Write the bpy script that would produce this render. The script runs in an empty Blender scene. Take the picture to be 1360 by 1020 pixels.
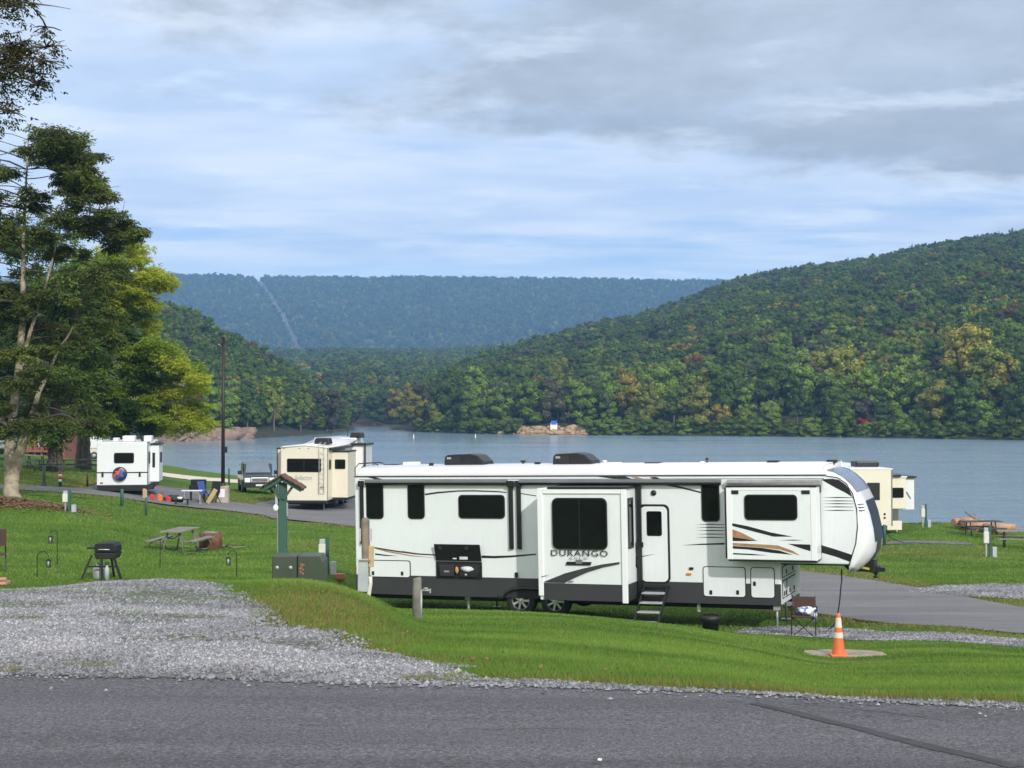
import bpy, math, random
import numpy as np
from mathutils import Vector, Matrix, Euler
random.seed(7)
rng = np.random.default_rng(7)
scene = bpy.context.scene
COL = bpy.data.collections.new('place'); scene.collection.children.link(COL)
F = 1964.0; CX = 680.0; HY = 540.0; CZ = 8.0     # focal length in photo pixels, horizon row, eye height above the lake
PI = math.pi
R = math.radians

# ------------------------------------------------------------------ helpers
def tag(o, label=None, cat=None, group=None, kind=None):
    if label: o['label'] = label
    if cat: o['category'] = cat
    if group: o['group'] = group
    if kind: o['kind'] = kind
    return o

def empty(name, loc=(0, 0, 0), rz=0.0, rot=None):
    o = bpy.data.objects.new(name, None); COL.objects.link(o)
    o.location = loc; o.rotation_euler = rot if rot else (0, 0, rz)
    o.empty_display_size = 0.3
    return o

def thing(name, label, cat, loc=(0, 0, 0), rz=0.0, group=None, rot=None):
    return tag(empty(name, loc, rz, rot), label, cat, group)

def link_mesh(name, me, parent=None, loc=None):
    o = bpy.data.objects.new(name, me); COL.objects.link(o)
    if parent: o.parent = parent
    if loc is not None: o.location = loc
    return o

class MB:
    """collects shapes and links them as ONE mesh object"""
    def __init__(s): s.v = []; s.f = []; s.sm = []
    def add(s, vs, fs, smooth=False):
        b = len(s.v); s.v.extend([tuple(p) for p in vs]); s.f.extend([tuple(i + b for i in f) for f in fs]); s.sm.extend([smooth] * len(fs)); return s
    def box(s, c, d, rot=None):
        hx, hy, hz = d[0] / 2, d[1] / 2, d[2] / 2
        vs = [Vector((x, y, z)) for x in (-hx, hx) for y in (-hy, hy) for z in (-hz, hz)]
        if rot is not None:
            M = rot if isinstance(rot, Matrix) else Euler(rot).to_matrix()
            vs = [M @ p for p in vs]
        vs = [p + Vector(c) for p in vs]
        return s.add(vs, [(0, 1, 3, 2), (4, 6, 7, 5), (0, 4, 5, 1), (2, 3, 7, 6), (0, 2, 6, 4), (1, 5, 7, 3)])
    def span(s, a, b): # box between two corners
        return s.box([(a[i] + b[i]) / 2 for i in range(3)], [abs(b[i] - a[i]) for i in range(3)])
    def tube(s, pts, r, n=8, cap=True, smooth=True):
        pts = [Vector(p) for p in pts]; m = len(pts)
        rr = list(r) if isinstance(r, (list, tuple)) else [r] * m
        vs = []; up = None
        for i, p in enumerate(pts):
            d = (pts[min(i + 1, m - 1)] - pts[max(i - 1, 0)])
            if d.length < 1e-9: d = Vector((0, 0, 1))
            d.normalize()
            if up is None: up = Vector((0, 0, 1)) if abs(d.z) < 0.9 else Vector((1, 0, 0))
            a = d.cross(up)
            if a.length < 1e-6: a = d.orthogonal()
            a.normalize(); b = d.cross(a).normalized(); up = -b if False else up
            for k in range(n):
                t = 2 * PI * k / n
                vs.append(p + a * (math.cos(t) * rr[i]) + b * (math.sin(t) * rr[i]))
        fs = [(i * n + k, i * n + (k + 1) % n, (i + 1) * n + (k + 1) % n, (i + 1) * n + k) for i in range(m - 1) for k in range(n)]
        s.add(vs, fs, smooth)
        if cap:
            b = len(s.v) - len(vs)
            s.f.append(tuple(b + k for k in range(n))[::-1]); s.sm.append(False)
            s.f.append(tuple(b + (m - 1) * n + k for k in range(n))); s.sm.append(False)
        return s
    def bar(s, a, b, w, h=None, up=(0, 0, 1)): # square bar from a to b
        a = Vector(a); b = Vector(b); d = b - a; L = d.length; d.normalize(); u = Vector(up)
        if abs(d.dot(u)) > .98: u = Vector((0, 1, 0))
        x = d.cross(u).normalized(); z = x.cross(d).normalized()
        M = Matrix((x, d, z)).transposed()
        return s.box((a + b) / 2, (w, L, h or w), M)
    def prism(s, poly, a, b, ax='y'): # polygon in the plane across axis ax, from a to b
        n = len(poly)
        def P(p, t): return {'y': (p[0], t, p[1]), 'x': (t, p[0], p[1]), 'z': (p[0], p[1], t)}[ax]
        vs = [P(p, a) for p in poly] + [P(p, b) for p in poly]
        fs = [tuple(range(n)), tuple(range(2 * n - 1, n - 1, -1))] + [(i + n, (i + 1) % n + n, (i + 1) % n, i) for i in range(n)]
        return s.add(vs, fs)
    def lathe(s, prof, c=(0, 0, 0), ax='z', n=20, smooth=True): # profile (r,t) about axis
        vs = []
        for r, t in prof:
            for k in range(n):
                q = 2 * PI * k / n; x, y = r * math.cos(q), r * math.sin(q)
                p = {'z': (x, y, t), 'y': (x, t, y), 'x': (t, x, y)}[ax]
                vs.append((p[0] + c[0], p[1] + c[1], p[2] + c[2]))
        m = len(prof)
        fs = [(i * n + k, i * n + (k + 1) % n, (i + 1) * n + (k + 1) % n, (i + 1) * n + k) for i in range(m - 1) for k in range(n)]
        return s.add(vs, fs, smooth)
    def blob(s, c, r, n=10, m=7, jit=0.12, seed=0): # lumpy ellipsoid
        rd = random.Random(seed); vs = []; r = (r, r, r) if not isinstance(r, (tuple, list)) else r
        for i in range(m + 1):
            th = PI * i / m
            for k in range(n):
                ph = 2 * PI * k / n; q = 1 + rd.uniform(-jit, jit)
                if i in (0, m): q = 1
                vs.append((c[0] + r[0] * q * math.sin(th) * math.cos(ph), c[1] + r[1] * q * math.sin(th) * math.sin(ph), c[2] + r[2] * q * math.cos(th)))
        fs = [(i * n + k, i * n + (k + 1) % n, (i + 1) * n + (k + 1) % n, (i + 1) * n + k) for i in range(m) for k in range(n)]
        return s.add(vs, fs, True)
    def build(s, name, mat, parent=None, bevel=0, loc=None, seg=2, recalc=True):
        me = bpy.data.meshes.new(name); me.from_pydata(s.v, [], s.f)
        me.polygons.foreach_set('use_smooth', s.sm)
        if recalc:
            import bmesh
            bm = bmesh.new(); bm.from_mesh(me); bmesh.ops.remove_doubles(bm, verts=bm.verts, dist=1e-6)
            bmesh.ops.recalc_face_normals(bm, faces=bm.faces); bm.to_mesh(me); bm.free()
        if mat: me.materials.append(mat)
        o = link_mesh(name, me, parent, loc)
        if bevel:
            b = o.modifiers.new('bevel', 'BEVEL'); b.width = bevel; b.segments = seg; b.limit_method = 'ANGLE'; b.angle_limit = R(40)
        return o

def np_mesh(name, V, Fq, mat=None, smooth=False, attrs=None, n=4, parent=None):
    """fast mesh from arrays: V (k,3), Fq (m,n)"""
    me = bpy.data.meshes.new(name); V = np.asarray(V, np.float32); Fq = np.asarray(Fq, np.int32); n = Fq.shape[1]
    me.vertices.add(len(V)); me.vertices.foreach_set('co', V.ravel())
    me.loops.add(Fq.size); me.loops.foreach_set('vertex_index', Fq.ravel())
    me.polygons.add(len(Fq)); me.polygons.foreach_set('loop_start', np.arange(0, Fq.size, n, dtype=np.int32))
    me.polygons.foreach_set('loop_total', np.full(len(Fq), n, np.int32)) if False else None
    me.polygons.foreach_set('use_smooth', np.full(len(Fq), smooth, bool))
    for k, (dom, typ, arr) in (attrs or {}).items():
        a = me.attributes.new(k, typ, dom)
        a.data.foreach_set('color' if 'COLOR' in typ else ('vector' if 'VECTOR' in typ else 'value'), np.asarray(arr, np.float32).ravel())
    me.update(calc_edges=True); me.validate(clean_customdata=False)
    if mat: me.materials.append(mat)
    return link_mesh(name, me, parent)

def dup(root, loc=None, rz=None, label=None, group=None, cat=None, scale=None):
    def rec(o, par):
        c = o.copy(); COL.objects.link(c)
        if par: c.parent = par
        for ch in o.children: rec(ch, c)
        return c
    r = rec(root, None)
    if loc is not None: r.location = loc
    if rz is not None: r.rotation_euler = (0, 0, rz)
    if label: r['label'] = label
    if group: r['group'] = group
    elif 'group' in r.keys() and group == '': del r['group']
    if scale: r.scale = (scale,) * 3 if not isinstance(scale, (tuple, list)) else scale
    return r

# ------------------------------------------------------------------ noise (numpy)
def _h(ix, iy, s):
    n = (ix * 374761393 + iy * 668265263 + s * 1442695041) & 0x7fffffff
    n = ((n ^ (n >> 13)) * 1274126177) & 0x7fffffff
    return ((n ^ (n >> 16)) & 0xffff) / 65535.0
def vnoise(x, y, s=0):
    x = np.asarray(x, float); y = np.asarray(y, float)
    ix = np.floor(x).astype(np.int64); iy = np.floor(y).astype(np.int64); fx = x - ix; fy = y - iy
    fx = fx * fx * (3 - 2 * fx); fy = fy * fy * (3 - 2 * fy)
    return (_h(ix, iy, s) * (1 - fx) + _h(ix + 1, iy, s) * fx) * (1 - fy) + (_h(ix, iy + 1, s) * (1 - fx) + _h(ix + 1, iy + 1, s) * fx) * fy
def fbm(x, y, s=0, o=4):
    t = 0; a = .5; k = 1
    for i in range(o):
        t = t + a * vnoise(np.asarray(x) * k, np.asarray(y) * k, s + i * 17); a *= .5; k *= 2.03
    return t
def sstep(a, b, x):
    t = np.clip((np.asarray(x, float) - a) / (b - a), 0, 1); return t * t * (3 - 2 * t)

# ------------------------------------------------------------------ materials
def new_mat(name):
    m = bpy.data.materials.new(name); m.use_nodes = True; nt = m.node_tree
    b = nt.nodes['Principled BSDF']; return m, nt, b
def N(nt, t, **kw):
    n = nt.nodes.new(t)
    for k, v in kw.items():
        if k.startswith('i_'):
            key = k[2:]; key = int(key) if key.isdigit() else key.replace('_', ' ')
            n.inputs[key].default_value = v
        else: setattr(n, k, v)
    return n
def ramp(nt, fac, stops):
    n = nt.nodes.new('ShaderNodeValToRGB'); el = n.color_ramp.elements
    while len(el) < len(stops): el.new(.5)
    for e, (p, c) in zip(el, stops):
        e.position = p; e.color = (*c, 1) if len(c) == 3 else c
    nt.links.new(fac, n.inputs[0]); return n.outputs[0]
def mixc(nt, fac, a, b, mode='MIX'):
    n = nt.nodes.new('ShaderNodeMix'); n.data_type = 'RGBA'; n.blend_type = mode
    for sock, val in ((n.inputs[0], fac), (n.inputs[6], a), (n.inputs[7], b)):
        if isinstance(val, (int, float)): sock.default_value = val
        elif isinstance(val, (tuple, list)): sock.default_value = (*val, 1) if len(val) == 3 else val
        else: nt.links.new(val, sock)
    return n.outputs[2]
def math_(nt, op, a, b=None, clamp=False):
    n = nt.nodes.new('ShaderNodeMath'); n.operation = op; n.use_clamp = clamp
    for i, v in enumerate((a, b)):
        if v is None: continue
        if isinstance(v, (int, float)): n.inputs[i].default_value = v
        else: nt.links.new(v, n.inputs[i])
    return n.outputs[0]
def noise(nt, scale, detail=4, rough=.55, vec=None, w=None):
    n = nt.nodes.new('ShaderNodeTexNoise'); n.inputs['Scale'].default_value = scale; n.inputs['Detail'].default_value = detail; n.inputs['Roughness'].default_value = rough
    if vec is not None: nt.links.new(vec, n.inputs['Vector'])
    return n.outputs[0]
def bump(nt, bsdf, h, strength=.3, dist=.02):
    n = nt.nodes.new('ShaderNodeBump'); n.inputs['Strength'].default_value = strength; n.inputs['Distance'].default_value = dist
    nt.links.new(h, n.inputs['Height']); nt.links.new(n.outputs[0], bsdf.inputs['Normal']); return n
_mc = {}
def mat(name, col, rough=.5, metal=0.0, var=.12, scale=3.0, bmp=0.0, dirt=0.0, coat=0.0):
    """plain procedural paint: base colour broken by soft noise, optional grime and bump"""
    if name in _mc: return _mc[name]
    m, nt, b = new_mat(name)
    tc = N(nt, 'ShaderNodeTexCoord'); v = tc.outputs['Object']
    n1 = noise(nt, scale, 5, .6, v)
    lo = tuple(c * (1 - var) for c in col); hi = tuple(min(1, c * (1 + var * .6)) for c in col)
    c = ramp(nt, n1, [(.3, lo), (.7, hi)])
    if dirt:
        mp = N(nt, 'ShaderNodeMapping'); mp.inputs['Scale'].default_value = (6, 6, .8); nt.links.new(v, mp.inputs[0])
        d = noise(nt, 2.2, 6, .7, mp.outputs[0])
        c = mixc(nt, math_(nt, 'MULTIPLY', ramp(nt, d, [(.5, (0, 0, 0)), (.75, (1, 1, 1))]), dirt), c, tuple(x * .55 + .02 for x in col))
    nt.links.new(c, b.inputs['Base Color'])
    b.inputs['Roughness'].default_value = rough; b.inputs['Metallic'].default_value = metal
    if coat: b.inputs['Coat Weight'].default_value = coat
    if bmp: bump(nt, b, noise(nt, scale * 12, 4, .6, v), bmp, .01)
    _mc[name] = m; return m

# ------------------------------------------------------------------ terrain: (bearing column) x (distance) profiles
PROF = {
 -900: [(0, 6.36), (9, 6.35), (16, 6.2), (22, 5.6), (32, 4.8), (45, 4.3), (60, 4.5), (80, 4.3), (110, 4.2), (140, 3.9), (170, 3.3), (230, 1.2), (260, -1)],
 -200: [(0, 6.36), (9, 6.35), (14.2, 6.27), (17, 5.7), (21, 4.8), (28, 3.95), (36, 3.75), (48, 3.85), (60, 4.4), (72, 4.25), (90, 4.2), (130, 4.0), (160, 3.4), (220, 1.0), (240, -1)],
    0: [(0, 6.36), (9.1, 6.34), (13.9, 6.27), (16, 5.85), (20, 4.75), (28, 3.75), (36, 3.5), (45, 3.53), (55, 3.85), (60, 4.25), (66, 4.0), (75, 3.95), (90, 4.0), (110, 4.1), (140, 3.75), (165, 2.8), (200, 1.2), (225, -1)],
  150: [(0, 6.36), (9.1, 6.34), (15, 6.22), (17.5, 5.75), (21, 4.75), (28, 3.85), (37, 3.58), (48, 3.5), (60, 3.5), (70, 3.52), (80, 3.55), (90, 3.5), (110, 3.25), (140, 2.5), (175, 1.5), (205, .2), (215, -1)],
  240: [(0, 6.36), (9.1, 6.34), (16, 6.15), (18.5, 5.6), (22, 4.7), (29, 3.85), (38, 3.55), (45, 3.2), (51, 3.0), (60, 2.85), (70, 2.85), (78, 3.0), (90, 2.9), (110, 2.35), (135, 1.6), (170, .8), (195, .1), (205, -1)],
  300: [(0, 6.36), (9, 6.34), (16.5, 6.05), (19, 5.5), (23, 4.6), (30, 3.8), (38, 3.6), (45, 3.25), (52, 2.98), (62, 2.75), (70, 2.65), (78, 2.9), (90, 2.75), (105, 2.3), (130, 1.55), (155, .75), (175, .05), (185, -1)],
  400: [(0, 6.36), (8.9, 6.33), (14.5, 6.22), (18.5, 5.8), (22, 5.05), (27, 4.25), (33, 3.75), (38, 3.55), (46, 3.25), (55, 3.0), (65, 2.7), (72, 2.45), (80, 2.4), (90, 2.4), (105, 2.0), (130, 1.3), (150, .5), (165, -1)],
  480: [(0, 6.36), (8.9, 6.33), (13, 6.2), (17, 5.85), (21.5, 5.28), (24.5, 4.75), (29, 3.9), (34, 2.95), (37.5, 2.62), (44, 2.6), (56, 2.7), (70, 2.45), (80, 2.35), (90, 2.25), (110, 1.5), (130, .5), (145, -1)],
  560: [(0, 6.36), (8.8, 6.33), (12, 6.05), (17, 5.42), (22, 4.8), (27.5, 4.24), (31, 3.6), (34.5, 2.85), (37, 2.62), (45, 2.6), (60, 2.4), (75, 2.3), (90, 1.9), (110, 1.0), (125, .1), (135, -1)],
  700: [(0, 6.36), (8.8, 6.33), (12, 6.0), (16, 5.53), (22, 4.82), (28.5, 4.03), (31.5, 3.45), (34.5, 2.72), (37, 2.6), (46, 2.55), (60, 2.3), (75, 2.0), (90, 1.5), (105, .6), (120, -1)],
  900: [(0, 6.36), (8.55, 6.33), (12, 5.90), (16, 5.40), (20, 4.88), (25, 4.23), (29.5, 3.63), (32, 3.08), (34.5, 2.66), (37, 2.6), (46, 2.55), (60, 2.2), (75, 1.7), (90, 1.0), (102, .1), (110, -1)],
 1000: [(0, 6.36), (8.4, 6.33), (12, 5.84), (16, 5.28), (20, 4.70), (25, 4.0), (30, 3.34), (33, 2.9), (35.5, 2.66), (40, 2.6), (46, 2.5), (58, 2.1), (72, 1.6), (88, .9), (100, -.1), (108, -1)],
 1110: [(0, 6.36), (8.3, 6.32), (10, 6.06), (12, 5.75), (16, 5.13), (20, 4.50), (23, 4.04), (25.5, 3.66), (29, 3.24), (32, 2.93), (36, 2.72), (41, 2.58), (49, 2.48), (60, 2.0), (70, 1.55), (80, 1.4), (92, .7), (104, -1)],
 1250: [(0, 6.36), (8.25, 6.32), (10, 6.06), (12, 5.75), (16, 5.14), (20, 4.55), (25, 3.85), (29, 3.3), (33, 2.98), (37, 2.7), (42, 2.62), (50, 2.4), (60, 2.04), (70, 1.78), (79, 1.74), (84, 1.4), (92, .35), (98, -.3), (104, -1)],
 1360: [(0, 6.36), (8.2, 6.32), (10, 6.06), (12, 5.76), (16, 5.15), (20, 4.54), (25, 3.8), (28, 3.35), (33, 2.9), (37, 2.68), (42, 2.6), (50, 2.35), (60, 1.92), (70, 1.52), (80, 1.2), (88, .5), (95, -.2), (102, -1)],
 1900: [(0, 6.36), (8.1, 6.33), (12, 5.95), (16, 5.4), (22, 4.5), (28, 3.6), (34, 3.0), (42, 2.6), (52, 2.3), (62, 1.8), (75, 1.2), (86, .4), (100, -1)],
}
def pchip(xs, ys, q):
    xs = np.asarray(xs, float); ys = np.asarray(ys, float); q = np.clip(q, xs[0], xs[-1])
    h = np.diff(xs); d = np.diff(ys) / h; m = np.zeros(len(xs))
    for i in range(1, len(xs) - 1):
        if d[i - 1] * d[i] > 0:
            w1 = 2 * h[i] + h[i - 1]; w2 = h[i] + 2 * h[i - 1]; m[i] = (w1 + w2) / (w1 / d[i - 1] + w2 / d[i])
    m[0] = d[0]; m[-1] = d[-1]
    k = np.clip(np.searchsorted(xs, q) - 1, 0, len(xs) - 2); t = (q - xs[k]) / h[k]
    return (2 * t**3 - 3 * t**2 + 1) * ys[k] + (t**3 - 2 * t**2 + t) * h[k] * m[k] + (-2 * t**3 + 3 * t**2) * ys[k + 1] + (t**3 - t**2) * h[k] * m[k + 1]
_yf = np.concatenate([np.arange(0, 60, .25), np.arange(60, 262, 1.0)])
_pf = np.arange(-900, 1901, 20)
_cols = sorted(PROF)
_t0 = np.array([pchip([a for a, b in PROF[c]], [b for a, b in PROF[c]], _yf) for c in _cols])
_T = np.array([pchip(_cols, _t0[:, j], _pf) for j in range(len(_yf))]).T   # [pf, yf]
for _ in range(2):                                                       # soften in bearing and distance
    _P = np.pad(_T, ((1, 1), (0, 0)), mode='edge'); _T = (_P[:-2] + 2 * _P[1:-1] + _P[2:]) / 4
_nf = int(np.sum(_yf < 60)); _keep = sstep(8.6, 9.6, _yf[:_nf])[None]
for _ in range(9):                                                       # and along the bank, so no knot of a profile shows as a terrace
    _P = np.pad(_T[:, :_nf], ((0, 0), (1, 1)), mode='edge'); _S = (_P[:, :-2] + 2 * _P[:, 1:-1] + _P[:, 2:]) / 4; _S[:, -1] = _T[:, _nf - 1]
    _T[:, :_nf] = _T[:, :_nf] * (1 - _keep) + _S * _keep
def zt(x, y):
    x = np.asarray(x, float); y = np.asarray(y, float)
    px = CX + F * x / np.maximum(y, 9.0)
    a = np.clip((px + 900) / 20, 0, len(_pf) - 1.001); ia = a.astype(int); fa = a - ia
    yq = np.clip(y, 0, 260.9)
    k = np.clip(np.searchsorted(_yf, yq, side='right') - 1, 0, len(_yf) - 2); fk = (yq - _yf[k]) / (_yf[k + 1] - _yf[k])
    z = (_T[ia, k] * (1 - fk) + _T[ia, k + 1] * fk) * (1 - fa) + (_T[ia + 1, k] * (1 - fk) + _T[ia + 1, k + 1] * fk) * fa
    w = sstep(10, 13, y)
    return z + w * (.02 * (fbm(x * .35, y * .35, 3) - .5) + .015 * (fbm(x * 1.7, y * 1.7, 9) - .5))
def Z(x, y): return float(zt(x, y))
def at(px, py, Y):       # the point of a photo pixel at distance Y
    return Vector(((px - CX) / F * Y, Y, CZ + (HY - py) / F * Y))
def gx(px, Y):           # ground point on a bearing at distance Y
    x = (px - CX) / F * Y; return Vector((x, Y, Z(x, Y)))
def gp(px, py, y0=8.0, y1=230.0): # where the sight line meets the ground
    Y = y0
    while Y < y1:
        p = at(px, py, Y)
        if p.z < Z(p.x, p.y): return gx(px, Y)
        Y += .1 if Y < 60 else .4
    return gx(px, y1)
def S(px_len, Y): return px_len * Y / F
# ------------------------------------------------------------------ camera, sun, sky
cam_d = bpy.data.cameras.new('camera'); cam = bpy.data.objects.new('camera', cam_d); COL.objects.link(cam)
cam_d.sensor_width = 36; cam_d.lens = 36 * F / 1360; cam_d.clip_end = 20000; cam_d.clip_start = .1
cam.location = (0, 0, CZ); cam.rotation_euler = (R(90) + math.atan((HY - 510) / F), 0, 0)
scene.camera = cam
SUN_EL = R(30); SUN_DIR = Vector((.40 * math.cos(SUN_EL), -.917 * math.cos(SUN_EL), math.sin(SUN_EL))).normalized()
sd = bpy.data.lights.new('sun', 'SUN'); sd.energy = 2.75; sd.angle = R(1.5); sd.color = (1.0, .96, .90)
sun = bpy.data.objects.new('sun', sd); COL.objects.link(sun); sun.location = (20, -30, 60)
sun.rotation_euler = SUN_DIR.to_track_quat('Z', 'Y').to_euler()
w = bpy.data.worlds.new('World'); scene.world = w; w.use_nodes = True; nt = w.node_tree
bg = nt.nodes['Background']
sky = N(nt, 'ShaderNodeTexSky', sky_type='NISHITA', sun_disc=False, sun_elevation=SUN_EL, sun_rotation=math.atan2(SUN_DIR.x, SUN_DIR.y), altitude=200, air_density=1.0, dust_density=.6, ozone_density=1.5)
L = nt.links
tc = N(nt, 'ShaderNodeTexCoord'); sep = N(nt, 'ShaderNodeSeparateXYZ'); L.new(tc.outputs['Generated'], sep.inputs[0])
X_, Y_, Z_ = sep.outputs
def VM(op, a, b):
    n = nt.nodes.new('ShaderNodeVectorMath'); n.operation = op
    for i, v in enumerate((a, b)):
        if isinstance(v, tuple): n.inputs[i].default_value = v
        else: L.new(v, n.inputs[i])
    return n.outputs[0]
def mapped(dx, dy, off=(0, 0, 0), fold=.10):   # a cloud deck seen in perspective: direction projected on a plane overhead
    zz = math_(nt, 'ADD', math_(nt, 'MAXIMUM', Z_, 0.0), fold)
    c = nt.nodes.new('ShaderNodeCombineXYZ'); L.new(math_(nt, 'DIVIDE', X_, zz), c.inputs[0]); L.new(math_(nt, 'DIVIDE', Y_, zz), c.inputs[1])
    return VM('ADD', VM('MULTIPLY', c.outputs[0], (dx, dy, 1)), off)
def sm(x, a, b):
    n = nt.nodes.new('ShaderNodeMapRange'); n.interpolation_type = 'SMOOTHSTEP'; L.new(x, n.inputs[0]); n.inputs[1].default_value = a; n.inputs[2].default_value = b; return n.outputs[0]
blue = mixc(nt, .55, mixc(nt, 1.0, sky.outputs[0], (.105, .105, .105), 'MULTIPLY'), ramp(nt, Z_, [(0, (.50, .72, .98)), (.12, (.20, .46, .95)), (.3, (.36, .56, .95)), (1, (.3, .48, .9))]))
# thin high veil in long streaks
n1 = noise(nt, 1.0, 7, .6, mapped(.8, 2.0, (3.1, 0.4, 0)))
n2 = noise(nt, 1.0, 5, .5, mapped(.35, 1.3, (1.7, 5.2, 3)))
el_hi = sm(Z_, .06, .16)
veil = math_(nt, 'ADD', sm(math_(nt, 'ADD', math_(nt, 'MULTIPLY', n1, .5), math_(nt, 'MULTIPLY', n2, .5)), .42, .57), math_(nt, 'MULTIPLY', el_hi, .55), True)
white = ramp(nt, noise(nt, 1.3, 4, .5, mapped(1.4, 2.2, (9, 2, 1))), [(.35, (.56, .69, .89)), (.65, (.80, .88, .99))])
c1 = mixc(nt, math_(nt, 'MULTIPLY', veil, .92), blue, white)
# low haze band at the horizon
c1 = mixc(nt, math_(nt, 'MULTIPLY', math_(nt, 'SUBTRACT', 1.0, sm(Z_, .07, .115)), .6), c1, (.62, .84, 1.04))
# grey cloud bank, heavier to the right and overhead
n3 = noise(nt, 1.0, 8, .62, mapped(1.9, 1.5, (4.4, 1.2, 7)))
n4 = noise(nt, 1.0, 3, .5, mapped(.35, .35, (2.2, 8.8, 2)))
az = math_(nt, 'MULTIPLY', X_, 1.1)
cov = math_(nt, 'ADD', math_(nt, 'ADD', math_(nt, 'MULTIPLY', n3, .55), math_(nt, 'MULTIPLY', n4, .30)), math_(nt, 'ADD', math_(nt, 'MULTIPLY', az, .42), math_(nt, 'MULTIPLY', sm(Z_, .12, .21), .30)))
gm = sm(cov, .60, .76)
grey = ramp(nt, n3, [(.30, (.56, .64, .74)), (.55, (.40, .455, .52)), (.75, (.30, .34, .39))])
c2 = mixc(nt, math_(nt, 'MULTIPLY', gm, .88), c1, grey)
# bright breaks
br = sm(noise(nt, 1.0, 6, .6, mapped(1.9, 2.6, (6.4, 3.3, 9))), .53, .68)
c2 = mixc(nt, math_(nt, 'MULTIPLY', br, .50), c2, (.86, .95, 1.05))
# the deck brightens behind the camera where the sun stands
c3 = mixc(nt, math_(nt, 'MULTIPLY', math_(nt, 'SUBTRACT', 1.0, sm(Y_, -.5, .6)), .8), c2, (1.25, 1.22, 1.18))
c3 = mixc(nt, sm(Z_, .3, .7), c3, (.98, 1.0, 1.05))
c3 = mixc(nt, math_(nt, 'SUBTRACT', 1.0, sm(Z_, -.03, 0.0)), c3, (.10, .12, .10))
L.new(c3, bg.inputs[0]); bg.inputs[1].default_value = 1.0
scene.view_settings.view_transform = 'Standard'; scene.view_settings.look = 'None'; scene.view_settings.exposure = 0.2; scene.view_settings.gamma = 1
cy = scene.cycles; cy.max_bounces = 6; cy.diffuse_bounces = 3; cy.glossy_bounces = 3; cy.transmission_bounces = 3; cy.transparent_max_bounces = 6; cy.volume_bounces = 0
cy.use_adaptive_sampling = True; cy.adaptive_threshold = .02; cy.use_denoising = True; cy.sample_clamp_indirect = 6
scene.render.use_persistent_data = False

# ------------------------------------------------------------------ polygons of the plan (world X,Y)
def bx_(px, Y): return ((px - CX) / F * Y, Y)
def inpoly(x, y, poly):
    x = np.asarray(x, float); y = np.asarray(y, float); c = np.zeros(x.shape, bool); n = len(poly)
    for i in range(n):
        x1, y1 = poly[i]; x2, y2 = poly[(i + 1) % n]
        if y1 == y2: continue
        t = ((y1 > y) != (y2 > y)) & (x < (x2 - x1) * (y - y1) / (y2 - y1) + x1); c ^= t
    return c
def dpoly(x, y, poly):   # signed distance, + inside
    x = np.asarray(x, float); y = np.asarray(y, float); d = np.full(x.shape, 1e9); n = len(poly)
    for i in range(n):
        x1, y1 = poly[i]; x2, y2 = poly[(i + 1) % n]; dx, dy = x2 - x1, y2 - y1
        t = np.clip(((x - x1) * dx + (y - y1) * dy) / (dx * dx + dy * dy + 1e-9), 0, 1)
        d = np.minimum(d, np.hypot(x - x1 - t * dx, y - y1 - t * dy))
    return np.where(inpoly(x, y, poly), d, -d)
def gpt(px, py, y0=8.0, cap=15.4):
    p = gp(px, py, y0); return bx_(px, min(p.y, cap))
SLAB = gp(1123, 872, 20, 30)
def y_edge(x):  # far edge of the near road
    return np.interp(x, [-60, -12, -3.1, 0, 1.5, 2.85, 12, 60], [9.6, 9.35, 9.13, 8.85, 8.6, 8.22, 7.0, 3.0])
# left gravel pad (picture outline traced to ground)
PAD = [(x_, float(y_edge(x_)) - .03) for x_ in (-40, -12, -6, -3.1, -1.5, 0, .75, 1.5, 2.2, 2.85, 3.6)] + [(x_, float(y_edge(x_)) + q_) for x_, q_ in ((3.6, .05), (2.9, .07), (2.2, .13), (1.6, .02), (1.1, .01), (.6, .06), (.2, .17))] + \
      [gpt(640, 906), gpt(580, 892), gpt(530, 882), gpt(470, 868), gpt(440, 855), gpt(425, 848), gpt(350, 838), gpt(325, 822), gpt(318, 800), gpt(290, 785), gpt(265, 771.5), gpt(190, 770.5), gpt(120, 774), gpt(60, 781), gpt(0, 788), (-9, 12.6), (-40, 12.5)]
PAD = [(a, min(b, 15.6)) for a, b in PAD]
PADR = [bx_(975, 34.6), bx_(1010, 33.9), bx_(1060, 33.2), bx_(1120, 32.4), bx_(1220, 31.0), bx_(1360, 29.6), bx_(1560, 28), bx_(1560, 31.5), bx_(1360, 31.8), bx_(1250, 32.6), bx_(1150, 34.2), bx_(1100, 35), bx_(1040, 35.8), bx_(985, 35.6)]   # strip under the trailer
PADF = [bx_(1210, 43.5), bx_(1240, 45.0), bx_(1360, 45.6), bx_(1560, 46), bx_(1560, 40.8), bx_(1360, 41.4), bx_(1290, 42.2)]     # pad across the loop road
PATH = [bx_(1150, 67), bx_(1180, 69.5), bx_(1292, 67.5), bx_(1292, 66.0), bx_(1180, 67.0), bx_(1140, 65.5)]
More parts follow.
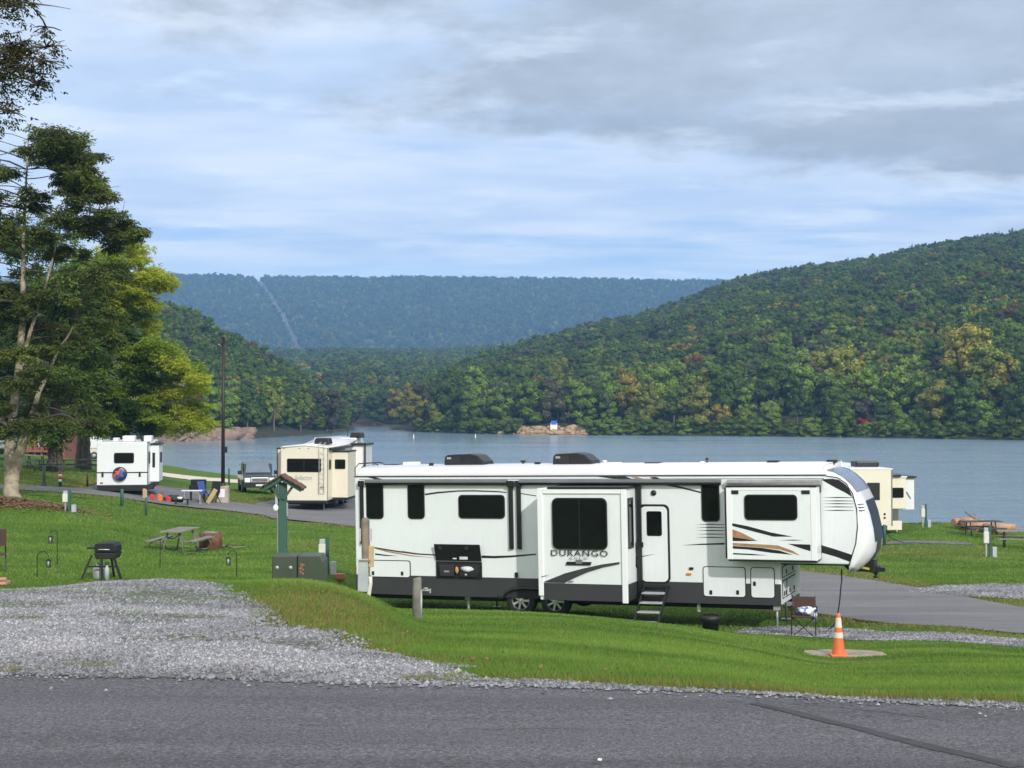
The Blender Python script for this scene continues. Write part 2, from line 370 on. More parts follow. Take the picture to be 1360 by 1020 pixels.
# loop road centreline (x,y,half width)
ROADC = [(30, 26.5, 2.9), (20, 32, 2.9), (12.6, 36.4, 2.8), (11.0, 38.6, 2.9), (9.0, 45.0, 2.9), (4.5, 54, 2.9), (-1.5, 64, 2.9), (-8.2, 74.2, 3.1), (-12.0, 77.0, 3.0), (-16.5, 77.5, 2.7), (-21, 76.0, 2.4), (-27, 75.0, 2.3), (-36, 75.5, 2.3), (-60, 80, 2.3)]
SPUR1 = [(-8.5, 74, 3.6), (-10.5, 79, 3.3), (-11.2, 84, 2.9), (-10.4, 95, 2.6)]     # pad of the cream trailer
SPUR2 = [(-17.0, 76.5, 3.0), (-19.5, 79.0, 3.0), (-20.5, 84, 3.0), (-21.0, 93, 2.8)]  # pad of the white trailer
def resample(pl, step):
    P = np.array(pl, float); seg = np.hypot(*(P[1:, :2] - P[:-1, :2]).T); s = np.concatenate([[0], np.cumsum(seg)])
    q = np.arange(0, s[-1], step); out = np.stack([pchip(s, P[:, k], q) for k in range(P.shape[1])], 1); return out
RS = [resample(r_, .8) for r_ in (ROADC, SPUR1, SPUR2)]
def droad(x, y):  # + inside the loop road or its spurs
    x = np.asarray(x, float); y = np.asarray(y, float); best = np.full(x.shape, -1e9)
    for Q in RS:
        for k in range(len(Q)):
            best = np.maximum(best, Q[k, 2] - np.hypot(x - Q[k, 0], y - Q[k, 1]))
    return best
BEACH = [bx_(150, 132), bx_(165, 140), bx_(240, 142), bx_(300, 136), bx_(360, 124), bx_(420, 112), bx_(420, 106), bx_(360, 112), bx_(300, 118), bx_(240, 122), bx_(160, 122)]

PATCH = [(*bx_(30, 12.6), .42, .30), (*bx_(15, 11.7), .30, .16), (*bx_(165, 12.0), .26, .22), (*bx_(205, 11.5), .30, .16), (*bx_(265, 11.9), .28, .2), (*bx_(392, 10.5), .22, .20), (*bx_(425, 10.15), .12, .12), (*bx_(120, 9.45), .16, .10), (*bx_(250, 10.7), .22, .14), (*bx_(250, 13.6), .5, .35)]
def patchf(x, y):   # weedy spots in the gravel
    d = np.full(np.shape(x), -1.0)
    for a, b_, ra, rb in PATCH: d = np.maximum(d, 1 - np.hypot((x - a) / ra, (y - b_) / rb))
    return d + (fbm(x * 5, y * 5, 71, 4) - .5) * 1.1
# ------------------------------------------------------------------ ground sheet
def axis(parts):
    out = []
    for a, b, s in parts: out += list(np.arange(a, b, s))
    return np.array(out + [parts[-1][1]])
gxs = axis([(-400, -120, 10), (-120, -40, 2), (-40, -14, .8), (-14, 14, .3), (14, 40, .8), (40, 110, 2.5), (110, 400, 12)])
gys = axis([(-60, 0, 4), (0, 7, 1), (7, 40, .3), (40, 90, .7), (90, 262, 2)])
GX, GY = np.meshgrid(gxs, gys); GZ = zt(GX, GY)
nrd = GY < y_edge(GX) - .05
GZ = np.where(nrd, GZ - .06, GZ)
GZ = np.where(droad(GX, GY) > -.3, GZ - .05, GZ)
GZ = GZ - 5 * sstep(230, 262, GY)
GZ = GZ - 3.0 * sstep(110, 300, np.abs(GX)) * sstep(60, 140, GY)
nx, ny = len(gxs), len(gys)
idx = np.arange(nx * ny).reshape(ny, nx)
GF = np.stack([idx[:-1, :-1], idx[:-1, 1:], idx[1:, 1:], idx[1:, :-1]], -1).reshape(-1, 4)
def litter(x, y):   # fallen leaves round the pale tree
    return np.clip(1.25 - np.hypot((x + 20.3) / 2.9, (y - 59.8) / 2.2), 0, 1) + .55 * np.clip(1.2 - np.hypot((x + 27) / 12, (y - 88) / 8), 0, 1)
def dry(x, y):      # worn, brownish turf
    d = .72 * np.clip(1.2 - np.hypot((x + 1.75) / 1.0, (y - 12.6) / 3.4), 0, 1) + .6 * np.clip(1 - np.hypot((x + .9) / 1.1, (y - 10.2) / .8), 0, 1)
    d = d + .8 * np.exp(-((y - y_edge(x) - .12) / .22) ** 2)
    dr = droad(x, y); d = d + .75 * np.exp(-((dr + .5) / .7) ** 2)
    d = d + .45 * np.clip(1 - np.hypot((x - 16) / 9, (y - 62) / 9), 0, 1) + .4 * np.clip(1 - np.hypot((x + 7.2) / 2.2, (y - 53) / 5), 0, 1)
    return np.clip(d, 0, 1)
lit = litter(GX, GY); dr_ = dry(GX, GY) * (.35 + 1.1 * fbm(GX * 1.3, GY * .9, 5))
wet = sstep(.5, -.1, GZ)
mask = np.stack([np.clip(lit, 0, 1), np.clip(dr_, 0, 1), wet, np.ones_like(lit)], -1).reshape(-1, 4)
mg, nt, b = new_mat('turf')
g = N(nt, 'ShaderNodeNewGeometry'); pos = g.outputs['Position']
at_ = N(nt, 'ShaderNodeAttribute', attribute_name='mask'); sp = N(nt, 'ShaderNodeSeparateColor'); nt.links.new(at_.outputs['Color'], sp.inputs[0])
nA = noise(nt, .35, 5, .6, pos); nB = noise(nt, 6, 6, .75, pos); nC = noise(nt, 45, 4, .8, pos)
mpg = N(nt, 'ShaderNodeMapping'); mpg.inputs['Scale'].default_value = (.25, 1.3, 1); mpg.inputs['Rotation'].default_value = (0, 0, .25); nt.links.new(pos, mpg.inputs[0])
nD = noise(nt, 1.0, 4, .6, mpg.outputs[0])
c = ramp(nt, nA, [(.3, (.085, .175, .020)), (.55, (.130, .245, .028)), (.75, (.19, .30, .040))])
c = mixc(nt, .45, c, ramp(nt, nD, [(.35, (.075, .160, .018)), (.68, (.18, .29, .04))]))
c = mixc(nt, .55, c, ramp(nt, nB, [(.3, (.045, .100, .012)), (.6, (.12, .225, .028)), (.8, (.22, .31, .06))]))
c = mixc(nt, .5, c, ramp(nt, nC, [(.3, (.018, .04, .006)), (.6, (.08, .155, .018)), (.85, (.20, .27, .06))]))
c = mixc(nt, math_(nt, 'MULTIPLY', sp.outputs[1], ramp(nt, nB, [(.3, (.3, .3, .3)), (.6, (1, 1, 1))])), c, ramp(nt, nC, [(.3, (.09, .08, .03)), (.7, (.26, .20, .08))]))
c = mixc(nt, math_(nt, 'MULTIPLY', sp.outputs[0], ramp(nt, nB, [(.38, (.0, .0, .0)), (.52, (1, 1, 1))])), c, ramp(nt, nC, [(.3, (.10, .05, .022)), (.7, (.30, .15, .07))]))
c = mixc(nt, sp.outputs[2], c, (.14, .11, .075))
nt.links.new(c, b.inputs['Base Color']); b.inputs['Roughness'].default_value = .9; b.inputs['Specular IOR Level'].default_value = .15
bump(nt, b, math_(nt, 'ADD', nB, nC), .8, .06)
ground = np_mesh('ground', np.stack([GX, GY, GZ], -1).reshape(-1, 3), GF, mg, True, {'mask': ('POINT', 'FLOAT_COLOR', mask)})
tag(ground, 'mown green lawn falling from the road to the lake', None, None, 'structure')

# ------------------------------------------------------------------ roads and gravel
def ribbon(name, Q, m, off, nw=9, edge=.12, s=0):
    D = np.gradient(Q[:, :2], axis=0); D /= np.hypot(D[:, 0], D[:, 1])[:, None]; Nn = np.stack([-D[:, 1], D[:, 0]], 1)
    V = []
    for k, t in enumerate(np.linspace(-1, 1, nw)):
        wv = Q[:, 2] + (edge * (fbm(np.arange(len(Q)) * .9, np.full(len(Q), t * 3), s) - .5) * 2 if abs(t) == 1 else 0)
        P = Q[:, :2] + Nn * (wv * t)[:, None]; V.append(np.column_stack([P, zt(P[:, 0], P[:, 1]) + off]))
    V = np.stack(V, 1).reshape(-1, 3); n = len(Q); I = np.arange(n * nw).reshape(n, nw)
    return np_mesh(name, V, np.stack([I[:-1, :-1], I[1:, :-1], I[1:, 1:], I[:-1, 1:]], -1).reshape(-1, 4), m, True)
def asphalt(name, lo, hi, agg=.5, streak=False):
    m, nt, b = new_mat(name); g = N(nt, 'ShaderNodeNewGeometry'); pos = g.outputs['Position']
    a = noise(nt, .5, 5, .6, pos); f = noise(nt, 60, 3, .75, pos); f2 = noise(nt, 22, 4, .7, pos)
    c = ramp(nt, a, [(.3, lo), (.7, hi)])
    c = mixc(nt, agg, c, ramp(nt, f, [(.36, tuple(x * .15 for x in lo)), (.50, hi), (.66, tuple(x * 3.4 for x in hi))]))
    c = mixc(nt, agg * .6, c, ramp(nt, f2, [(.35, tuple(x * .7 for x in lo)), (.7, tuple(x * 1.3 for x in hi))]))
    v = nt.nodes.new('ShaderNodeTexVoronoi'); v.inputs['Scale'].default_value = 26; nt.links.new(pos, v.inputs['Vector'])
    sp = ramp(nt, v.outputs['Distance'], [(.0, (1, 1, 1)), (.16, (0, 0, 0))])
    wn = N(nt, 'ShaderNodeTexWhiteNoise'); nt.links.new(v.outputs['Position'], wn.inputs[0])
    c = mixc(nt, math_(nt, 'MULTIPLY', sp, math_(nt, 'GREATER_THAN', wn.outputs[0], .80)), c, tuple(x * 3.4 for x in hi))
    if streak:   # seams and tyre-polished bands running along the road
        mp = N(nt, 'ShaderNodeMapping'); mp.inputs['Scale'].default_value = (.16, 2.4, 1); mp.inputs['Rotation'].default_value = (0, 0, .05); nt.links.new(pos, mp.inputs[0])
        st = noise(nt, 1.0, 5, .6, mp.outputs[0]); c = mixc(nt, .45, c, mixc(nt, 1.0, c, ramp(nt, st, [(.33, (.50, .50, .53)), (.67, (1.4, 1.4, 1.38))]), 'MULTIPLY'))
    nt.links.new(c, b.inputs['Base Color']); b.inputs['Roughness'].default_value = .82
    bump(nt, b, math_(nt, 'ADD', f, f2), .9, .008); return m
m_road = asphalt('asphalt_near', (.048, .047, .053), (.092, .090, .100), .85, True)
m_loop = asphalt('asphalt_loop', (.105, .105, .110), (.155, .155, .160), .35, True)
xs = np.arange(-60, 60.1, .25); ts = np.linspace(0, 1, 30); A = []
for t in ts:
    ye = y_edge(xs) + (.05 * (fbm(xs * 2.2, xs * 0, 4) - .5) * 2 if t == 1 else 0); yy = (ye - 9.5) * (1 - t) + ye * t
    crown = .05 * (1 - (2 * t - 1) ** 2)
    A.append(np.column_stack([xs, yy, zt(xs, yy) + .012 + crown * .6]))
V = np.stack(A, 0).reshape(-1, 3); n = len(xs); I = np.arange(len(ts) * n).reshape(len(ts), n)
rd = np_mesh('road', V, np.stack([I[:-1, :-1], I[:-1, 1:], I[1:, 1:], I[1:, :-1]], -1).reshape(-1, 4), m_road, True)
tag(rd, 'worn dark grey asphalt campground road in the foreground', None, None, 'structure')
# dark tar seam and skid line on the near road
m_tar = mat('tar', (.022, .022, .024), .55, 0, .3, 6, .2)
def road_strip(name, pts, w, m, off):
    Q = resample([(a, b_, w) for a, b_ in pts], .15); Q[:, 2] *= .6 + .8 * fbm(Q[:, 0] * 3, Q[:, 1] * 3, 8)
    V = []
    D = np.gradient(Q[:, :2], axis=0); D /= np.hypot(D[:, 0], D[:, 1])[:, None]; Nn = np.stack([-D[:, 1], D[:, 0]], 1)
    jt = (fbm(Q[:, 0] * 6, Q[:, 1] * 6, 21) - .5)[:, None] * w * 1.5
    for t in (-1, 1):
        P = Q[:, :2] + Nn * (Q[:, 2] * t)[:, None] + Nn * jt; ye = y_edge(P[:, 0]); tt = np.clip((P[:, 1] - (ye - 9.5)) / 9.5, 0, 1)
        V.append(np.column_stack([P, zt(P[:, 0], P[:, 1]) + .012 + .03 * (1 - (2 * tt - 1) ** 2) + off]))
    V = np.stack(V, 1).reshape(-1, 3); n = len(Q); I = np.arange(2 * n).reshape(n, 2)
    o = np_mesh(name, V, np.stack([I[:-1, 0], I[1:, 0], I[1:, 1], I[:-1, 1]], -1), m, True); return tag(o, None, None, None, 'structure')
def rp(px, py):  # point of the near road under a pixel
    Y = (CZ - 6.38) * F / (py - HY); return ((px - CX) / F * Y, Y)
m_skid = mat('skid', (.042, .042, .047), .82, 0, .35, 9, .1)
road_strip('road_mark', [rp(1000, 925), rp(1060, 940), rp(1150, 962), rp(1250, 988), rp(1365, 1016)], .045, m_skid, .003)
for q_ in ([(395, 957), (440, 958.5), (480, 958)], [(620, 962), (655, 964), (720, 962), (780, 963)], [(1045, 925.5), (1110, 929), (1180, 936), (1260, 947)]): road_strip('road_crack', [rp(*p) for p in q_], .0035, m_tar, .0045)
lp = ribbon('loop_road', RS[0], m_loop, .012, 11, .15, 3); tag(lp, 'grey asphalt loop road passing behind the long white trailer', None, None, 'structure')
s1 = ribbon('parking_pad', RS[1], m_loop, .004, 11, .1, 5); tag(s1, 'asphalt pad under the cream trailer', None, None, 'structure')
s2 = ribbon('parking_pad', RS[2], m_loop, .002, 11, .1, 6); tag(s2, 'asphalt pad under the small white trailer', None, None, 'structure')

def ragged(Y, rag, near): return rag if near is None else rag * (.18 + .82 * sstep(near, near + 1.3, Y))
def sheet(name, poly, m, off, step, rag=.25, rs=1.3, seed=0, ax=None, near=None):
    P = np.array(poly); x0, y0 = P.min(0) - .3; x1, y1 = P.max(0) + .3
    if ax: x0, x1 = max(x0, ax[0]), min(x1, ax[1])
    xs = np.arange(x0, x1, step); ys = np.arange(y0, y1, step * (ax[2] if ax else 1)); X, Y = np.meshgrid(xs, ys)
    d = dpoly(X, Y, poly) + (fbm(X * rs, Y * rs, seed, 5) - .5) * 2 * ragged(Y, rag, near)
    zz = zt(X, Y) + off + np.clip(d, -.3, .0) * .25
    I = np.arange(X.size).reshape(X.shape); k = (d > -.06)
    kk = k[:-1, :-1] & k[:-1, 1:] & k[1:, 1:] & k[1:, :-1]
    Q = np.stack([I[:-1, :-1], I[:-1, 1:], I[1:, 1:], I[1:, :-1]], -1)[kk]
    used = np.unique(Q); rm = -np.ones(X.size, int); rm[used] = np.arange(len(used))
    V = np.stack([X, Y, zz], -1).reshape(-1, 3)[used]
    return tag(np_mesh(name, V, rm[Q], m, True), None, None, None, 'structure')
mgv, nt, b = new_mat('gravel_bed'); g = N(nt, 'ShaderNodeNewGeometry'); pos = g.outputs['Position']
v = nt.nodes.new('ShaderNodeTexVoronoi'); v.inputs['Scale'].default_value = 24; nt.links.new(pos, v.inputs['Vector'])
sc_ = N(nt, 'ShaderNodeSeparateColor'); nt.links.new(v.outputs['Color'], sc_.inputs[0])
c = ramp(nt, sc_.outputs[0], [(0, (.06, .06, .065)), (.5, (.15, .15, .16)), (1, (.30, .30, .31))])
c = mixc(nt, math_(nt, 'MULTIPLY', ramp(nt, noise(nt, .9, 5, .6, pos), [(.5, (0, 0, 0)), (.7, (1, 1, 1))]), .7), c, (.17, .14, .09))
c = mixc(nt, ramp(nt, v.outputs['Distance'], [(.45, (0, 0, 0)), (.75, (1, 1, 1))]), c, (.05, .05, .05))
nt.links.new(c, b.inputs['Base Color']); b.inputs['Roughness'].default_value = .9
bump(nt, b, v.outputs['Distance'], 1.0, .02).invert = True
gv1 = sheet('gravel_pad', PAD, mgv, .018, .10, .30, .9, 11, (-14, 4, 1), 9.2); gv1['label'] = 'pale crushed gravel parking pad beside the near road'
gv2 = sheet('gravel_pad', PADR, mgv, .02, .25, .35, .8, 12); gv2['label'] = 'gravel strip under and ahead of the long white trailer'
gv3 = sheet('gravel_pad', PADF, mgv, .02, .25, .4, .8, 13); gv3['label'] = 'gravel pad across the loop road'
gv4 = sheet('path', PATH, mgv, .03, .25, .2, .8, 14); gv4['label'] = 'thin gravel path above the lake'
msand, nt, b = new_mat('sand'); g = N(nt, 'ShaderNodeNewGeometry'); c = ramp(nt, noise(nt, .6, 5, .6, g.outputs['Position']), [(.3, (.50, .44, .34)), (.7, (.66, .60, .50))]); nt.links.new(c, b.inputs['Base Color']); b.inputs['Roughness'].default_value = .95
bc = sheet('beach', BEACH, msand, .05, .8, .8, .2, 15); bc['label'] = 'pale sand swimming beach by the lake'

# loose stones: one uncountable mass
def stones(name, X, Y, size, m, seed, lift=.3):
    r_ = np.random.default_rng(seed); n = len(X)
    base = np.array([(1, 0, -.2), (.2, .9, -.1), (-.8, .5, -.2), (-.7, -.7, -.1), (.4, -.9, -.2), (.1, .1, .62)], float)
    fc = np.array([(0, 1, 5), (1, 2, 5), (2, 3, 5), (3, 4, 5), (4, 0, 5)])
    B = base[None] * (1 + r_.uniform(-.35, .35, (n, 6, 3))); s_ = size * np.clip(r_.lognormal(0, .35, n), .4, 1.9); B *= s_[:, None, None] * np.stack([r_.uniform(.7, 1.4, n), r_.uniform(.7, 1.2, n), r_.uniform(.6, 1.3, n)], -1)[:, None]
    a = r_.uniform(0, 2 * PI, n); ca, sa = np.cos(a)[:, None], np.sin(a)[:, None]
    x = B[..., 0] * ca - B[..., 1] * sa; y = B[..., 0] * sa + B[..., 1] * ca
    V = np.stack([x + X[:, None], y + Y[:, None], B[..., 2] + (zt(X, Y) + .018 + s_ * lift * .3)[:, None]], -1).reshape(-1, 3)
    Fc = (fc[None] + (np.arange(n) * 6)[:, None, None]).reshape(-1, 3)
    g_ = np.clip(r_.uniform(0, 1, n) ** 1.1 * .8 + (fbm(X * 1.1, Y * 2.2, 66) - .42) * .7, 0, .985); colr = np.repeat(g_, 5)
    return np_mesh(name, V, Fc, m, False, {'lv': ('FACE', 'FLOAT', colr)})
mst, nt, b = new_mat('gravel_stone'); a_ = N(nt, 'ShaderNodeAttribute', attribute_name='lv'); g = N(nt, 'ShaderNodeNewGeometry')
c = ramp(nt, a_.outputs['Fac'], [(0, (.07, .07, .078)), (.35, (.155, .158, .172)), (.75, (.26, .265, .285)), (.93, (.42, .425, .45)), (1, (.30, .25, .19))])
nt.links.new(c, b.inputs['Base Color']); b.inputs['Roughness'].default_value = .85
def scatter_poly(poly, n, seed, rag, rs, sd, near=None, xb=None):
    r_ = np.random.default_rng(seed); P = np.array(poly); lo = P.min(0) - .4; hi = P.max(0) + .4
    if xb: lo[0], hi[0] = max(lo[0], xb[0]), min(hi[0], xb[1])
    X = r_.uniform(lo[0], hi[0], n); Y = r_.uniform(lo[1], hi[1], n)
    d = dpoly(X, Y, poly) + (fbm(X * rs, Y * rs, sd, 5) - .5) * 2 * ragged(Y, rag, near)
    return X, Y, d
X, Y, d = scatter_poly(PAD, 800000, 1, .3, .9, 11, 9.2, xb=(-6.5, 3.4)); bare = fbm(X * .9, Y * 1.8, 41, 4) > .555
k = (~((patchf(X, Y) > .05) & (rng.random(len(X)) < .88))) & ((d > -.01 - np.where(Y < 9.7, .05, .25) * rng.random(len(d)) ** 3) & ~(bare & (rng.random(len(X)) < .85)) & (np.abs(X) < Y * .40 + .5)); X, Y = X[k], Y[k]
k = rng.random(len(X)) < np.clip((10.5 / Y) ** 1.0, 0, 1); st1 = stones('gravel', X[k], Y[k], .0105, mst, 2); print('stones', k.sum())
tag(st1, 'loose grey crushed stones on the near pad', None, None, 'stuff')
X, Y, d = scatter_poly(PADR, 60000, 3, .35, .8, 12); k = (d > -.1) & (X > 3); st2 = stones('gravel', X[k], Y[k], .022, mst, 4); tag(st2, 'loose stones on the trailer strip', None, None, 'stuff')
X, Y, d = scatter_poly(PADF, 40000, 5, .4, .8, 13); k = d > -.1; st3 = stones('gravel', X[k], Y[k], .028, mst, 6); tag(st3, 'loose stones on the far pad', None, None, 'stuff')
# stray grit thrown on the asphalt along the edge
n = 1300; X = rng.uniform(-4, 4, n); Y = y_edge(X) - rng.exponential(.07, n); st4 = stones('gravel', X, Y, .010, mst, 8, .8); tag(st4, 'grit strewn along the road edge', None, None, 'stuff')

# ------------------------------------------------------------------ grass blades (uncountable)
def in_lawn(X, Y):
    ok = Y > y_edge(X) + .06
    dp = dpoly(X, Y, PAD) + (fbm(X * .9, Y * .9, 11, 5) - .5) * 2 * ragged(Y, .3, 9.2)
    pn = fbm(X * .9, Y * 1.8, 41, 4); patch = (pn > .57); pf = patchf(X, Y)
    ok &= (dp < -.02) | (patch & (rng.random(len(X)) < np.clip((pn - .56) * 9, 0, .7))) | ((pf > 0) & (rng.random(len(X)) < .75)) | (rng.random(len(X)) < .012)
    ok &= ~((np.abs(X - SLAB.x) < .70) & (np.abs(Y - SLAB.y) < .52))
    near = Y < 50
    ok &= ~(near & (dpoly(X, Y, PADR) + (fbm(X * .8, Y * .8, 12, 5) - .5) * .7 > 0))
    ok &= ~(near & (dpoly(X, Y, PADF) + (fbm(X * .8, Y * .8, 13, 5) - .5) * .8 > 0))
    ok &= ~(dpoly(X, Y, PATH) > 0); ok &= droad(X, Y) < .05
    return ok
def blades(n, y0, y1, pw, seed, hscale, wpx, name):
    r_ = np.random.default_rng(seed); u = r_.random(n); q = 1 - pw
    Y = (y0 ** q + u * (y1 ** q - y0 ** q)) ** (1 / q); X = (r_.uniform(-220, 1760, n) - CX) / F * Y
    k = in_lawn(X, Y); X, Y = X[k], Y[k]; n = len(X)
    base_h = hscale * (.6 + .8 * r_.random(n)) * (.75 + .6 * fbm(X * .8, Y * .8, 31))
    edge = np.exp(-((Y - y_edge(X)) / .5) ** 2); base_h = base_h * (1 + .45 * edge)
    w_ = wpx * Y / F * 1.33; a = r_.uniform(0, 2 * PI, n); lean = r_.normal(0, .45, (n, 2)) * base_h[:, None]
    z0 = zt(X, Y) - .01
    dx, dy = np.cos(a) * w_ / 2, np.sin(a) * w_ / 2
    V = np.stack([np.stack([X - dx, Y - dy, z0], -1), np.stack([X + dx, Y + dy, z0], -1), np.stack([X + lean[:, 0], Y + lean[:, 1], z0 + base_h], -1)], 1).reshape(-1, 3)
    dr = dry(X, Y); t = r_.random(n); pat = fbm(X * .5, Y * .9, 51); streak = fbm(X * .55 + Y * .2, Y * .6 - X * .1, 77, 4)
    g0 = np.array([.066, .150, .022]); g1 = np.array([.185, .300, .050]); bb = np.array([.26, .20, .075]); yy = np.array([.23, .30, .05])
    tt = np.clip(t * .5 + (pat - .5) * 1.7 + (streak - .45) * 1.1 + .34, 0, 1)[:, None]; colr = g0 * (1 - tt) + g1 * tt
    br = (r_.random(n) < dr * .75 + .03)[:, None]; colr = np.where(br, bb * (.6 + .7 * t[:, None]), colr); yl = (r_.random(n) < .05)[:, None]; colr = np.where(yl, yy, colr)
    colr = np.column_stack([colr, np.ones(n)])
    return tag(np_mesh(name, V, np.arange(3 * n).reshape(n, 3), m_blade, False, {'tint': ('FACE', 'FLOAT_COLOR', colr)}), None, None, None, 'stuff'), n
m_blade, nt, b = new_mat('grass_blade'); a_ = N(nt, 'ShaderNodeAttribute', attribute_name='tint'); nt.links.new(a_.outputs['Color'], b.inputs['Base Color'])
b.inputs['Roughness'].default_value = .6; b.inputs['Specular IOR Level'].default_value = .25
tr = N(nt, 'ShaderNodeBsdfTranslucent'); nt.links.new(mixc(nt, 1.0, a_.outputs['Color'], (1.2, 1.2, 1.0), 'MULTIPLY'), tr.inputs[0]); mx = N(nt, 'ShaderNodeMixShader'); mx.inputs[0].default_value = .35
nt.links.new(b.outputs[0], mx.inputs[1]); nt.links.new(tr.outputs[0], mx.inputs[2]); nt.links.new(mx.outputs[0], nt.nodes['Material Output'].inputs[0])
gr1, k1 = blades(830000, 8.1, 36, 1.25, 91, .036, 1.05, 'grass'); gr1['label'] = 'short green grass on the near bank'
gr2, k2 = blades(310000, 34, 100, 1.05, 92, .06, 1.3, 'grass'); gr2['label'] = 'mown grass beyond the bank'
print('blades', k1, k2)

# ------------------------------------------------------------------ lake
mw, nt, b = new_mat('lake_water'); g = N(nt, 'ShaderNodeNewGeometry'); pos = g.outputs['Position']
mp = N(nt, 'ShaderNodeMapping'); mp.inputs['Scale'].default_value = (.45, 1.0, 1); nt.links.new(pos, mp.inputs[0])
wv = noise(nt, .9, 6, .65, mp.outputs[0]); wv2 = noise(nt, .05, 3, .5, mp.outputs[0])
calm = ramp(nt, wv2, [(.35, (.25, .25, .25)), (.65, (1, 1, 1))])
sepx = N(nt, 'ShaderNodeSeparateXYZ'); nt.links.new(pos, sepx.inputs[0])
right = N(nt, 'ShaderNodeMapRange'); nt.links.new(sepx.outputs[0], right.inputs[0]); right.inputs[1].default_value = -10; right.inputs[2].default_value = 60; right.inputs[3].default_value = .25; right.inputs[4].default_value = 1.6
h = math_(nt, 'MULTIPLY', wv, math_(nt, 'MULTIPLY', calm, right.outputs[0]))
b.inputs['Base Color'].default_value = (.20, .29, .38, 1); b.inputs['Roughness'].default_value = .13; b.inputs['IOR'].default_value = 1.33
bump(nt, b, h, 1.0, .4)
m_ = MB(); m_.add([(-3000, 60, 0), (4000, 60, 0), (4000, 2200, 0), (-3000, 2200, 0)], [(0, 1, 2, 3)])
lake = m_.build('lake_water', mw); tag(lake, 'rippled grey-blue lake', None, None, 'structure')
# ------------------------------------------------------------------ foliage materials
def leaf_mat(name, vary=.5, transl=.3, obj=True, cols=None, tr_tint=(1.25, 1.3, .8)):
    m, nt, b = new_mat(name)
    if obj:
        a_ = N(nt, 'ShaderNodeAttribute', attribute_name='tint', attribute_type='INSTANCER'); base = a_.outputs['Color']
    else: base = None
    lv = N(nt, 'ShaderNodeAttribute', attribute_name='lv')
    if cols: base = ramp(nt, lv.outputs['Fac'], cols); c = base
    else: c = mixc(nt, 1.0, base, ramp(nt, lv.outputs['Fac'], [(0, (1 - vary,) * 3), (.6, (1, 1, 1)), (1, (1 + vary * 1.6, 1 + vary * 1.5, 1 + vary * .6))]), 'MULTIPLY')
    nt.links.new(c, b.inputs['Base Color']); b.inputs['Roughness'].default_value = .65; b.inputs['Specular IOR Level'].default_value = .2
    tr = N(nt, 'ShaderNodeBsdfTranslucent'); nt.links.new(mixc(nt, 1.0, c, tr_tint, 'MULTIPLY'), tr.inputs[0]); mx = N(nt, 'ShaderNodeMixShader'); mx.inputs[0].default_value = transl
    nt.links.new(b.outputs[0], mx.inputs[1]); nt.links.new(tr.outputs[0], mx.inputs[2]); nt.links.new(mx.outputs[0], nt.nodes['Material Output'].inputs[0])
    return m
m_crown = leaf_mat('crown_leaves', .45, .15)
m_bark = mat('bark_grey', (.14, .12, .095), .9, 0, .4, 5, .6)
m_bark_pale = mat('bark_pale', (.36, .31, .23), .9, 0, .38, 4, .7)
m_bark_dark = mat('bark_dark', (.085, .070, .055), .9, 0, .4, 5, .8)

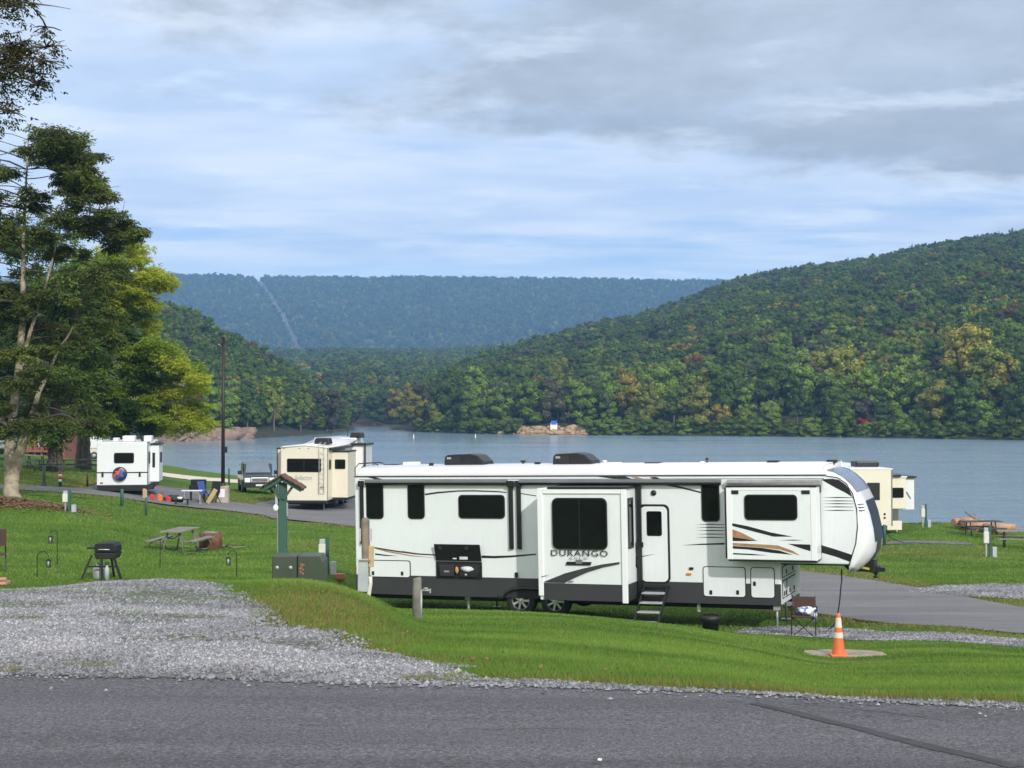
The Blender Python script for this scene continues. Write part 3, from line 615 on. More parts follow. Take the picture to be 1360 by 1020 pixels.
# a crown: leaf clumps spread over the skins of several lobes
def crown_mesh(name, lobes, ncard, size, seed, conif=False):
    r_ = np.random.default_rng(seed); L_ = np.array(lobes, float)  # x y z rx rz
    wgt = L_[:, 3] * L_[:, 4]; li = r_.choice(len(L_), ncard, p=wgt / wgt.sum())
    d = r_.normal(size=(ncard, 3)); d /= np.linalg.norm(d, axis=1)[:, None]; d[:, 2] = np.where(d[:, 2] < -.35, -d[:, 2], d[:, 2])
    ang = np.arctan2(d[:, 1], d[:, 0]); lump = 1 + .16 * np.sin(ang * 3 + li * 2.1 + d[:, 2] * 4) + .12 * np.sin(ang * 5 - li + d[:, 2] * 7)
    rad = (r_.uniform(.72, 1.0, ncard) * lump)
    sc = np.stack([L_[li, 3], L_[li, 3], L_[li, 4]], -1)
    C_ = L_[li, :3] + d * sc * rad[:, None]
    keep = np.ones(ncard, bool)
    for k in range(len(L_)):   # drop cards buried in other lobes
        q = np.linalg.norm((C_ - L_[k, :3]) / np.array([L_[k, 3], L_[k, 3], L_[k, 4]]), axis=1); keep &= ~((q < .68) & (li != k))
    C_, d, li, rad = C_[keep], d[keep], li[keep], rad[keep]; n = len(C_)
    nrm = d + r_.normal(0, .45, (n, 3)); nrm[:, 2] += .25; nrm /= np.linalg.norm(nrm, axis=1)[:, None]
    t = np.cross(nrm, r_.normal(size=(n, 3))); t /= np.linalg.norm(t, axis=1)[:, None]; bt = np.cross(nrm, t)
    s_ = size * r_.uniform(.6, 1.35, n)[:, None]; a, b_ = t * s_, bt * s_ * .62
    V = np.stack([C_ - a, C_ - b_ * 1.0 + a * .1, C_ + a, C_ + b_ + a * .1], 1).reshape(-1, 3)
    Fq = np.arange(4 * n).reshape(n, 4)
    lv = np.clip(r_.random(n) * .8 + .1, 0, 1)
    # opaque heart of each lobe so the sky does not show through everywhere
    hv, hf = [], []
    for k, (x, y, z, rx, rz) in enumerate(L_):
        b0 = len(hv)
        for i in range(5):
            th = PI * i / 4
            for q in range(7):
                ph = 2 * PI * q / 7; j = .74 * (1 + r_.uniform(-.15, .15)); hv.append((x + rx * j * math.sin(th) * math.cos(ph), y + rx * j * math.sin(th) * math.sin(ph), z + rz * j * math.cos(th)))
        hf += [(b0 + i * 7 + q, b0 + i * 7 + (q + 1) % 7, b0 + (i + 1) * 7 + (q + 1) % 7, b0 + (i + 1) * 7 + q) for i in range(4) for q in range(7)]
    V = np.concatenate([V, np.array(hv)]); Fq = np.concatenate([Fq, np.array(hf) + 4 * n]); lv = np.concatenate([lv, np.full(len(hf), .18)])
    me = bpy.data.meshes.new(name); me.vertices.add(len(V)); me.vertices.foreach_set('co', V.astype(np.float32).ravel())
    me.loops.add(Fq.size); me.loops.foreach_set('vertex_index', Fq.astype(np.int32).ravel()); me.polygons.add(len(Fq)); me.polygons.foreach_set('loop_start', np.arange(0, Fq.size, 4, dtype=np.int32))
    A = me.attributes.new('lv', 'FLOAT', 'FACE'); A.data.foreach_set('value', lv.astype(np.float32)); me.update(calc_edges=True)
    # leaves take the light of the clump they belong to
    soft = d * .75 + nrm * .45; soft /= np.linalg.norm(soft, axis=1)[:, None]
    hn = np.concatenate([np.tile(soft[:, None], (1, 4, 1)).reshape(-1, 3)]);
    lo = np.zeros((Fq.size, 3), np.float32); lo[:4 * n] = hn
    me.polygons.foreach_set('use_smooth', np.ones(len(Fq), bool))
    me.normals_split_custom_set([tuple(v) for v in lo])
    me.materials.append(m_crown); return me
def rand_lobes(seed, R0, H, n, flat=.8, base=.20):
    rd = random.Random(seed); out = [(0, 0, H * .62, R0 * .62, H * .22)]
    for i in range(n):
        a = rd.uniform(0, 2 * PI); hh = rd.uniform(base, .93); rr = R0 * (.30 + .42 * math.sin(PI * min(1, max(.12, (1.02 - hh) / (1.02 - base) * .85 + .1)))) * rd.uniform(.75, 1.1)
        q = R0 * rd.uniform(.26, .42); out.append((math.cos(a) * rr, math.sin(a) * rr, H * hh, q, q * flat * rd.uniform(.8, 1.1)))
    return out
def trunk_mb(H, r0, seed, fork=3):
    rd = random.Random(seed); m = MB(); p = [(0, 0, -.5), (0, 0, .0), (rd.uniform(-.2, .2), rd.uniform(-.2, .2), H * .3), (rd.uniform(-.5, .5), rd.uniform(-.5, .5), H * .62)]
    m.tube(p, [r0 * 1.5, r0 * 1.2, r0 * .85, r0 * .4], 7)
    for k in range(fork):
        a = rd.uniform(0, 2 * PI); z = H * rd.uniform(.3, .5); m.tube([(0, 0, z), (math.cos(a) * H * .09, math.sin(a) * H * .09, z + H * .12), (math.cos(a) * H * .17, math.sin(a) * H * .17, z + H * .3)], [r0 * .5, r0 * .35, r0 * .15], 5)
    return m
NV = 7; crowns = []; trunks = []
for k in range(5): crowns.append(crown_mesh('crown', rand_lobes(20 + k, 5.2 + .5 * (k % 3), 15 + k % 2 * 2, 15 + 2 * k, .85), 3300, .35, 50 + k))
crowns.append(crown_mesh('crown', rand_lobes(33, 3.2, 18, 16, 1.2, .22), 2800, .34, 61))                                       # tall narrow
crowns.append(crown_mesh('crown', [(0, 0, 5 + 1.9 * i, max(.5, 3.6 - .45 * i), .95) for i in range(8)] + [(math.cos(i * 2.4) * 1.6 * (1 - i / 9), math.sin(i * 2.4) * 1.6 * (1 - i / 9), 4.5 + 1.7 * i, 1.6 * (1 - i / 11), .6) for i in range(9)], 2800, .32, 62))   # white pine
for k in range(NV):
    tm = trunk_mb(16, .26, k); me = bpy.data.meshes.new('trunk'); me.from_pydata(tm.v, [], tm.f); me.materials.append(m_bark); trunks.append(me)

GREENS = [(.066, .120, .019), (.082, .142, .021), (.050, .098, .023), (.102, .160, .025), (.118, .172, .027), (.070, .122, .027)]
LIGHT = [(.165, .245, .034), (.140, .220, .034), (.20, .27, .038)]
YEL = [(.24, .22, .035), (.19, .20, .035), (.28, .23, .04)]
RUST = [(.15, .09, .032), (.13, .095, .04), (.17, .085, .030)]
DULL = [(.085, .082, .045), (.075, .070, .050)]
TONE = {'deep green': GREENS, 'light green': LIGHT, 'yellowing': YEL, 'rust coloured': RUST, 'dull olive': DULL}
def pick_tone(rd, lower, warm):   # lower: 0 ridge..1 shore
    u = rd.random()
    if u < .006 * (1 + warm) : return 'rust coloured'
    if u < .03 + .07 * lower * (1 + warm): return 'yellowing'
    if u < .07 + .28 * lower * (.4 + warm): return 'light green'
    if u < .16 + .28 * lower * (.4 + warm): return 'dull olive'
    return 'deep green'

# ------------------------------------------------------------------ hills: shore and crest lines by bearing -> real slopes
class Hill:
    def __init__(s, name, cols, pw, label, tree_h):   # cols: px, shore distance, crest distance, crest row in the photo
        C_ = np.array(cols, float); s.c = C_; s.pw = pw; s.th = tree_h
    def crest(s, px):
        Ds, Dr = pchip(s.c[:, 0], s.c[:, 1], px), pchip(s.c[:, 0], s.c[:, 2], px); row = pchip(s.c[:, 0], s.c[:, 3], px)
        return Ds, Dr, np.maximum(CZ + (HY - row) / F * Dr - s.th, 1.0)
    def h(s, x, y):
        px = CX + F * np.asarray(x, float) / np.maximum(y, 50); Ds, Dr, Zr = s.crest(px)
        t = (y - Ds) / (Dr - Ds); up = np.where(t < 1, np.sign(t) * np.abs(np.clip(t, -1, 1)) ** s.pw, 1 - .35 * (t - 1))
        n = (fbm(x / 90, y / 90, 5) - .5) * 2
        base = Zr * up + np.clip(t, 0, .4) * 14 * n * np.clip(1.2 - t, 0, 1) * 1.6
        return np.where(t < 0, -3 * np.minimum(1, -t * 40), np.maximum(base, .8 * np.minimum(t * 30, 1)))
m_hill, nt, b = new_mat('hill_soil'); g = N(nt, 'ShaderNodeNewGeometry'); sx = N(nt, 'ShaderNodeSeparateXYZ'); nt.links.new(g.outputs['Position'], sx.inputs[0])
nn = noise(nt, .35, 6, .7, g.outputs['Position']); c = ramp(nt, nn, [(.3, (.018, .026, .012)), (.7, (.045, .05, .022))])
mr = N(nt, 'ShaderNodeMapRange'); nt.links.new(sx.outputs[2], mr.inputs[0]); mr.inputs[1].default_value = .9; mr.inputs[2].default_value = 2.3; mr.inputs[3].default_value = 1; mr.inputs[4].default_value = 0; ta = N(nt, 'ShaderNodeAttribute', attribute_name='tan')
c = mixc(nt, math_(nt, 'MULTIPLY', mr.outputs[0], ta.outputs['Fac']), c, ramp(nt, nn, [(.3, (.10, .07, .04)), (.55, (.27, .19, .11)), (.75, (.40, .30, .19))])); nt.links.new(c, b.inputs['Base Color']); b.inputs['Roughness'].default_value = .95
bump(nt, b, nn, 1, 1.0)
m_ridge, nt, b = new_mat('ridge_soil'); cu = N(nt, 'ShaderNodeAttribute', attribute_name='tan'); c = mixc(nt, cu.outputs['Fac'], ramp(nt, noise(nt, .02, 4, .6, N(nt, 'ShaderNodeNewGeometry').outputs['Position']), [(.3, (.035, .065, .022)), (.7, (.055, .085, .03))]), (.075, .058, .032)); nt.links.new(c, b.inputs['Base Color'])
def hill_mesh(name, H, p0, p1, dpx, d0, d1, nd, m):
    px = np.arange(p0, p1 + dpx, dpx); t = np.linspace(0, 1, nd); D = d0 * (d1 / d0) ** t
    P, DD = np.meshgrid(px, D); X = (P - CX) / F * DD; Zv = H.h(X, DD); tan_ = (np.abs(P - 730) < 50) * 1.0 if H is HR else ((np.abs(P - 270) < 66) * 1.0 if H is HL else (np.abs(P - (342 + (1 - (DD - 2100) / 1200) * 78)) < 5) * 1.0 if H is HF else P * 0 + .25); I = np.arange(X.size).reshape(X.shape)
    return np_mesh(name, np.stack([X, DD, Zv], -1).reshape(-1, 3), np.stack([I[:-1, :-1], I[:-1, 1:], I[1:, 1:], I[1:, :-1]], -1).reshape(-1, 4), m, True, {'tan': ('POINT', 'FLOAT', tan_)})
HR = Hill('r', [(530, 500, 540, 560), (556, 470, 525, 528), (570, 462, 560, 500), (600, 450, 640, 476), (650, 432, 740, 460), (700, 420, 800, 446), (780, 413, 900, 426), (850, 410, 950, 409), (930, 404, 990, 382), (1000, 398, 1010, 359), (1060, 392, 1010, 348), (1150, 380, 1000, 337), (1250, 366, 980, 317), (1360, 350, 960, 302), (1500, 330, 930, 280), (1900, 290, 880, 250)], .80, '', 10)
HL = Hill('l', [(-900, 240, 520, 330), (-200, 270, 560, 372), (100, 300, 600, 384), (200, 322, 610, 392), (260, 345, 600, 410), (300, 356, 580, 434), (340, 372, 560, 453), (400, 405, 540, 491), (440, 440, 525, 528), (456, 468, 512, 548), (466, 500, 530, 565)], .80, '', 9)
HM = Hill('m', [(250, 650, 1700, 462), (340, 640, 1650, 460), (440, 600, 1600, 459), (455, 585, 1600, 459), (500, 580, 1600, 459), (560, 582, 1600, 459), (640, 600, 1600, 456), (760, 640, 1600, 455), (900, 700, 1600, 455)], .85, '', 12)
HF = Hill('f', [(-900, 2100, 3300, 366), (150, 2100, 3300, 363), (300, 2100, 3300, 364), (334, 2100, 3300, 366), (342, 2100, 3300, 370), (352, 2100, 3300, 366), (500, 2100, 3300, 366.5), (700, 2100, 3300, 368), (950, 2100, 3300, 371), (1400, 2100, 3300, 374), (2300, 2100, 3300, 376)], .9, '', 10)
hs = [('hill', HR, 520, 1900, 10, 285, 1500, 90, m_hill, 'wooded hill rising on the right shore'), ('hill', HL, -900, 470, 10, 235, 1000, 70, m_hill, 'dark wooded hill on the left shore'),
      ('hill', HM, 250, 900, 10, 560, 2400, 70, m_hill, 'low wooded valley floor at the head of the lake'), ('mountain_ridge', HF, -900, 2300, 12, 1900, 4200, 80, m_ridge, 'long level blue ridge closing the view')]
for nm, H, a, b_, c_, d0, d1, nd, m, lab in hs: tag(hill_mesh(nm, H, a, b_, c_, d0, d1, nd, m), lab, None, None, 'structure')

# forest masses: points that carry the same crowns as the shore trees
def forest(name, H, px0, px1, n, dmin, dmax, s0, s1, seed, warm, srcs, label, skip=None, front=0):
    rd = random.Random(seed); r_ = np.random.default_rng(seed); P = []; A = dict(sc=[], rot=[], vi=[], tint=[])
    px = r_.uniform(px0, px1, n * 3); u = r_.random(n * 3); D = np.sqrt(dmin ** 2 + u * (dmax ** 2 - dmin ** 2)); X = (px - CX) / F * D
    Ds, Dr, Zr = H.crest(px); t = (D - Ds) / (Dr - Ds); ok = (D > Ds + 2.0 + front) & (t < 1.12); 
    if skip is not None: ok &= ~skip(px, D, t)
    X, D, t = X[ok][:n], D[ok][:n], t[ok][:n]; h = H.h(X, D); patch = fbm(X / 45, D / 45, seed + 3)
    for i in range(len(X)):
        lower = max(0, 1 - t[i] * 2.2); w_ = warm * (patch[i] > .5) + warm * .5
        tone = pick_tone(rd, lower, w_); c = rd.choice(TONE[tone]); q = rd.uniform(.68, 1.3); sc = rd.uniform(s0, s1) * (1 - .35 * max(0, 1 - (D[i] - Ds.min()) / 1e9))
        A['tint'].append((c[0] * q, c[1] * q, c[2] * q, 1)); A['sc'].append(sc); A['rot'].append(rd.uniform(0, 6.28))
        A['vi'].append(rd.choices(range(NV), [5, 5, 5, 5, 5, 3, 1 + 1.5 * lower])[0]); P.append((X[i], D[i], h[i] - 1.5 * sc))
    me = bpy.data.meshes.new(name); me.from_pydata(P, [], [])
    for k, typ, key in (('sc', 'FLOAT', 'value'), ('rot', 'FLOAT', 'value'), ('vi', 'INT', 'value'), ('tint', 'FLOAT_COLOR', 'color')):
        a = me.attributes.new(k, typ, 'POINT'); a.data.foreach_set(key, np.array(A[k], np.int32 if typ == 'INT' else np.float32).ravel())
    o = link_mesh(name, me); tag(o, label, None, None, 'stuff')
    ng = bpy.data.node_groups.new(name, 'GeometryNodeTree'); ng.interface.new_socket('Geometry', in_out='INPUT', socket_type='NodeSocketGeometry'); ng.interface.new_socket('Geometry', in_out='OUTPUT', socket_type='NodeSocketGeometry')
    gi, go = ng.nodes.new('NodeGroupInput'), ng.nodes.new('NodeGroupOutput'); iop = ng.nodes.new('GeometryNodeInstanceOnPoints'); jn = ng.nodes.new('GeometryNodeJoinGeometry')
    for s_ in reversed(srcs):
        oi = ng.nodes.new('GeometryNodeObjectInfo'); oi.inputs['Object'].default_value = s_; oi.inputs['As Instance'].default_value = True; ng.links.new(oi.outputs['Geometry'], jn.inputs[0])
    def na(nm, ty):
        q = ng.nodes.new('GeometryNodeInputNamedAttribute'); q.data_type = ty; q.inputs[0].default_value = nm; return q.outputs[0]
    cmb = ng.nodes.new('ShaderNodeCombineXYZ'); ng.links.new(na('rot', 'FLOAT'), cmb.inputs[2]); csc = ng.nodes.new('ShaderNodeCombineXYZ')
    for i in range(3): ng.links.new(na('sc', 'FLOAT'), csc.inputs[i])
    ng.links.new(gi.outputs[0], iop.inputs['Points']); ng.links.new(jn.outputs[0], iop.inputs['Instance']); iop.inputs['Pick Instance'].default_value = True
    ng.links.new(na('vi', 'INT'), iop.inputs['Instance Index']); ng.links.new(cmb.outputs[0], iop.inputs['Rotation']); ng.links.new(csc.outputs[0], iop.inputs['Scale']); ng.links.new(iop.outputs[0], go.inputs[0])
    md = o.modifiers.new('trees', 'NODES'); md.node_group = ng; return o

# individual trees of the waterline
def shore_tree(vi, x, y, z, sc, rot, tone, col, label, group):
    t = thing('tree' if vi != 6 else 'pine_tree', label, 'tree', (x, y, z), rot, group); t.scale = (sc,) * 3
    c = link_mesh('crown', crowns[vi], t); c['tint'] = [col[0], col[1], col[2]]
    link_mesh('trunk', trunks[vi], t); return t, c
srcs = [None] * NV; rd = random.Random(99)
def row(H, p0, p1, step, off, place, warm, seed, s0=.75, s1=1.15, gap=None):
    rd = random.Random(seed); px = p0
    while px < p1:
        Ds, Dr, Zr = H.crest(np.array([px])); D = float(Ds[0]) + off + rd.uniform(-2, 3.5); X = (px - CX) / F * D
        if not (gap and gap[0] < px < gap[1] and off < 20):
            tone = rd.choices(['deep green', 'light green', 'yellowing', 'rust coloured', 'dull olive'], [5, 2.2 * warm, 1.2 * warm, .25, .8])[0]; col = rd.choice(TONE[tone]); q = rd.uniform(.8, 1.2); col = tuple(c * q for c in col)
            vi = rd.choices(range(NV), [4, 4, 4, 4, 4, 5, 2])[0]
            if vi == 6: tone = 'deep green'; col = GREENS[2]
            kind = 'pine' if vi == 6 else 'broadleaf tree'
            t, c = shore_tree(vi, X, D, max(float(H.h(np.array([X]), np.array([D]))[0]), .3) - 1.6 - rd.uniform(0, 2.0), rd.uniform(s0, s1), rd.uniform(0, 6.28), tone, col, f'{tone} {kind} standing {place}', f'{tone} {kind}s {place}'.replace('trees ', 'trees ') )
            if srcs[vi] is None: srcs[vi] = c
        px += step * F / D * rd.uniform(.7, 1.35) * (1 if off < 20 else 1.2)
row(HR, 558, 1420, 6.0, 4, 'at the water on the right shore', 1.7, 1, .55, .95, (688, 780))
row(HR, 566, 1420, 7.5, 16, 'second from the water on the right shore', 2.2, 2, .8, 1.2)
row(HL, 214, 292, 6.0, 7, 'above the rocky left bank', .6, 5, .6, .9)
row(HL, 296, 460, 6.0, 7, 'at the water below the left hill', 1.3, 3, .6, .95)
row(HM, 462, 556, 8, 6, 'at the water in the far cove', .5, 4, .9, 1.2)
# trees the photo singles out
for (px, off, vi, sc, col, lab) in [(857, 3, 5, .95, (.17, .20, .035), 'slim yellow-green tree at the water, right of the blue beach sign'), (1240, 4, 1, .85, (.22, .22, .04), 'bushy yellow tree at the right waterline, left of the red shrub'), (1285, 20, 3, 1.35, (.30, .28, .045), 'broad bright yellow tree, tallest yellow crown on the right shore'), (1320, 17, 0, 1.2, (.20, .24, .04), 'lime green tree just right of the broadest yellow crown'), (925, 85, 2, .7, (.20, .10, .035), 'orange-red tree halfway up the right hill'), (1115, 26, 4, 1.2, (.24, .26, .04), 'light yellow tree above the shore wood under the right hill'), (833, 70, 1, .65, (.22, .18, .035), 'gold crowned tree low on the right hill above the cove point')]:
    Ds, _, _ = HR.crest(np.array([px])); D = float(Ds[0]) + off; X = (px - CX) / F * D
    shore_tree(vi, X, D, float(HR.h(np.array([X]), np.array([D]))[0]) - 1, sc, px * .01, '', col, lab, None)
def shrub_at(px, D, H, sc, col, lab, name='shrub'):
    X = (px - CX) / F * D; t = thing(name, lab, 'shrub', (X, D, max(H, 0)), 1.0); t.scale = (sc,) * 3
    c = link_mesh('foliage', crowns[0], t); c['tint'] = list(col); c.location = (0, 0, -5.5)
shrub_at(1146, 384, 1.0, .42, (.30, .030, .022), 'small scarlet shrub at the water under the right hill')
for k in range(NV):
    if srcs[k] is None: _, srcs[k] = shore_tree(k, (1420 - CX) / F * 360, 360, 1, 1, 0, '', GREENS[0], 'tall tree at the far right waterline', None)
rd = random.Random(314)
for k in range(84):
    px = 560 + 810 * (k + rd.uniform(-.3, .3)) / 84
    if 690 < px < 778: continue
    Ds, _, _ = HR.crest(np.array([px])); D = float(Ds[0]) + rd.uniform(.5, 3.5); X = (px - CX) / F * D; c = rd.choice(GREENS[3:5] + LIGHT[:1]); q_ = rd.uniform(.7, 1.1)
    t = thing('shrub', 'green shrub leaning over the water along the right shore', 'shrub', (X, D, .2), rd.uniform(0, 6), 'shrubs along the right shore'); s_ = rd.uniform(.28, .48); t.scale = (s_ * 1.5, s_ * 1.2, s_)
    c_ = link_mesh('foliage', crowns[k % 5], t); c_['tint'] = [v * q_ for v in c]; c_.location = (0, 0, -5.0)
cut = lambda px, D, t: np.abs((px - (342 + (1 - t) * 78)) ) < 4.6
forest('forest', HR, 540, 1500, 8500, 350, 1060, .62, .98, 11, 1.0, srcs, 'dense early autumn woods covering the right hill', None, 18)
forest('forest', HL, -150, 466, 2600, 262, 690, .6, .95, 12, 1.3, srcs, 'dense woods covering the left hill', None, 10)
forest('forest', HM, 330, 760, 4600, 580, 1750, .75, 1.15, 13, .15, srcs, 'woods of the valley at the head of the lake', None, 10)
forest('forest', HF, 60, 1120, 24000, 2120, 3420, .95, 1.4, 14, .2, srcs, 'hazy blue woods on the far ridge', cut)

# ------------------------------------------------------------------ campground trees
def px_blobs(poly, Y, n, r0, r1, dep, seed, flat=.6, sp=.44):
    rd = random.Random(seed); P = np.array(poly, float); out = []; tries = 0
    while len(out) < n and tries < 20000:
        tries += 1; px = rd.uniform(P[:, 0].min(), P[:, 0].max()); py = rd.uniform(P[:, 1].min(), P[:, 1].max())
        if not inpoly(np.array([px]), np.array([py]), poly)[0]: continue
        r = rd.uniform(r0, r1); p = at(px, py, Y + rd.uniform(-dep, dep))
        if any((p - q).length < (r + s) * sp for q, s in out): continue
        out.append((p, r))
    return out
def leafy(name, blobs, dens, lsize, seed, cols, droop=.5, flat=.6, transl=.35, hollow=.25, parent=None, bias=None):
    """sprays of narrow drooping leaflets set on twigs inside flattened branch fans"""
    r_ = np.random.default_rng(seed); C_, Dn, T = [], [], []
    for k, (c, r) in enumerate(blobs):
        n = int(dens * r * r); d = r_.normal(size=(n, 3)); d /= np.linalg.norm(d, axis=1)[:, None]; rad = r * r_.uniform(hollow, 1, n) ** .55
        # gather into sub-fans
        nf = max(4, int(r * 7)); fc = r_.normal(size=(nf, 3)); fc /= np.linalg.norm(fc, axis=1)[:, None]; fi = r_.integers(0, nf, n)
        d = d * .42 + fc[fi] * .75; rad *= .92
        p = d * rad[:, None]; p[:, 2] *= flat; p[:, 2] -= droop * .16 * (np.hypot(p[:, 0], p[:, 1]) ** 2) / max(r, .1)
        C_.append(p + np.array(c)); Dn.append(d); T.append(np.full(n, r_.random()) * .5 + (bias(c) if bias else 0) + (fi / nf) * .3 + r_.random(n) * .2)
    C_ = np.concatenate(C_); Dn = np.concatenate(Dn); T = np.concatenate(T); n = len(C_); m_ = 4
    out = np.stack([Dn[:, 0], Dn[:, 1], np.full(n, -.25)], -1) + r_.normal(0, .35, (n, 3)); out /= np.linalg.norm(out, axis=1)[:, None]
    side = np.cross(out, (0, 0, 1)); side /= np.linalg.norm(side, axis=1)[:, None] + 1e-6
    V, lv = [], []
    for j in range(m_):
        sgn = 1 if j % 2 else -1; st = C_ + out * (lsize * .8 * (j // 2)); dirn = side * sgn * .8 + out * .6 + r_.normal(0, .25, (n, 3)); dirn[:, 2] -= droop * .5; dirn /= np.linalg.norm(dirn, axis=1)[:, None]
        wv = np.cross(dirn, r_.normal(0, .5, (n, 3)) + np.array([0, 0, 1.])); wv /= np.linalg.norm(wv, axis=1)[:, None] + 1e-6; l = lsize * r_.uniform(.8, 1.5, n)[:, None]; w_ = lsize * .22
        V.append(np.stack([st, st + dirn * l * .5 + wv * w_, st + dirn * l, st + dirn * l * .5 - wv * w_], 1)); lv.append(T)
    V = np.concatenate(V).reshape(-1, 3); lv = np.concatenate(lv)
    key = 'leaf_' + name + str(seed)
    m = leaf_mat(key, .4, transl, False, cols)
    return np_mesh(name, V, np.arange(len(V)).reshape(-1, 4), m, False, {'lv': ('FACE', 'FLOAT', lv)}, parent=parent), n * m_
def limb(mb, a, b_, r0, r1, rd, sag=.1, n=6):
    a, b_ = Vector(a), Vector(b_); L_ = (b_ - a).length; pts = []
    for i in range(n + 1):
        t = i / n; p = a.lerp(b_, t); p.z += L_ * sag * math.sin(PI * t) ; p += Vector((rd.uniform(-1, 1), rd.uniform(-1, 1), rd.uniform(-1, 1))) * L_ * .03 * math.sin(PI * t); pts.append(p)
    mb.tube(pts, [r0 + (r1 - r0) * i / n for i in range(n + 1)], 6); return pts
def camp_tree(name, label, base, stems, blobs, cols, m_tr, dens, lsize, seed, droop=.5, flat=.6, transl=.35, hollow=.25, twigs=5, bias=None):
    rd = random.Random(seed); t = thing(name, label, 'tree', base); tb = MB(); lb = MB(); joints = []
    for st in stems:  # list of (point, radius)
        pts = [Vector(p) for p, r in st]; rr = [r for p, r in st]
        dense, dr = [], []
        for i in range(len(pts) - 1):
            for k in range(5):
                q = k / 5; dense.append(pts[i].lerp(pts[i + 1], q) + Vector((rd.uniform(-1, 1), rd.uniform(-1, 1), 0)) * rr[i] * .12); dr.append((rr[i] * (1 - q) + rr[i + 1] * q) * rd.uniform(.94, 1.06))
        dense.append(pts[-1]); dr.append(rr[-1]); tb.tube(dense, dr, 12); joints += list(zip(dense, dr))[4:]
    base_v = Vector(base)
    for c, r in blobs:
        best = min(joints, key=lambda j: (j[0] - c).length + (8 if j[0].z > c.z + .3 else 0) * 1.0)
        pts = limb(lb, best[0], c, min(best[1] * .55, .03 + .012 * (best[0] - c).length), .02, rd, .08)
        for q in range(twigs):
            d = Vector((rd.gauss(0, 1), rd.gauss(0, 1), rd.gauss(0, .5))).normalized(); lb.tube([c, c + d * r * .5 + Vector((0, 0, .05 * r)), c + d * r * .95], [.016, .01, .005], 4)
    tb.v = [tuple(Vector(v) - base_v) for v in tb.v]
    lb.v = [tuple(Vector(v) - base_v) for v in lb.v]
    tr = tb.build('trunk', m_tr, t, recalc=False); lb.build('branches', m_bark_dark, t, recalc=False)
    o, n = leafy('crown', [(c - base_v, r) for c, r in blobs], dens, lsize, seed, cols, droop, flat, transl, hollow, t, (lambda c: bias(c + base_v)) if bias else None)
    print(name, n); return t
# A: forked pale tree at the left edge
YA = 60.0; bA = gp(17, 660, 40, 75); YA = bA.y
def sA(l): return [(at(px, py, YA + dy), r) for px, py, dy, r in l]
colsA = [(0, (.045, .058, .018)), (.45, (.088, .118, .028)), (.8, (.15, .19, .040)), (1, (.28, .28, .06))]
stA = [sA([(17, 668, 0, .40), (16, 640, 0, .31), (13, 610, 0, .24), (14, 580, .1, .21), (18, 545, .3, .20), (24, 500, .4, .18), (29, 440, .5, .15), (30, 380, .5, .11), (30, 320, .4, .08), (33, 250, .3, .05), (36, 185, .2, .03)]),
       sA([(17, 640, 0, .26), (22, 618, 0, .24), (30, 590, -.2, .21), (40, 560, -.4, .14), (52, 520, -.8, .10), (75, 470, -1, .06), (100, 430, -1, .03)]),
       sA([(24, 500, .4, .11), (40, 440, .2, .08), (60, 380, 0, .05), (80, 300, 0, .03)]),
       sA([(14, 590, .1, .16), (-10, 520, .3, .14), (-60, 440, .5, .10), (-110, 360, .5, .05)])]
polyA = [(-170, 250), (-120, 180), (0, 215), (20, 175), (50, 158), (85, 165), (115, 180), (128, 215), (135, 250), (140, 270), (158, 298), (178, 310), (150, 325), (165, 345), (150, 380), (150, 430), (145, 470), (140, 500), (150, 530), (120, 570), (60, 580), (40, 560), (0, 575), (-170, 580)]
blA = px_blobs(polyA, YA, 190, .55, 1.2, 3.4, 5, sp=.43) + px_blobs([(60, 170), (120, 185), (135, 250), (185, 305), (165, 345), (90, 300)], YA, 34, .6, 1.0, 2.0, 6, sp=.40)
camp_tree('tree', 'tall forked tree with pale bark and dark feathery foliage at the left edge', bA, stA, blA, colsA, m_bark_pale, 300, .15, 71, .6, .50, .25)
# B: dark trunk between the forked tree and the small trailer
bB = gp(72, 626, 60, 120); YB = bB.y
def sB(l): return [(at(px, py, YB + dy), r) for px, py, dy, r in l]
colsB = [(0, (.034, .068, .016)), (.5, (.080, .135, .024)), (1, (.19, .27, .045))]
blB = px_blobs([(-60, 330), (60, 300), (110, 350), (125, 420), (130, 500), (135, 560), (110, 580), (0, 584), (-60, 560)], YB, 42, 1.4, 2.4, 3, 8)
camp_tree('tree', 'broad dark tree on a single brown trunk behind the forked pale tree', bB, [sB([(71, 630, 0, .75), (74, 612, 0, .50), (75, 590, 0, .42), (74, 560, 0, .36), (70, 480, 0, .28), (66, 380, 0, .12)]), sB([(75, 590, 0, .3), (95, 540, 0, .2), (115, 460, 0, .1)])], blB, colsB, m_bark_dark, 150, .24, 72, .5, .6, .3)
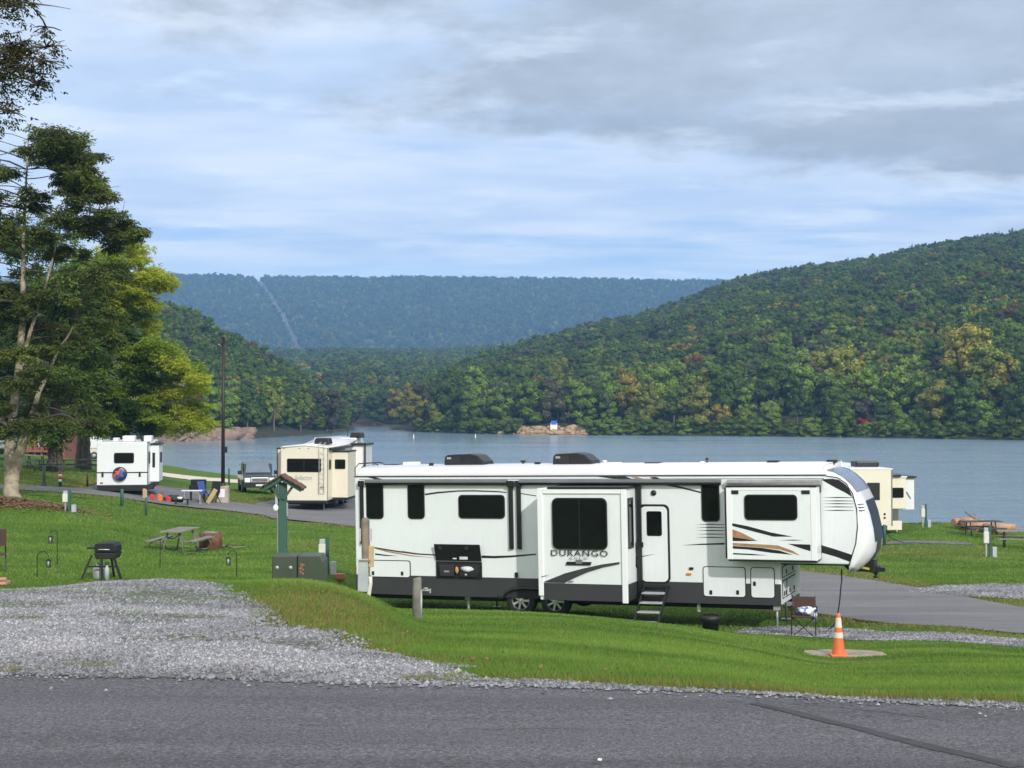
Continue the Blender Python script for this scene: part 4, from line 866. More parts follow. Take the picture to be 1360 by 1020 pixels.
# C: yellowing tree, two trunks close together
bC = gp(107, 622, 60, 120); YC = bC.y
def sC(l): return [(at(px, py, YC + dy), r) for px, py, dy, r in l]
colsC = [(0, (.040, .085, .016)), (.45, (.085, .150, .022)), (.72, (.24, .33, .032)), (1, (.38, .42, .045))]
blC = px_blobs([(130, 330), (165, 318), (200, 345), (212, 375), (205, 400), (195, 420), (210, 450), (240, 478), (262, 490), (275, 505), (268, 530), (272, 550), (262, 566), (230, 572), (200, 560), (170, 576), (130, 580), (110, 500), (110, 400)], YC - 5, 95, .9, 1.7, 2.2, 9)
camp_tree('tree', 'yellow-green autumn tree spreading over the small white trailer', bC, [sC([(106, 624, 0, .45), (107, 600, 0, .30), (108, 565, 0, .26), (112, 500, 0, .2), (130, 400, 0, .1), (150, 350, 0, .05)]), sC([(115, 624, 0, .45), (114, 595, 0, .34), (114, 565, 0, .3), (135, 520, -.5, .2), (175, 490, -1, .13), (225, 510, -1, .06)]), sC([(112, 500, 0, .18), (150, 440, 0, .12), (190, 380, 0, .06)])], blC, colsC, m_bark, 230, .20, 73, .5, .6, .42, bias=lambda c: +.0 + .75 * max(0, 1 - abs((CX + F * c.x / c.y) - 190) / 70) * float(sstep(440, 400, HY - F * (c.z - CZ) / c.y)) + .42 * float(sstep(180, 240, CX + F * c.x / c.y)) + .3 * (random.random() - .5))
# D: sparse boughs hanging in at the upper left
YD = 27.0; bD = gx(-230, YD)
def sD(l): return [(at(px, py, YD + dy), r) for px, py, dy, r in l]
colsD = [(0, (.030, .034, .014)), (.5, (.060, .060, .022)), (1, (.095, .085, .030))]
blD = px_blobs([(-60, -30), (45, -30), (66, 0), (60, 40), (62, 85), (58, 110), (45, 140), (20, 165), (-10, 180), (-60, 180)], YD, 26, .28, .50, 1.0, 10) + px_blobs([(-330, -420), (0, -300), (30, -60), (-60, 150), (-330, 120)], YD, 34, .9, 1.6, 2.5, 11)
stD = [[(bD + Vector((0, 0, -.3)), .42), (bD + Vector((.1, 0, 1.5)), .32), (bD + Vector((.3, 0, 5)), .27), (bD + Vector((.2, 0, 8)), .2), (bD + Vector((.6, .3, 11)), .1)], sD([(-215, 150, 0, .14), (-120, 110, 0, .09), (-40, 90, 0, .05), (10, 80, 0, .03)]), sD([(-215, 60, 0, .12), (-100, 10, 0, .08), (-20, -5, 0, .04), (70, 6, 0, .008), (92, 10, 0, .004)])]
camp_tree('tree', 'sparse brownish boughs hanging into the upper left corner', bD, stD, blD, colsD, m_bark, 210, .085, 74, .7, .9, .2, .1, 7)
# ------------------------------------------------------------------ paints shared by the vehicles
m_white = mat('rv_white', (.735, .775, .785), .32, 0, .05, .6, 0, .16)
m_cap = mat('cap_gelcoat', (.80, .82, .83), .18, 0, .02, .5, 0, 0, .4)
m_roof = mat('roof_membrane', (.70, .71, .735), .45, 0, .06, 1.2, 0, .18)
m_skirt = mat('skirt_charcoal', (.040, .042, .044), .42, 0, .12, 1.5, 0, .25)
m_glass = mat('window_glass', (.006, .006, .007), .07, 0, .2, 1)
m_black = mat('black_trim', (.012, .012, .013), .38, 0, .2, 4)
m_rubber = mat('rubber', (.020, .020, .021), .85, 0, .25, 5, .3)
m_chrome = mat('alloy', (.66, .67, .68), .35, .45, .15, 5)
m_galv = mat('galvanised', (.42, .43, .43), .55, .5, .2, 4, .2, .4)
m_grey = mat('decal_grey', (.16, .17, .18), .4, 0, .1, 2)
m_capgrey = mat('cap_blue_grey', (.16, .19, .26), .25, 0, .1, 1, 0, 0, .4)
m_copper = mat('decal_copper', (.36, .20, .10), .45, 0, .25, 6)
m_amber = mat('amber_lens', (.75, .25, .03), .2, 0, .1, 4)
m_redl = mat('red_lens', (.45, .02, .02), .2, 0, .1, 4)
m_steel = mat('painted_steel', (.018, .018, .019), .5, .2, .2, 5, .2, .3)
m_cream = mat('cream_panel', (.70, .66, .54), .35, 0, .04, .8, 0, .15)
m_tread = mat('step_tread', (.42, .42, .42), .6, .3, .2, 6, .3)
m_cloth = mat('white_cloth', (.62, .64, .68), .9, 0, .2, 6, .4)

YAW = math.atan2(-4.0, 10.3); PIT = R(1.14)
RV0 = Vector((-200 / F * 39.0, 39.0, 2.6))
rv = thing('fifth_wheel_trailer', 'long white fifth wheel trailer lettered DURANGO with black and copper stripes', 'trailer', RV0, rot=(0, -PIT, YAW))
RM = Matrix.Translation(RV0) @ Euler((0, -PIT, YAW)).to_matrix().to_4x4(); RI = RM.inverted()
def Q(px, py, w=0.0):      # a pixel read back on the trailer's side (w = how far it stands out): (length, height)
    o = RI @ Vector((0, 0, CZ)); d = RI.to_3x3() @ Vector(((px - CX) / F, 1, (HY - py) / F)); t = (-w - o.y) / d.y; p = o + d * t; return (p.x, p.z)
def Ql(pts, w=0.0): return [Q(a, b_, w) for a, b_ in pts]
def plate(name, pts, w, th, m, parent, bevel=0): # a panel whose outer face lies at w
    return MB().prism(Ql(pts, w), -w, -w + th).build(name, m, parent, bevel)
def rrect(x0, y0, x1, y1, r, n=4):
    out = []
    for cx, cy, a0 in ((x1 - r, y1 - r, 0), (x0 + r, y1 - r, 90), (x0 + r, y0 + r, 180), (x1 - r, y0 + r, 270)):
        for k in range(n + 1):
            a = R(a0 + 90 * k / n); out.append((cx + r * math.cos(a), cy + r * math.sin(a)))
    return out
def rr(px0, py0, px1, py1, w, rad=.08):
    (x0, z1), (x1, z0) = Q(px0, py0, w), Q(px1, py1, w); (_, z1b), (_, z0b) = Q(px1, py0, w), Q(px0, py1, w)
    return rrect(x0, min(z0, z0b) * .5 + max(z0, z0b) * .5, x1, (z1 + z1b) / 2, rad)
W = 2.46
def win(px0, py0, px1, py1, w=0.0, rad=.10, parent=rv, split=None, name='window'):
    P = rr(px0, py0, px1, py1, w, rad); x0 = min(p[0] for p in P); x1 = max(p[0] for p in P); z0 = min(p[1] for p in P); z1 = max(p[1] for p in P)
    fr = MB().prism(P, -w - .022, -w + .01).build(name, m_black, parent)
    e = .028; MB().prism(rrect(x0 + e, z0 + e, x1 - e, z1 - e, max(rad - .02, .02)), -w - .026, -w - .018).build('pane', m_glass, fr)
    if split:
        s_ = MB()
        for t in split: s_.box(((x0 + (x1 - x0) * t), -w - .027, (z0 + z1) / 2), (.02, .008, (z1 - z0) - .08))
        s_.build('mullion', m_black, fr)
    return fr
# main shell: side outline with the raised nose
zc0, zc1 = Q(472, 632)[1], Q(1098, 632)[1]; xr = Q(472, 700)[0]; xf = Q(1036, 780)[0]; zsk = (Q(480, 787)[1] + Q(1035, 804)[1]) / 2; zov = Q(1100, 749)[1]; xn = Q(1128, 752)[0]; zfas = (zc0 + zc1) / 2
print('RV length', xr, xf, xn, 'heights', zsk, zov, zfas, Q(1098, 620))
seam = Ql([(1097, 632), (1112, 634), (1124, 642), (1132, 655), (1137.5, 676), (1138.5, 700), (1136, 722), (1131, 738), (1127, 751)])
body_poly = [(xr, zsk), (xf, zsk), (xf, zov), (seam[-1][0], zov)] + seam[::-1][1:-1] + [(seam[0][0], zfas), (xr + .0, zfas)]
body = MB().prism(body_poly, 0, W).build('body', m_white, rv, .03)
# roof with rolled edges
pr = [(-.0, 0), (-.012, .03), (.03, .14), (.12, .215), (.35, .25), (W / 2, .27), (W - .35, .25), (W - .12, .215), (W - .03, .14), (W + .012, .03), (W, 0)]
xs_ = [xr + .02, xr + .06, xr + .16, (xr + seam[0][0]) / 2, seam[0][0] - .02]; sc_z = [.25, .7, 1, 1, 1]
m_ = MB(); vs = []
for x, q in zip(xs_, sc_z): vs += [(x, y, zfas + z * q) for y, z in pr]
k = len(pr); fs = [(i * k + j, i * k + j + 1, (i + 1) * k + j + 1, (i + 1) * k + j) for i in range(len(xs_) - 1) for j in range(k - 1)] + [tuple(range(k)), tuple(range(4 * k, 5 * k))]
m_.add(vs, fs, True); m_.build('roof', m_roof, rv)
g_ = MB(); g_.box(((xr + seam[0][0]) / 2, -.010, zfas + .005), (seam[0][0] - xr, .03, .022)).build('gutter', m_black, rv)
MB().box(((xr + seam[0][0]) / 2 + .05, -.004, zfas - .075), (seam[0][0] - xr - .2, .012, .012)).build('seam_rail', m_grey, rv)
# skirt (charcoal lower band), interrupted by wheel arch
wz = Q(693.3, 805, -.12)[1]; wx1 = Q(693.3, 805, -.12)[0]; wx2 = Q(739.3, 810, -.12)[0]; wr = .395
zs1 = (Q(500, 766)[1] + Q(1034, 772)[1]) / 2
wz = wr + .02
ar0, ar1 = Q(668, 780)[0], Q(750, 780)[0]
arch = [(xr - .0, zsk - .004), (ar0, zsk - .004), (ar0 + .08, zsk + .12), (ar0 + .28, zsk + .22), ((ar0 + ar1) / 2 - .25, zsk + .25), ((ar0 + ar1) / 2 + .15, zsk + .24), (ar1 - .25, zsk + .20), (ar1 + .0, zsk + .08), (ar1 + .12, zsk - .004)]
MB().prism(arch + [(Q(712, 780)[0] * 0 + ar1 + .2, zsk - .004), (xf + .004, zsk - .004), (xf + .004, zs1), (xr - .004, zs1)], -.008, W + .008).build('skirt', m_skirt, rv)
af = MB()
pts = [(x, -.03, z) for x, z in [(ar0 - .12, zsk + .0)] + arch[1:]]
af.tube(pts, .045, 8); af.build('wheel_arch', m_black, rv)
# dark wheel well + chassis
MB().prism([(a, b_ - (.002 if i else 0)) for i, (a, b_) in enumerate(arch[1:])], -.006, W + .006).build('wheel_well', m_rubber, rv)
ch = MB()
for y in (.45, W - .45): ch.span((xr + .1, y - .03, zsk - .16), (xf - .1, y + .03, zsk + .01))
for x in np.linspace(xr + .3, xf - .3, 9): ch.span((x - .03, .45, zsk - .12), (x + .03, W - .45, zsk - .06))
ch.build('chassis', m_steel, rv)
def wheel_part(parent, x, y, z, r, wd, m_r=None, out=-1, name='wheel', spokes=7, ax='y'):
    h = wd / 2
    prof = [(r * .60, -h), (r * .9, -h), (r * .985, -h * .75), (r, -h * .3), (r, h * .3), (r * .985, h * .75), (r * .9, h), (r * .60, h)]
    t = MB().lathe(prof, (0, 0, 0), ax, 28); o = t.build(name, m_rubber, parent); o.location = (x, y, z)
    rm = MB(); f_ = out * (h - .01)
    rm.lathe([(r * .62, f_ - out * .0), (r * .62, f_ - out * .06), (r * .56, f_ - out * .06), (r * .56, f_)], (0, 0, 0), ax, 28)
    for k in range(spokes):
        a = 2 * PI * k / spokes; c, s_ = math.cos(a), math.sin(a)
        p0 = (r * .10 * c, f_ - out * .01, r * .10 * s_); p1 = (r * .58 * c, f_ - out * .02, r * .58 * s_)
        if ax == 'x': p0 = (p0[1], p0[0], p0[2]); p1 = (p1[1], p1[0], p1[2])
        rm.bar(p0, p1, r * .13, r * .06, up=(0, 1, 0) if ax == 'y' else (1, 0, 0))
    rm.lathe([(0, f_ + out * .015), (r * .13, f_ + out * .01), (r * .15, f_ - out * .03)], (0, 0, 0), ax, 14)
    ro = rm.build('rim', m_r or m_chrome, o)
    bk = MB().lathe([(0, f_ - out * .07), (r * .6, f_ - out * .07)], (0, 0, 0), ax, 20).build('brake_disc', m_black, o)
    return o
for x in (wx1, wx2):
    wheel_part(rv, x, .14, wz, wr, .24, out=-1); wheel_part(rv, x, W - .14, wz, wr, .24, out=1)
for x in (wx1, wx2): pass
MB().tube([(wx1, .2, wz), (wx1, W - .2, wz)], .05, 8).tube([(wx2, .2, wz), (wx2, W - .2, wz)], .05, 8).build('axle', m_steel, rv)
# windows on the wall
win(486.5, 640, 510, 689); win(541.5, 640, 564.6, 689); win(609, 657, 671, 688.5); win(931, 640, 956, 692.5)
# awnings: rolled tubes, heads, arms
def awn(px0, px1, py, r=.055, mt=None):
    a = Q(px0, py, .09); b_ = Q(px1, py, .09); o = MB().tube([(a[0], -.10, a[1]), (b_[0], -.10, b_[1])], r, 14).build('awning_roll', mt or m_black, rv)
    MB().span((a[0], -.175, a[1] + r * .2), (b_[0], -.02, a[1] + r + .03)).build('awning_cover', m_grey if mt is None else m_galv, o, .01)
awn(486, 673, 641.5); awn(690, 957, 641.5); awn(966, 1091, 642, .06, m_galv)
def arm(px, py0, py1, w=.055, dep=.07):
    a = Q(px, py0, .06); b_ = Q(px, py1, .06); o = MB().span((a[0] - w, -dep, b_[1]), (a[0] + w, -.004, a[1])).build('awning_arm', m_black, rv, .008)
    MB().span((a[0] - w * 1.5, -dep - .05, a[1] - .12), (a[0] + w * 1.5, -.003, a[1] + .03)).build('arm_bracket', m_black, o, .006); MB().box((a[0], -dep - .01, b_[1] + .06), (w * 1.2, .03, .10)).build('arm_foot', m_black, o, .006)
arm(479.5, 640, 722, .045); arm(677.5, 640, 729); arm(688, 640, 729); arm(1086, 647, 742, .045)
MB().span((Q(483.5, 640)[0], -.03, Q(485, 722)[1]), (Q(486.3, 640)[0], -.003, Q(485, 641)[1])).build('awning_rail', m_white, rv)
# big slide-out
SW = .92
def slide(px0, py0, px1, py1, w, z0=None):
    (x0, _), (x1, _) = Q(px0, py0, w), Q(px1, py0, w); zt_ = Q((px0 + px1) / 2, py0, w)[1]; zb = z0 if z0 is not None else Q((px0 + px1) / 2, py1, w)[1]
    return x0, x1, zb, zt_
x0, x1, zb, z1 = slide(713, 648.5, 831, 790, SW); zsb = Q(770, 775, SW)[1]; zb = Q(770, 797.5, SW)[1]
sl = MB().span((x0 + .03, -SW + .03, zb), (x1 - .03, .3, z1)).build('slide_out', m_white, rv, .012)
def P3(parent, name, a, b_, m, bev=0): return MB().span(a, b_).build(name, m, parent, bev)
fl = MB(); fl.span((x0, -SW - .012, zb + .10), (x0 + .135, -SW + .06, z1 - .0)).span((x1 - .135, -SW - .012, zb - .03), (x1, -SW + .06, z1 - .0)).span((x0 + .137, -SW - .008, z1 - .13), (x1 - .137, -SW + .06, z1 + .0)); fl.build('corner_flange', m_cap, sl, .012)
P3(sl, 'top_trim', (Q(727, 650, SW)[0], -SW - .02, z1 - .015), (x1 + .02, -.01, z1 + .035), m_black)
P3(sl, 'slide_skirt', (x0 + .138, -SW - .006, zb + .006), (x1 - .138, -SW + .05, zsb), m_skirt)
P3(sl, 'slide_skirt', (x1 - .06, -SW + .08, zb + .006), (x1 - .018, -.01, zsb), m_skirt)
P3(sl, 'side_dark_strip', (x1 + .01, -.10, zb), (x1 + .12, -.002, z1 + .02), m_black)  # black strip stands in for the shadow gap where slide-out meets wall
win(733, 661, 807, 729.5, SW, .14, sl, (.5,))
sw_ = MB().span((x1 - .028, -SW + .20, Q(830, 728, SW * .6)[1]), (x1 - .008, -.30, Q(830, 661, SW * .6)[1])).build('window', m_black, sl)
MB().span((x1 - .01, -SW + .24, Q(830, 724, SW * .6)[1]), (x1 - .003, -.34, Q(830, 665, SW * .6)[1])).build('pane', m_glass, sw_)
def decal(pts, m, w=0.0, parent=rv, name='stripe_decal', th=.003, ex=.004):
    return MB().prism(Ql(pts, w + ex), -w - ex, -w - ex + th).build(name, m, parent)
def dz(pts, z, ox, oy): return [(ox + a / z, oy + b_ / z) for a, b_ in pts]     # crop coordinates -> photo pixels
c4 = lambda p: dz(p, 4.533, 640, 590)
c3 = lambda p: dz(p, 4.533, 440, 590)
c5 = lambda p: dz(p, 4.533, 900, 590)
decal(c4([(368, 828), (400, 815), (500, 775), (600, 748), (720, 722), (828, 707), (828, 718), (730, 738), (640, 765), (560, 800), (497, 832)]), m_skirt, SW, sl)
decal(c4([(358, 794), (410, 781), (358, 800)]), m_black, SW + .012, sl)
decal(c4([(520, 822), (550, 821), (550, 827), (520, 828)]), m_grey, SW, sl)
# lettering
def text(body, x, z, y, size, m, parent, name='lettering', sx=1.0, space=1.0, rotz=0, th=.002, loc=None, rot=None, shear=0, align='LEFT'):
    c = bpy.data.curves.new(name, 'FONT'); c.body = body; c.size = size; c.space_character = space; c.shear = shear; c.extrude = th; c.align_x = align; c.resolution_u = 3
    tmp = bpy.data.objects.new(name, c); COL.objects.link(tmp); dg = bpy.context.evaluated_depsgraph_get(); dg.update()
    me = bpy.data.meshes.new_from_object(tmp.evaluated_get(dg)); bpy.data.objects.remove(tmp); me.materials.clear(); me.materials.append(m)
    o = link_mesh(name, me, parent); o.location = (x, y, z); o.rotation_euler = rot or (R(90), 0, 0); o.scale = (sx, 1, 1); return o
def fit_text(body, pxa, pxb, pya, pyb, w, m, parent, **k):
    (xa, za), (xb, zb_) = Q(pxa, pyb, w), Q(pxb, pya, w); o = text(body, xa, za, -w - .006, 1.0, m, parent, **k)
    bb = [Vector(c) for c in o.bound_box]; wx = max(b[0] for b in bb) - min(b[0] for b in bb); hy = max(b[1] for b in bb) - min(b[1] for b in bb)
    o.scale = ((xb - xa) / wx, (zb_ - za) / hy, 1); o.location.x = xa - min(b[0] for b in bb) * o.scale.x; o.location.z = za - min(b[1] for b in bb) * o.scale.y; return o
fit_text('DURANGO', 732, 807, 731, 737.6, SW, m_black, sl, space=1.12)
for ch_, a_, b_ in (('G', 756, 760), ('O', 762.5, 766.5), ('L', 769.5, 772.5), ('D', 775.5, 779.5)): fit_text(ch_, a_, b_, 739.6, 742.8, SW, m_grey, sl, name='letter')
bd = decal([(752.5, 745.5), (785.5, 746), (784, 750.5), (751, 750)], m_black, SW, sl, 'badge')
decal([(764.5, 743), (773, 743), (773, 748.5), (764.5, 748.5)], m_grey, SW + .003, sl, 'badge')
# door, steps, handles
zd = Q(868, 773)[1]
P = rr(847.2, 669.5, 890.5, 774, 0, .14); dr = MB().prism(P, -.02, .01).build('door', m_black, rv)
P = rr(850.5, 672.5, 887.5, 772, .02, .12); MB().prism(P, -.032, -.012).build('door_leaf', m_white, dr)
P = rr(858.4, 678.7, 879, 711.5, .03, .05); MB().prism(P, -.042, -.02).build('window', m_glass, dr)
a = Q(852.5, 723); MB().box((a[0], -.05, a[1]), (.09, .05, .13)).build('handle', m_black, dr, .01)
a0, a1 = Q(839.7, 720), Q(848, 771); cp = MB().span((a0[0], -.012, a1[1]), (a1[0] - .04, -.002, a0[1])).build('control_panel', m_white, rv)
for py, r in ((728, .05), (735, .03), (744, .04), (752, .03), (767, .035)): a = Q(843.5, py); MB().lathe([(r, -.012), (r, -.03), (r * .7, -.034), (r * .7, -.02)], (a[0], 0, a[1]), 'y', 12).build('knob', m_galv, cp)
a, b_ = Q(846.5, 718.5), Q(846.5, 753); MB().tube([(a[0], -.01, a[1]), (a[0], -.12, a[1] - .03), (b_[0], -.12, b_[1] + .03), (b_[0], -.01, b_[1])], .018, 8).build('grab_handle', m_black, rv)
st = empty('entry_steps'); st.parent = rv
tr = [(848.5, 882.7, 787), (846, 879.8, 799.8), (843, 877.6, 812.2), (841.9, 875, 826)]
ws = [.30, .52, .74, .96]; corners = []
for (p0, p1, py), w_ in zip(tr, ws):
    a, b_ = Q(p0 + 1, py, w_ + .12), Q(p1 - 1, py, w_ + .12); xa, xb, zz = a[0], b_[0], (a[1] + b_[1]) / 2; corners.append((xa, xb, w_, zz))
xa = sum(c[0] for c in corners) / 4; xb = sum(c[1] for c in corners) / 4
for _, _, w_, zz in corners: MB().span((xa + .02, -w_ - .13, zz - .035), (xb - .02, -w_ + .13, zz)).build('step', m_tread, st, .008)
fr = MB()
for x in (xa, xb): fr.bar((x, -.05, corners[0][3] + .12), (x, -corners[-1][2] - .10, corners[-1][3] - .02), .035, .07); fr.bar((x, -corners[-1][2], corners[-1][3] - .02), (x, -corners[-1][2], corners[-1][3] - .16), .035, .035); fr.bar((x, -.02, corners[0][3] + .14), (x, -.32, corners[0][3] + .02), .03, .03)
fr.span((xa, -.12, corners[0][3] + .10), (xb, -.05, corners[0][3] + .16)); fr.build('step_frame', m_steel, st)
# porch light, marker, vents
a = Q(868, 654.5); MB().lathe([(0, -.05), (.05, -.045), (.07, -.02), (.07, 0)], (a[0], 0, a[1]), 'y', 16).build('porch_light', m_black, rv)
a = Q(918, 754.5); MB().box((a[0], -.02, a[1]), (.10, .04, .06)).build('outlet_box', m_black, rv, .008)
a = Q(915, 761.5); MB().box((a[0], -.02, a[1]), (.12, .05, .055)).build('marker_light', m_amber, rv, .015)
a = Q(686.3, 763); MB().box((a[0], -.02, a[1]), (.08, .04, .13)).build('outlet_box', m_black, rv, .008)
# storage hatch standing open, kit inside
zz0, zz1 = Q(610, 768)[1], Q(610, 745.5)[1]; xa, xb = Q(580, 756)[0], Q(640.5, 756)[0]
cb = MB().span((xa, -.03, zz0), (xb, -.004, zz0 + .05)).span((xa, -.03, zz1 - .03), (xb, -.004, zz1)).span((xa, -.03, zz0 + .05), (xa + .05, -.004, zz1 - .03)).span((xb - .05, -.03, zz0 + .05), (xb, -.004, zz1 - .03)).build('storage_compartment', m_black, rv)
MB().span((xa + .05, -.012, zz0 + .05), (xb - .05, -.003, zz1 - .03)).build('compartment_back', m_rubber, cb)
MB().span((xa + .12, -.10, zz0 + .06), (xa + .52, -.015, zz1 - .09)).build('tool_case', mat('case_black', (.03, .03, .032), .4), cb, .015)
MB().span((xa + .26, -.108, zz0 + .17), (xa + .40, -.098, zz0 + .21)).build('case_label', m_galv, cb)
MB().span((xa + .68, -.10, zz0 + .055), (xb - .09, -.015, zz0 + .18)).build('stove', m_steel, cb, .01)
MB().lathe([(.0, -.12), (.035, -.115), (.035, -.10)], (xa + .86, 0, zz0 + .11), 'y', 12).build('dial', m_galv, cb)
MB().blob((xa + .88, -.06, zz0 + .25), (.17, .07, .07), 14, 8, .22, 3).build('towel', m_cloth, cb)
MB().blob((xa + .60, -.07, zz0 + .22), (.05, .03, .09), 10, 7, .2, 4).build('glove', mat('orange_cloth', (.55, .25, .12), .8), cb)
ld = MB(); zl = Q(610, 722)[1]; ld.add([(xa, -.05, zz1 + .02), (xb, -.05, zz1 + .02), (xb, -.16, zl), (xa, -.16, zl), (xa, -.01, zz1 + .02), (xb, -.01, zz1 + .02), (xb, -.12, zl), (xa, -.12, zl)], [(0, 1, 2, 3), (7, 6, 5, 4), (0, 3, 7, 4), (1, 5, 6, 2), (3, 2, 6, 7), (0, 4, 5, 1)])
hd = ld.build('hatch_lid', m_black, rv, .012)
MB().box((xa + .80, -.085, zz1 + .10), (.22, .015, .07)).box((xa + .55, -.085, zz1 + .085), (.10, .015, .03)).build('sticker', m_cloth, hd)
for q in (.18, .92): MB().box((xa + q, -.165, zl - .09), (.10, .02, .09)).build('hinge', m_rubber, hd)
# baggage doors
def bag(px0, py0, px1, py1, lat, parent=rv, w=0):
    P = rr(px0, py0, px1, py1, w, .07); o = MB().prism(P, -w - .014, -w + .006).build('baggage_door', m_black, parent); e = 1.1
    P = rr(px0 + e, py0 + e, px1 - e, py1 - e, w, .06); MB().prism(P, -w - .022, -w - .008).build('door_skin', m_white, o)
    for lx, ly in lat: a = Q(lx, ly); MB().box((a[0], -w - .03, a[1]), (.065, .022, .10)).build('latch', m_black, o, .008)
bag(491, 743.5, 546, 766.5, [(496.5, 760.5), (535, 761)]); bag(933, 752, 990.5, 792.5, [(944, 786), (979.5, 786)]); bag(996, 753, 1029, 794, [(1001.8, 774.5)])
a = Q(474, 758); tl = MB().span((xr - .02, .03, a[1] - .18), (xr + .0, .18, a[1] + .1)).build('tail_light', m_redl, rv)
MB().box((Q(475, 756)[0] + .02, -.01, Q(475, 756)[1]), (.06, .03, .25)).build('side_marker', m_cap, rv, .008)
# wall stripes
decal(c3([(563, 297), (640, 286), (760, 277), (860, 276), (1000, 281), (1055, 287), (1055, 293), (1000, 288), (860, 284), (760, 285), (640, 296), (566, 307)]), m_black)
decal(c3([(1140, 293), (1232, 308), (1232, 313), (1140, 298)]), m_black)
decal(c3([(265, 618), (400, 640), (520, 655), (633, 662), (633, 669), (520, 663), (400, 648), (268, 626)]), m_black)
decal(c3([(240, 612), (340, 640), (480, 666), (633, 684), (480, 672), (340, 648), (240, 620)]), m_copper)
decal(c3([(265, 655), (330, 664), (400, 671), (330, 671), (265, 664)]), m_black)
decal(c3([(425, 640), (520, 655), (425, 645)]), m_grey)
decal(c3([(905, 668), (980, 671), (1080, 668), (1232, 657), (1232, 665), (1080, 680), (980, 685), (905, 683)]), m_black)
decal(c3([(210, 197), (260, 197), (330, 215), (300, 219)]), m_black, .0)
decal(c4([(690, 194), (860, 194), (900, 206), (985, 219), (870, 218), (790, 206)]), m_black, .006)
decal(c4([(900, 197), (935, 197), (1010, 219), (985, 220)]), m_copper, .006)
decal(c4([(1010, 197), (1050, 197), (1100, 219), (1050, 219)]), m_black, .006)
decal(c4([(1080, 243), (1170, 247), (1317, 285), (1317, 294), (1210, 268)]), m_black)
decal(c4([(858, 290), (895, 284), (895, 290), (858, 295)]), m_black)
decal(c4([(905, 684), (960, 672), (1045, 658), (960, 678), (905, 691)]), m_black, .032)
for y_ in (482, 500, 519, 540, 560): decal(c5([(110, y_), (200, y_ - 4), (280, y_ - 1), (280, y_ + 2), (200, y_ + 2)]), m_black)
decal(c5([(20, 607), (150, 597), (280, 592), (280, 603), (150, 605)]), m_black)
# front slide-out
FW = .62
x0, x1, zb, z1 = slide(964, 647.5, 1083, 743.5, FW)
s2_ = MB().span((x0, -FW, zb), (x1, .3, z1)).build('slide_out', m_white, rv, .015)
f2 = MB(); f2.span((x0 - .004, -FW - .01, zb), (x0 + .13, -FW + .05, z1)).span((x1 - .13, -FW - .01, zb), (x1 + .004, -FW + .05, z1)).span((x0 + .132, -FW - .008, z1 - .07), (x1 - .132, -FW + .05, z1 + .004)); f2.build('corner_flange', m_cap, s2_, .01)
P3(s2_, 'top_trim', (x0 - .01, -FW - .015, z1 + .01), (x1 + .01, -.01, z1 + .05), m_black)
P3(s2_, 'side_dark_strip', (x0 - .05, -FW + .03, zb + .02), (x0 - .002, -.01, z1), m_black)
P3(s2_, 'slide_floor', (x0 + .02, -FW + .02, zb - .04), (x1 - .02, -.01, zb - .002), m_black)
win(988, 656.6, 1059, 690.6, FW, .10, s2_)
for a, b_ in ((971, 980.5), (1064, 1075)): q0, q1 = Q(a, 651, FW), Q(b_, 656, FW); P3(s2_, 'vent', (q0[0], -FW - .016, q1[1]), (q1[0], -FW - .004, q0[1]), m_black)
SD = lambda p, m: decal(c5(p), m, FW, s2_)
SD([(325, 474), (420, 492), (560, 530), (690, 555), (575, 555), (440, 520), (325, 490)], m_black)
SD([(325, 510), (380, 530), (470, 576), (325, 558)], m_copper); SD([(325, 558), (400, 568), (483, 580), (400, 582), (325, 581)], m_black)
SD([(325, 592), (600, 607), (690, 640), (735, 668), (610, 632), (500, 620), (325, 608)], m_copper)
SD([(325, 611), (500, 622), (610, 638), (690, 664), (560, 652), (420, 632), (325, 626)], m_black)
SD([(608, 576), (690, 573), (755, 577), (690, 579)], m_black); SD([(325, 653), (440, 658), (535, 668), (440, 666), (325, 661)], m_black)
SD([(662, 598), (797, 603), (797, 643), (730, 622)], m_black)
decal(c5([(853, 603), (950, 632), (1052, 666), (1033, 706), (950, 676), (853, 648)]), m_black)
for y_ in (320, 340, 357, 376, 397): decal(c5([(868, y_ + (y_ - 320) * .02), (960, y_ - 3), (1056, y_), (1056, y_ + 2), (960, y_ + 3)]), m_black)
decal(c5([(862, 211), (930, 207), (968, 214), (1008, 242), (1030, 268), (1050, 318), (1010, 292), (950, 262), (890, 228)]), m_black)
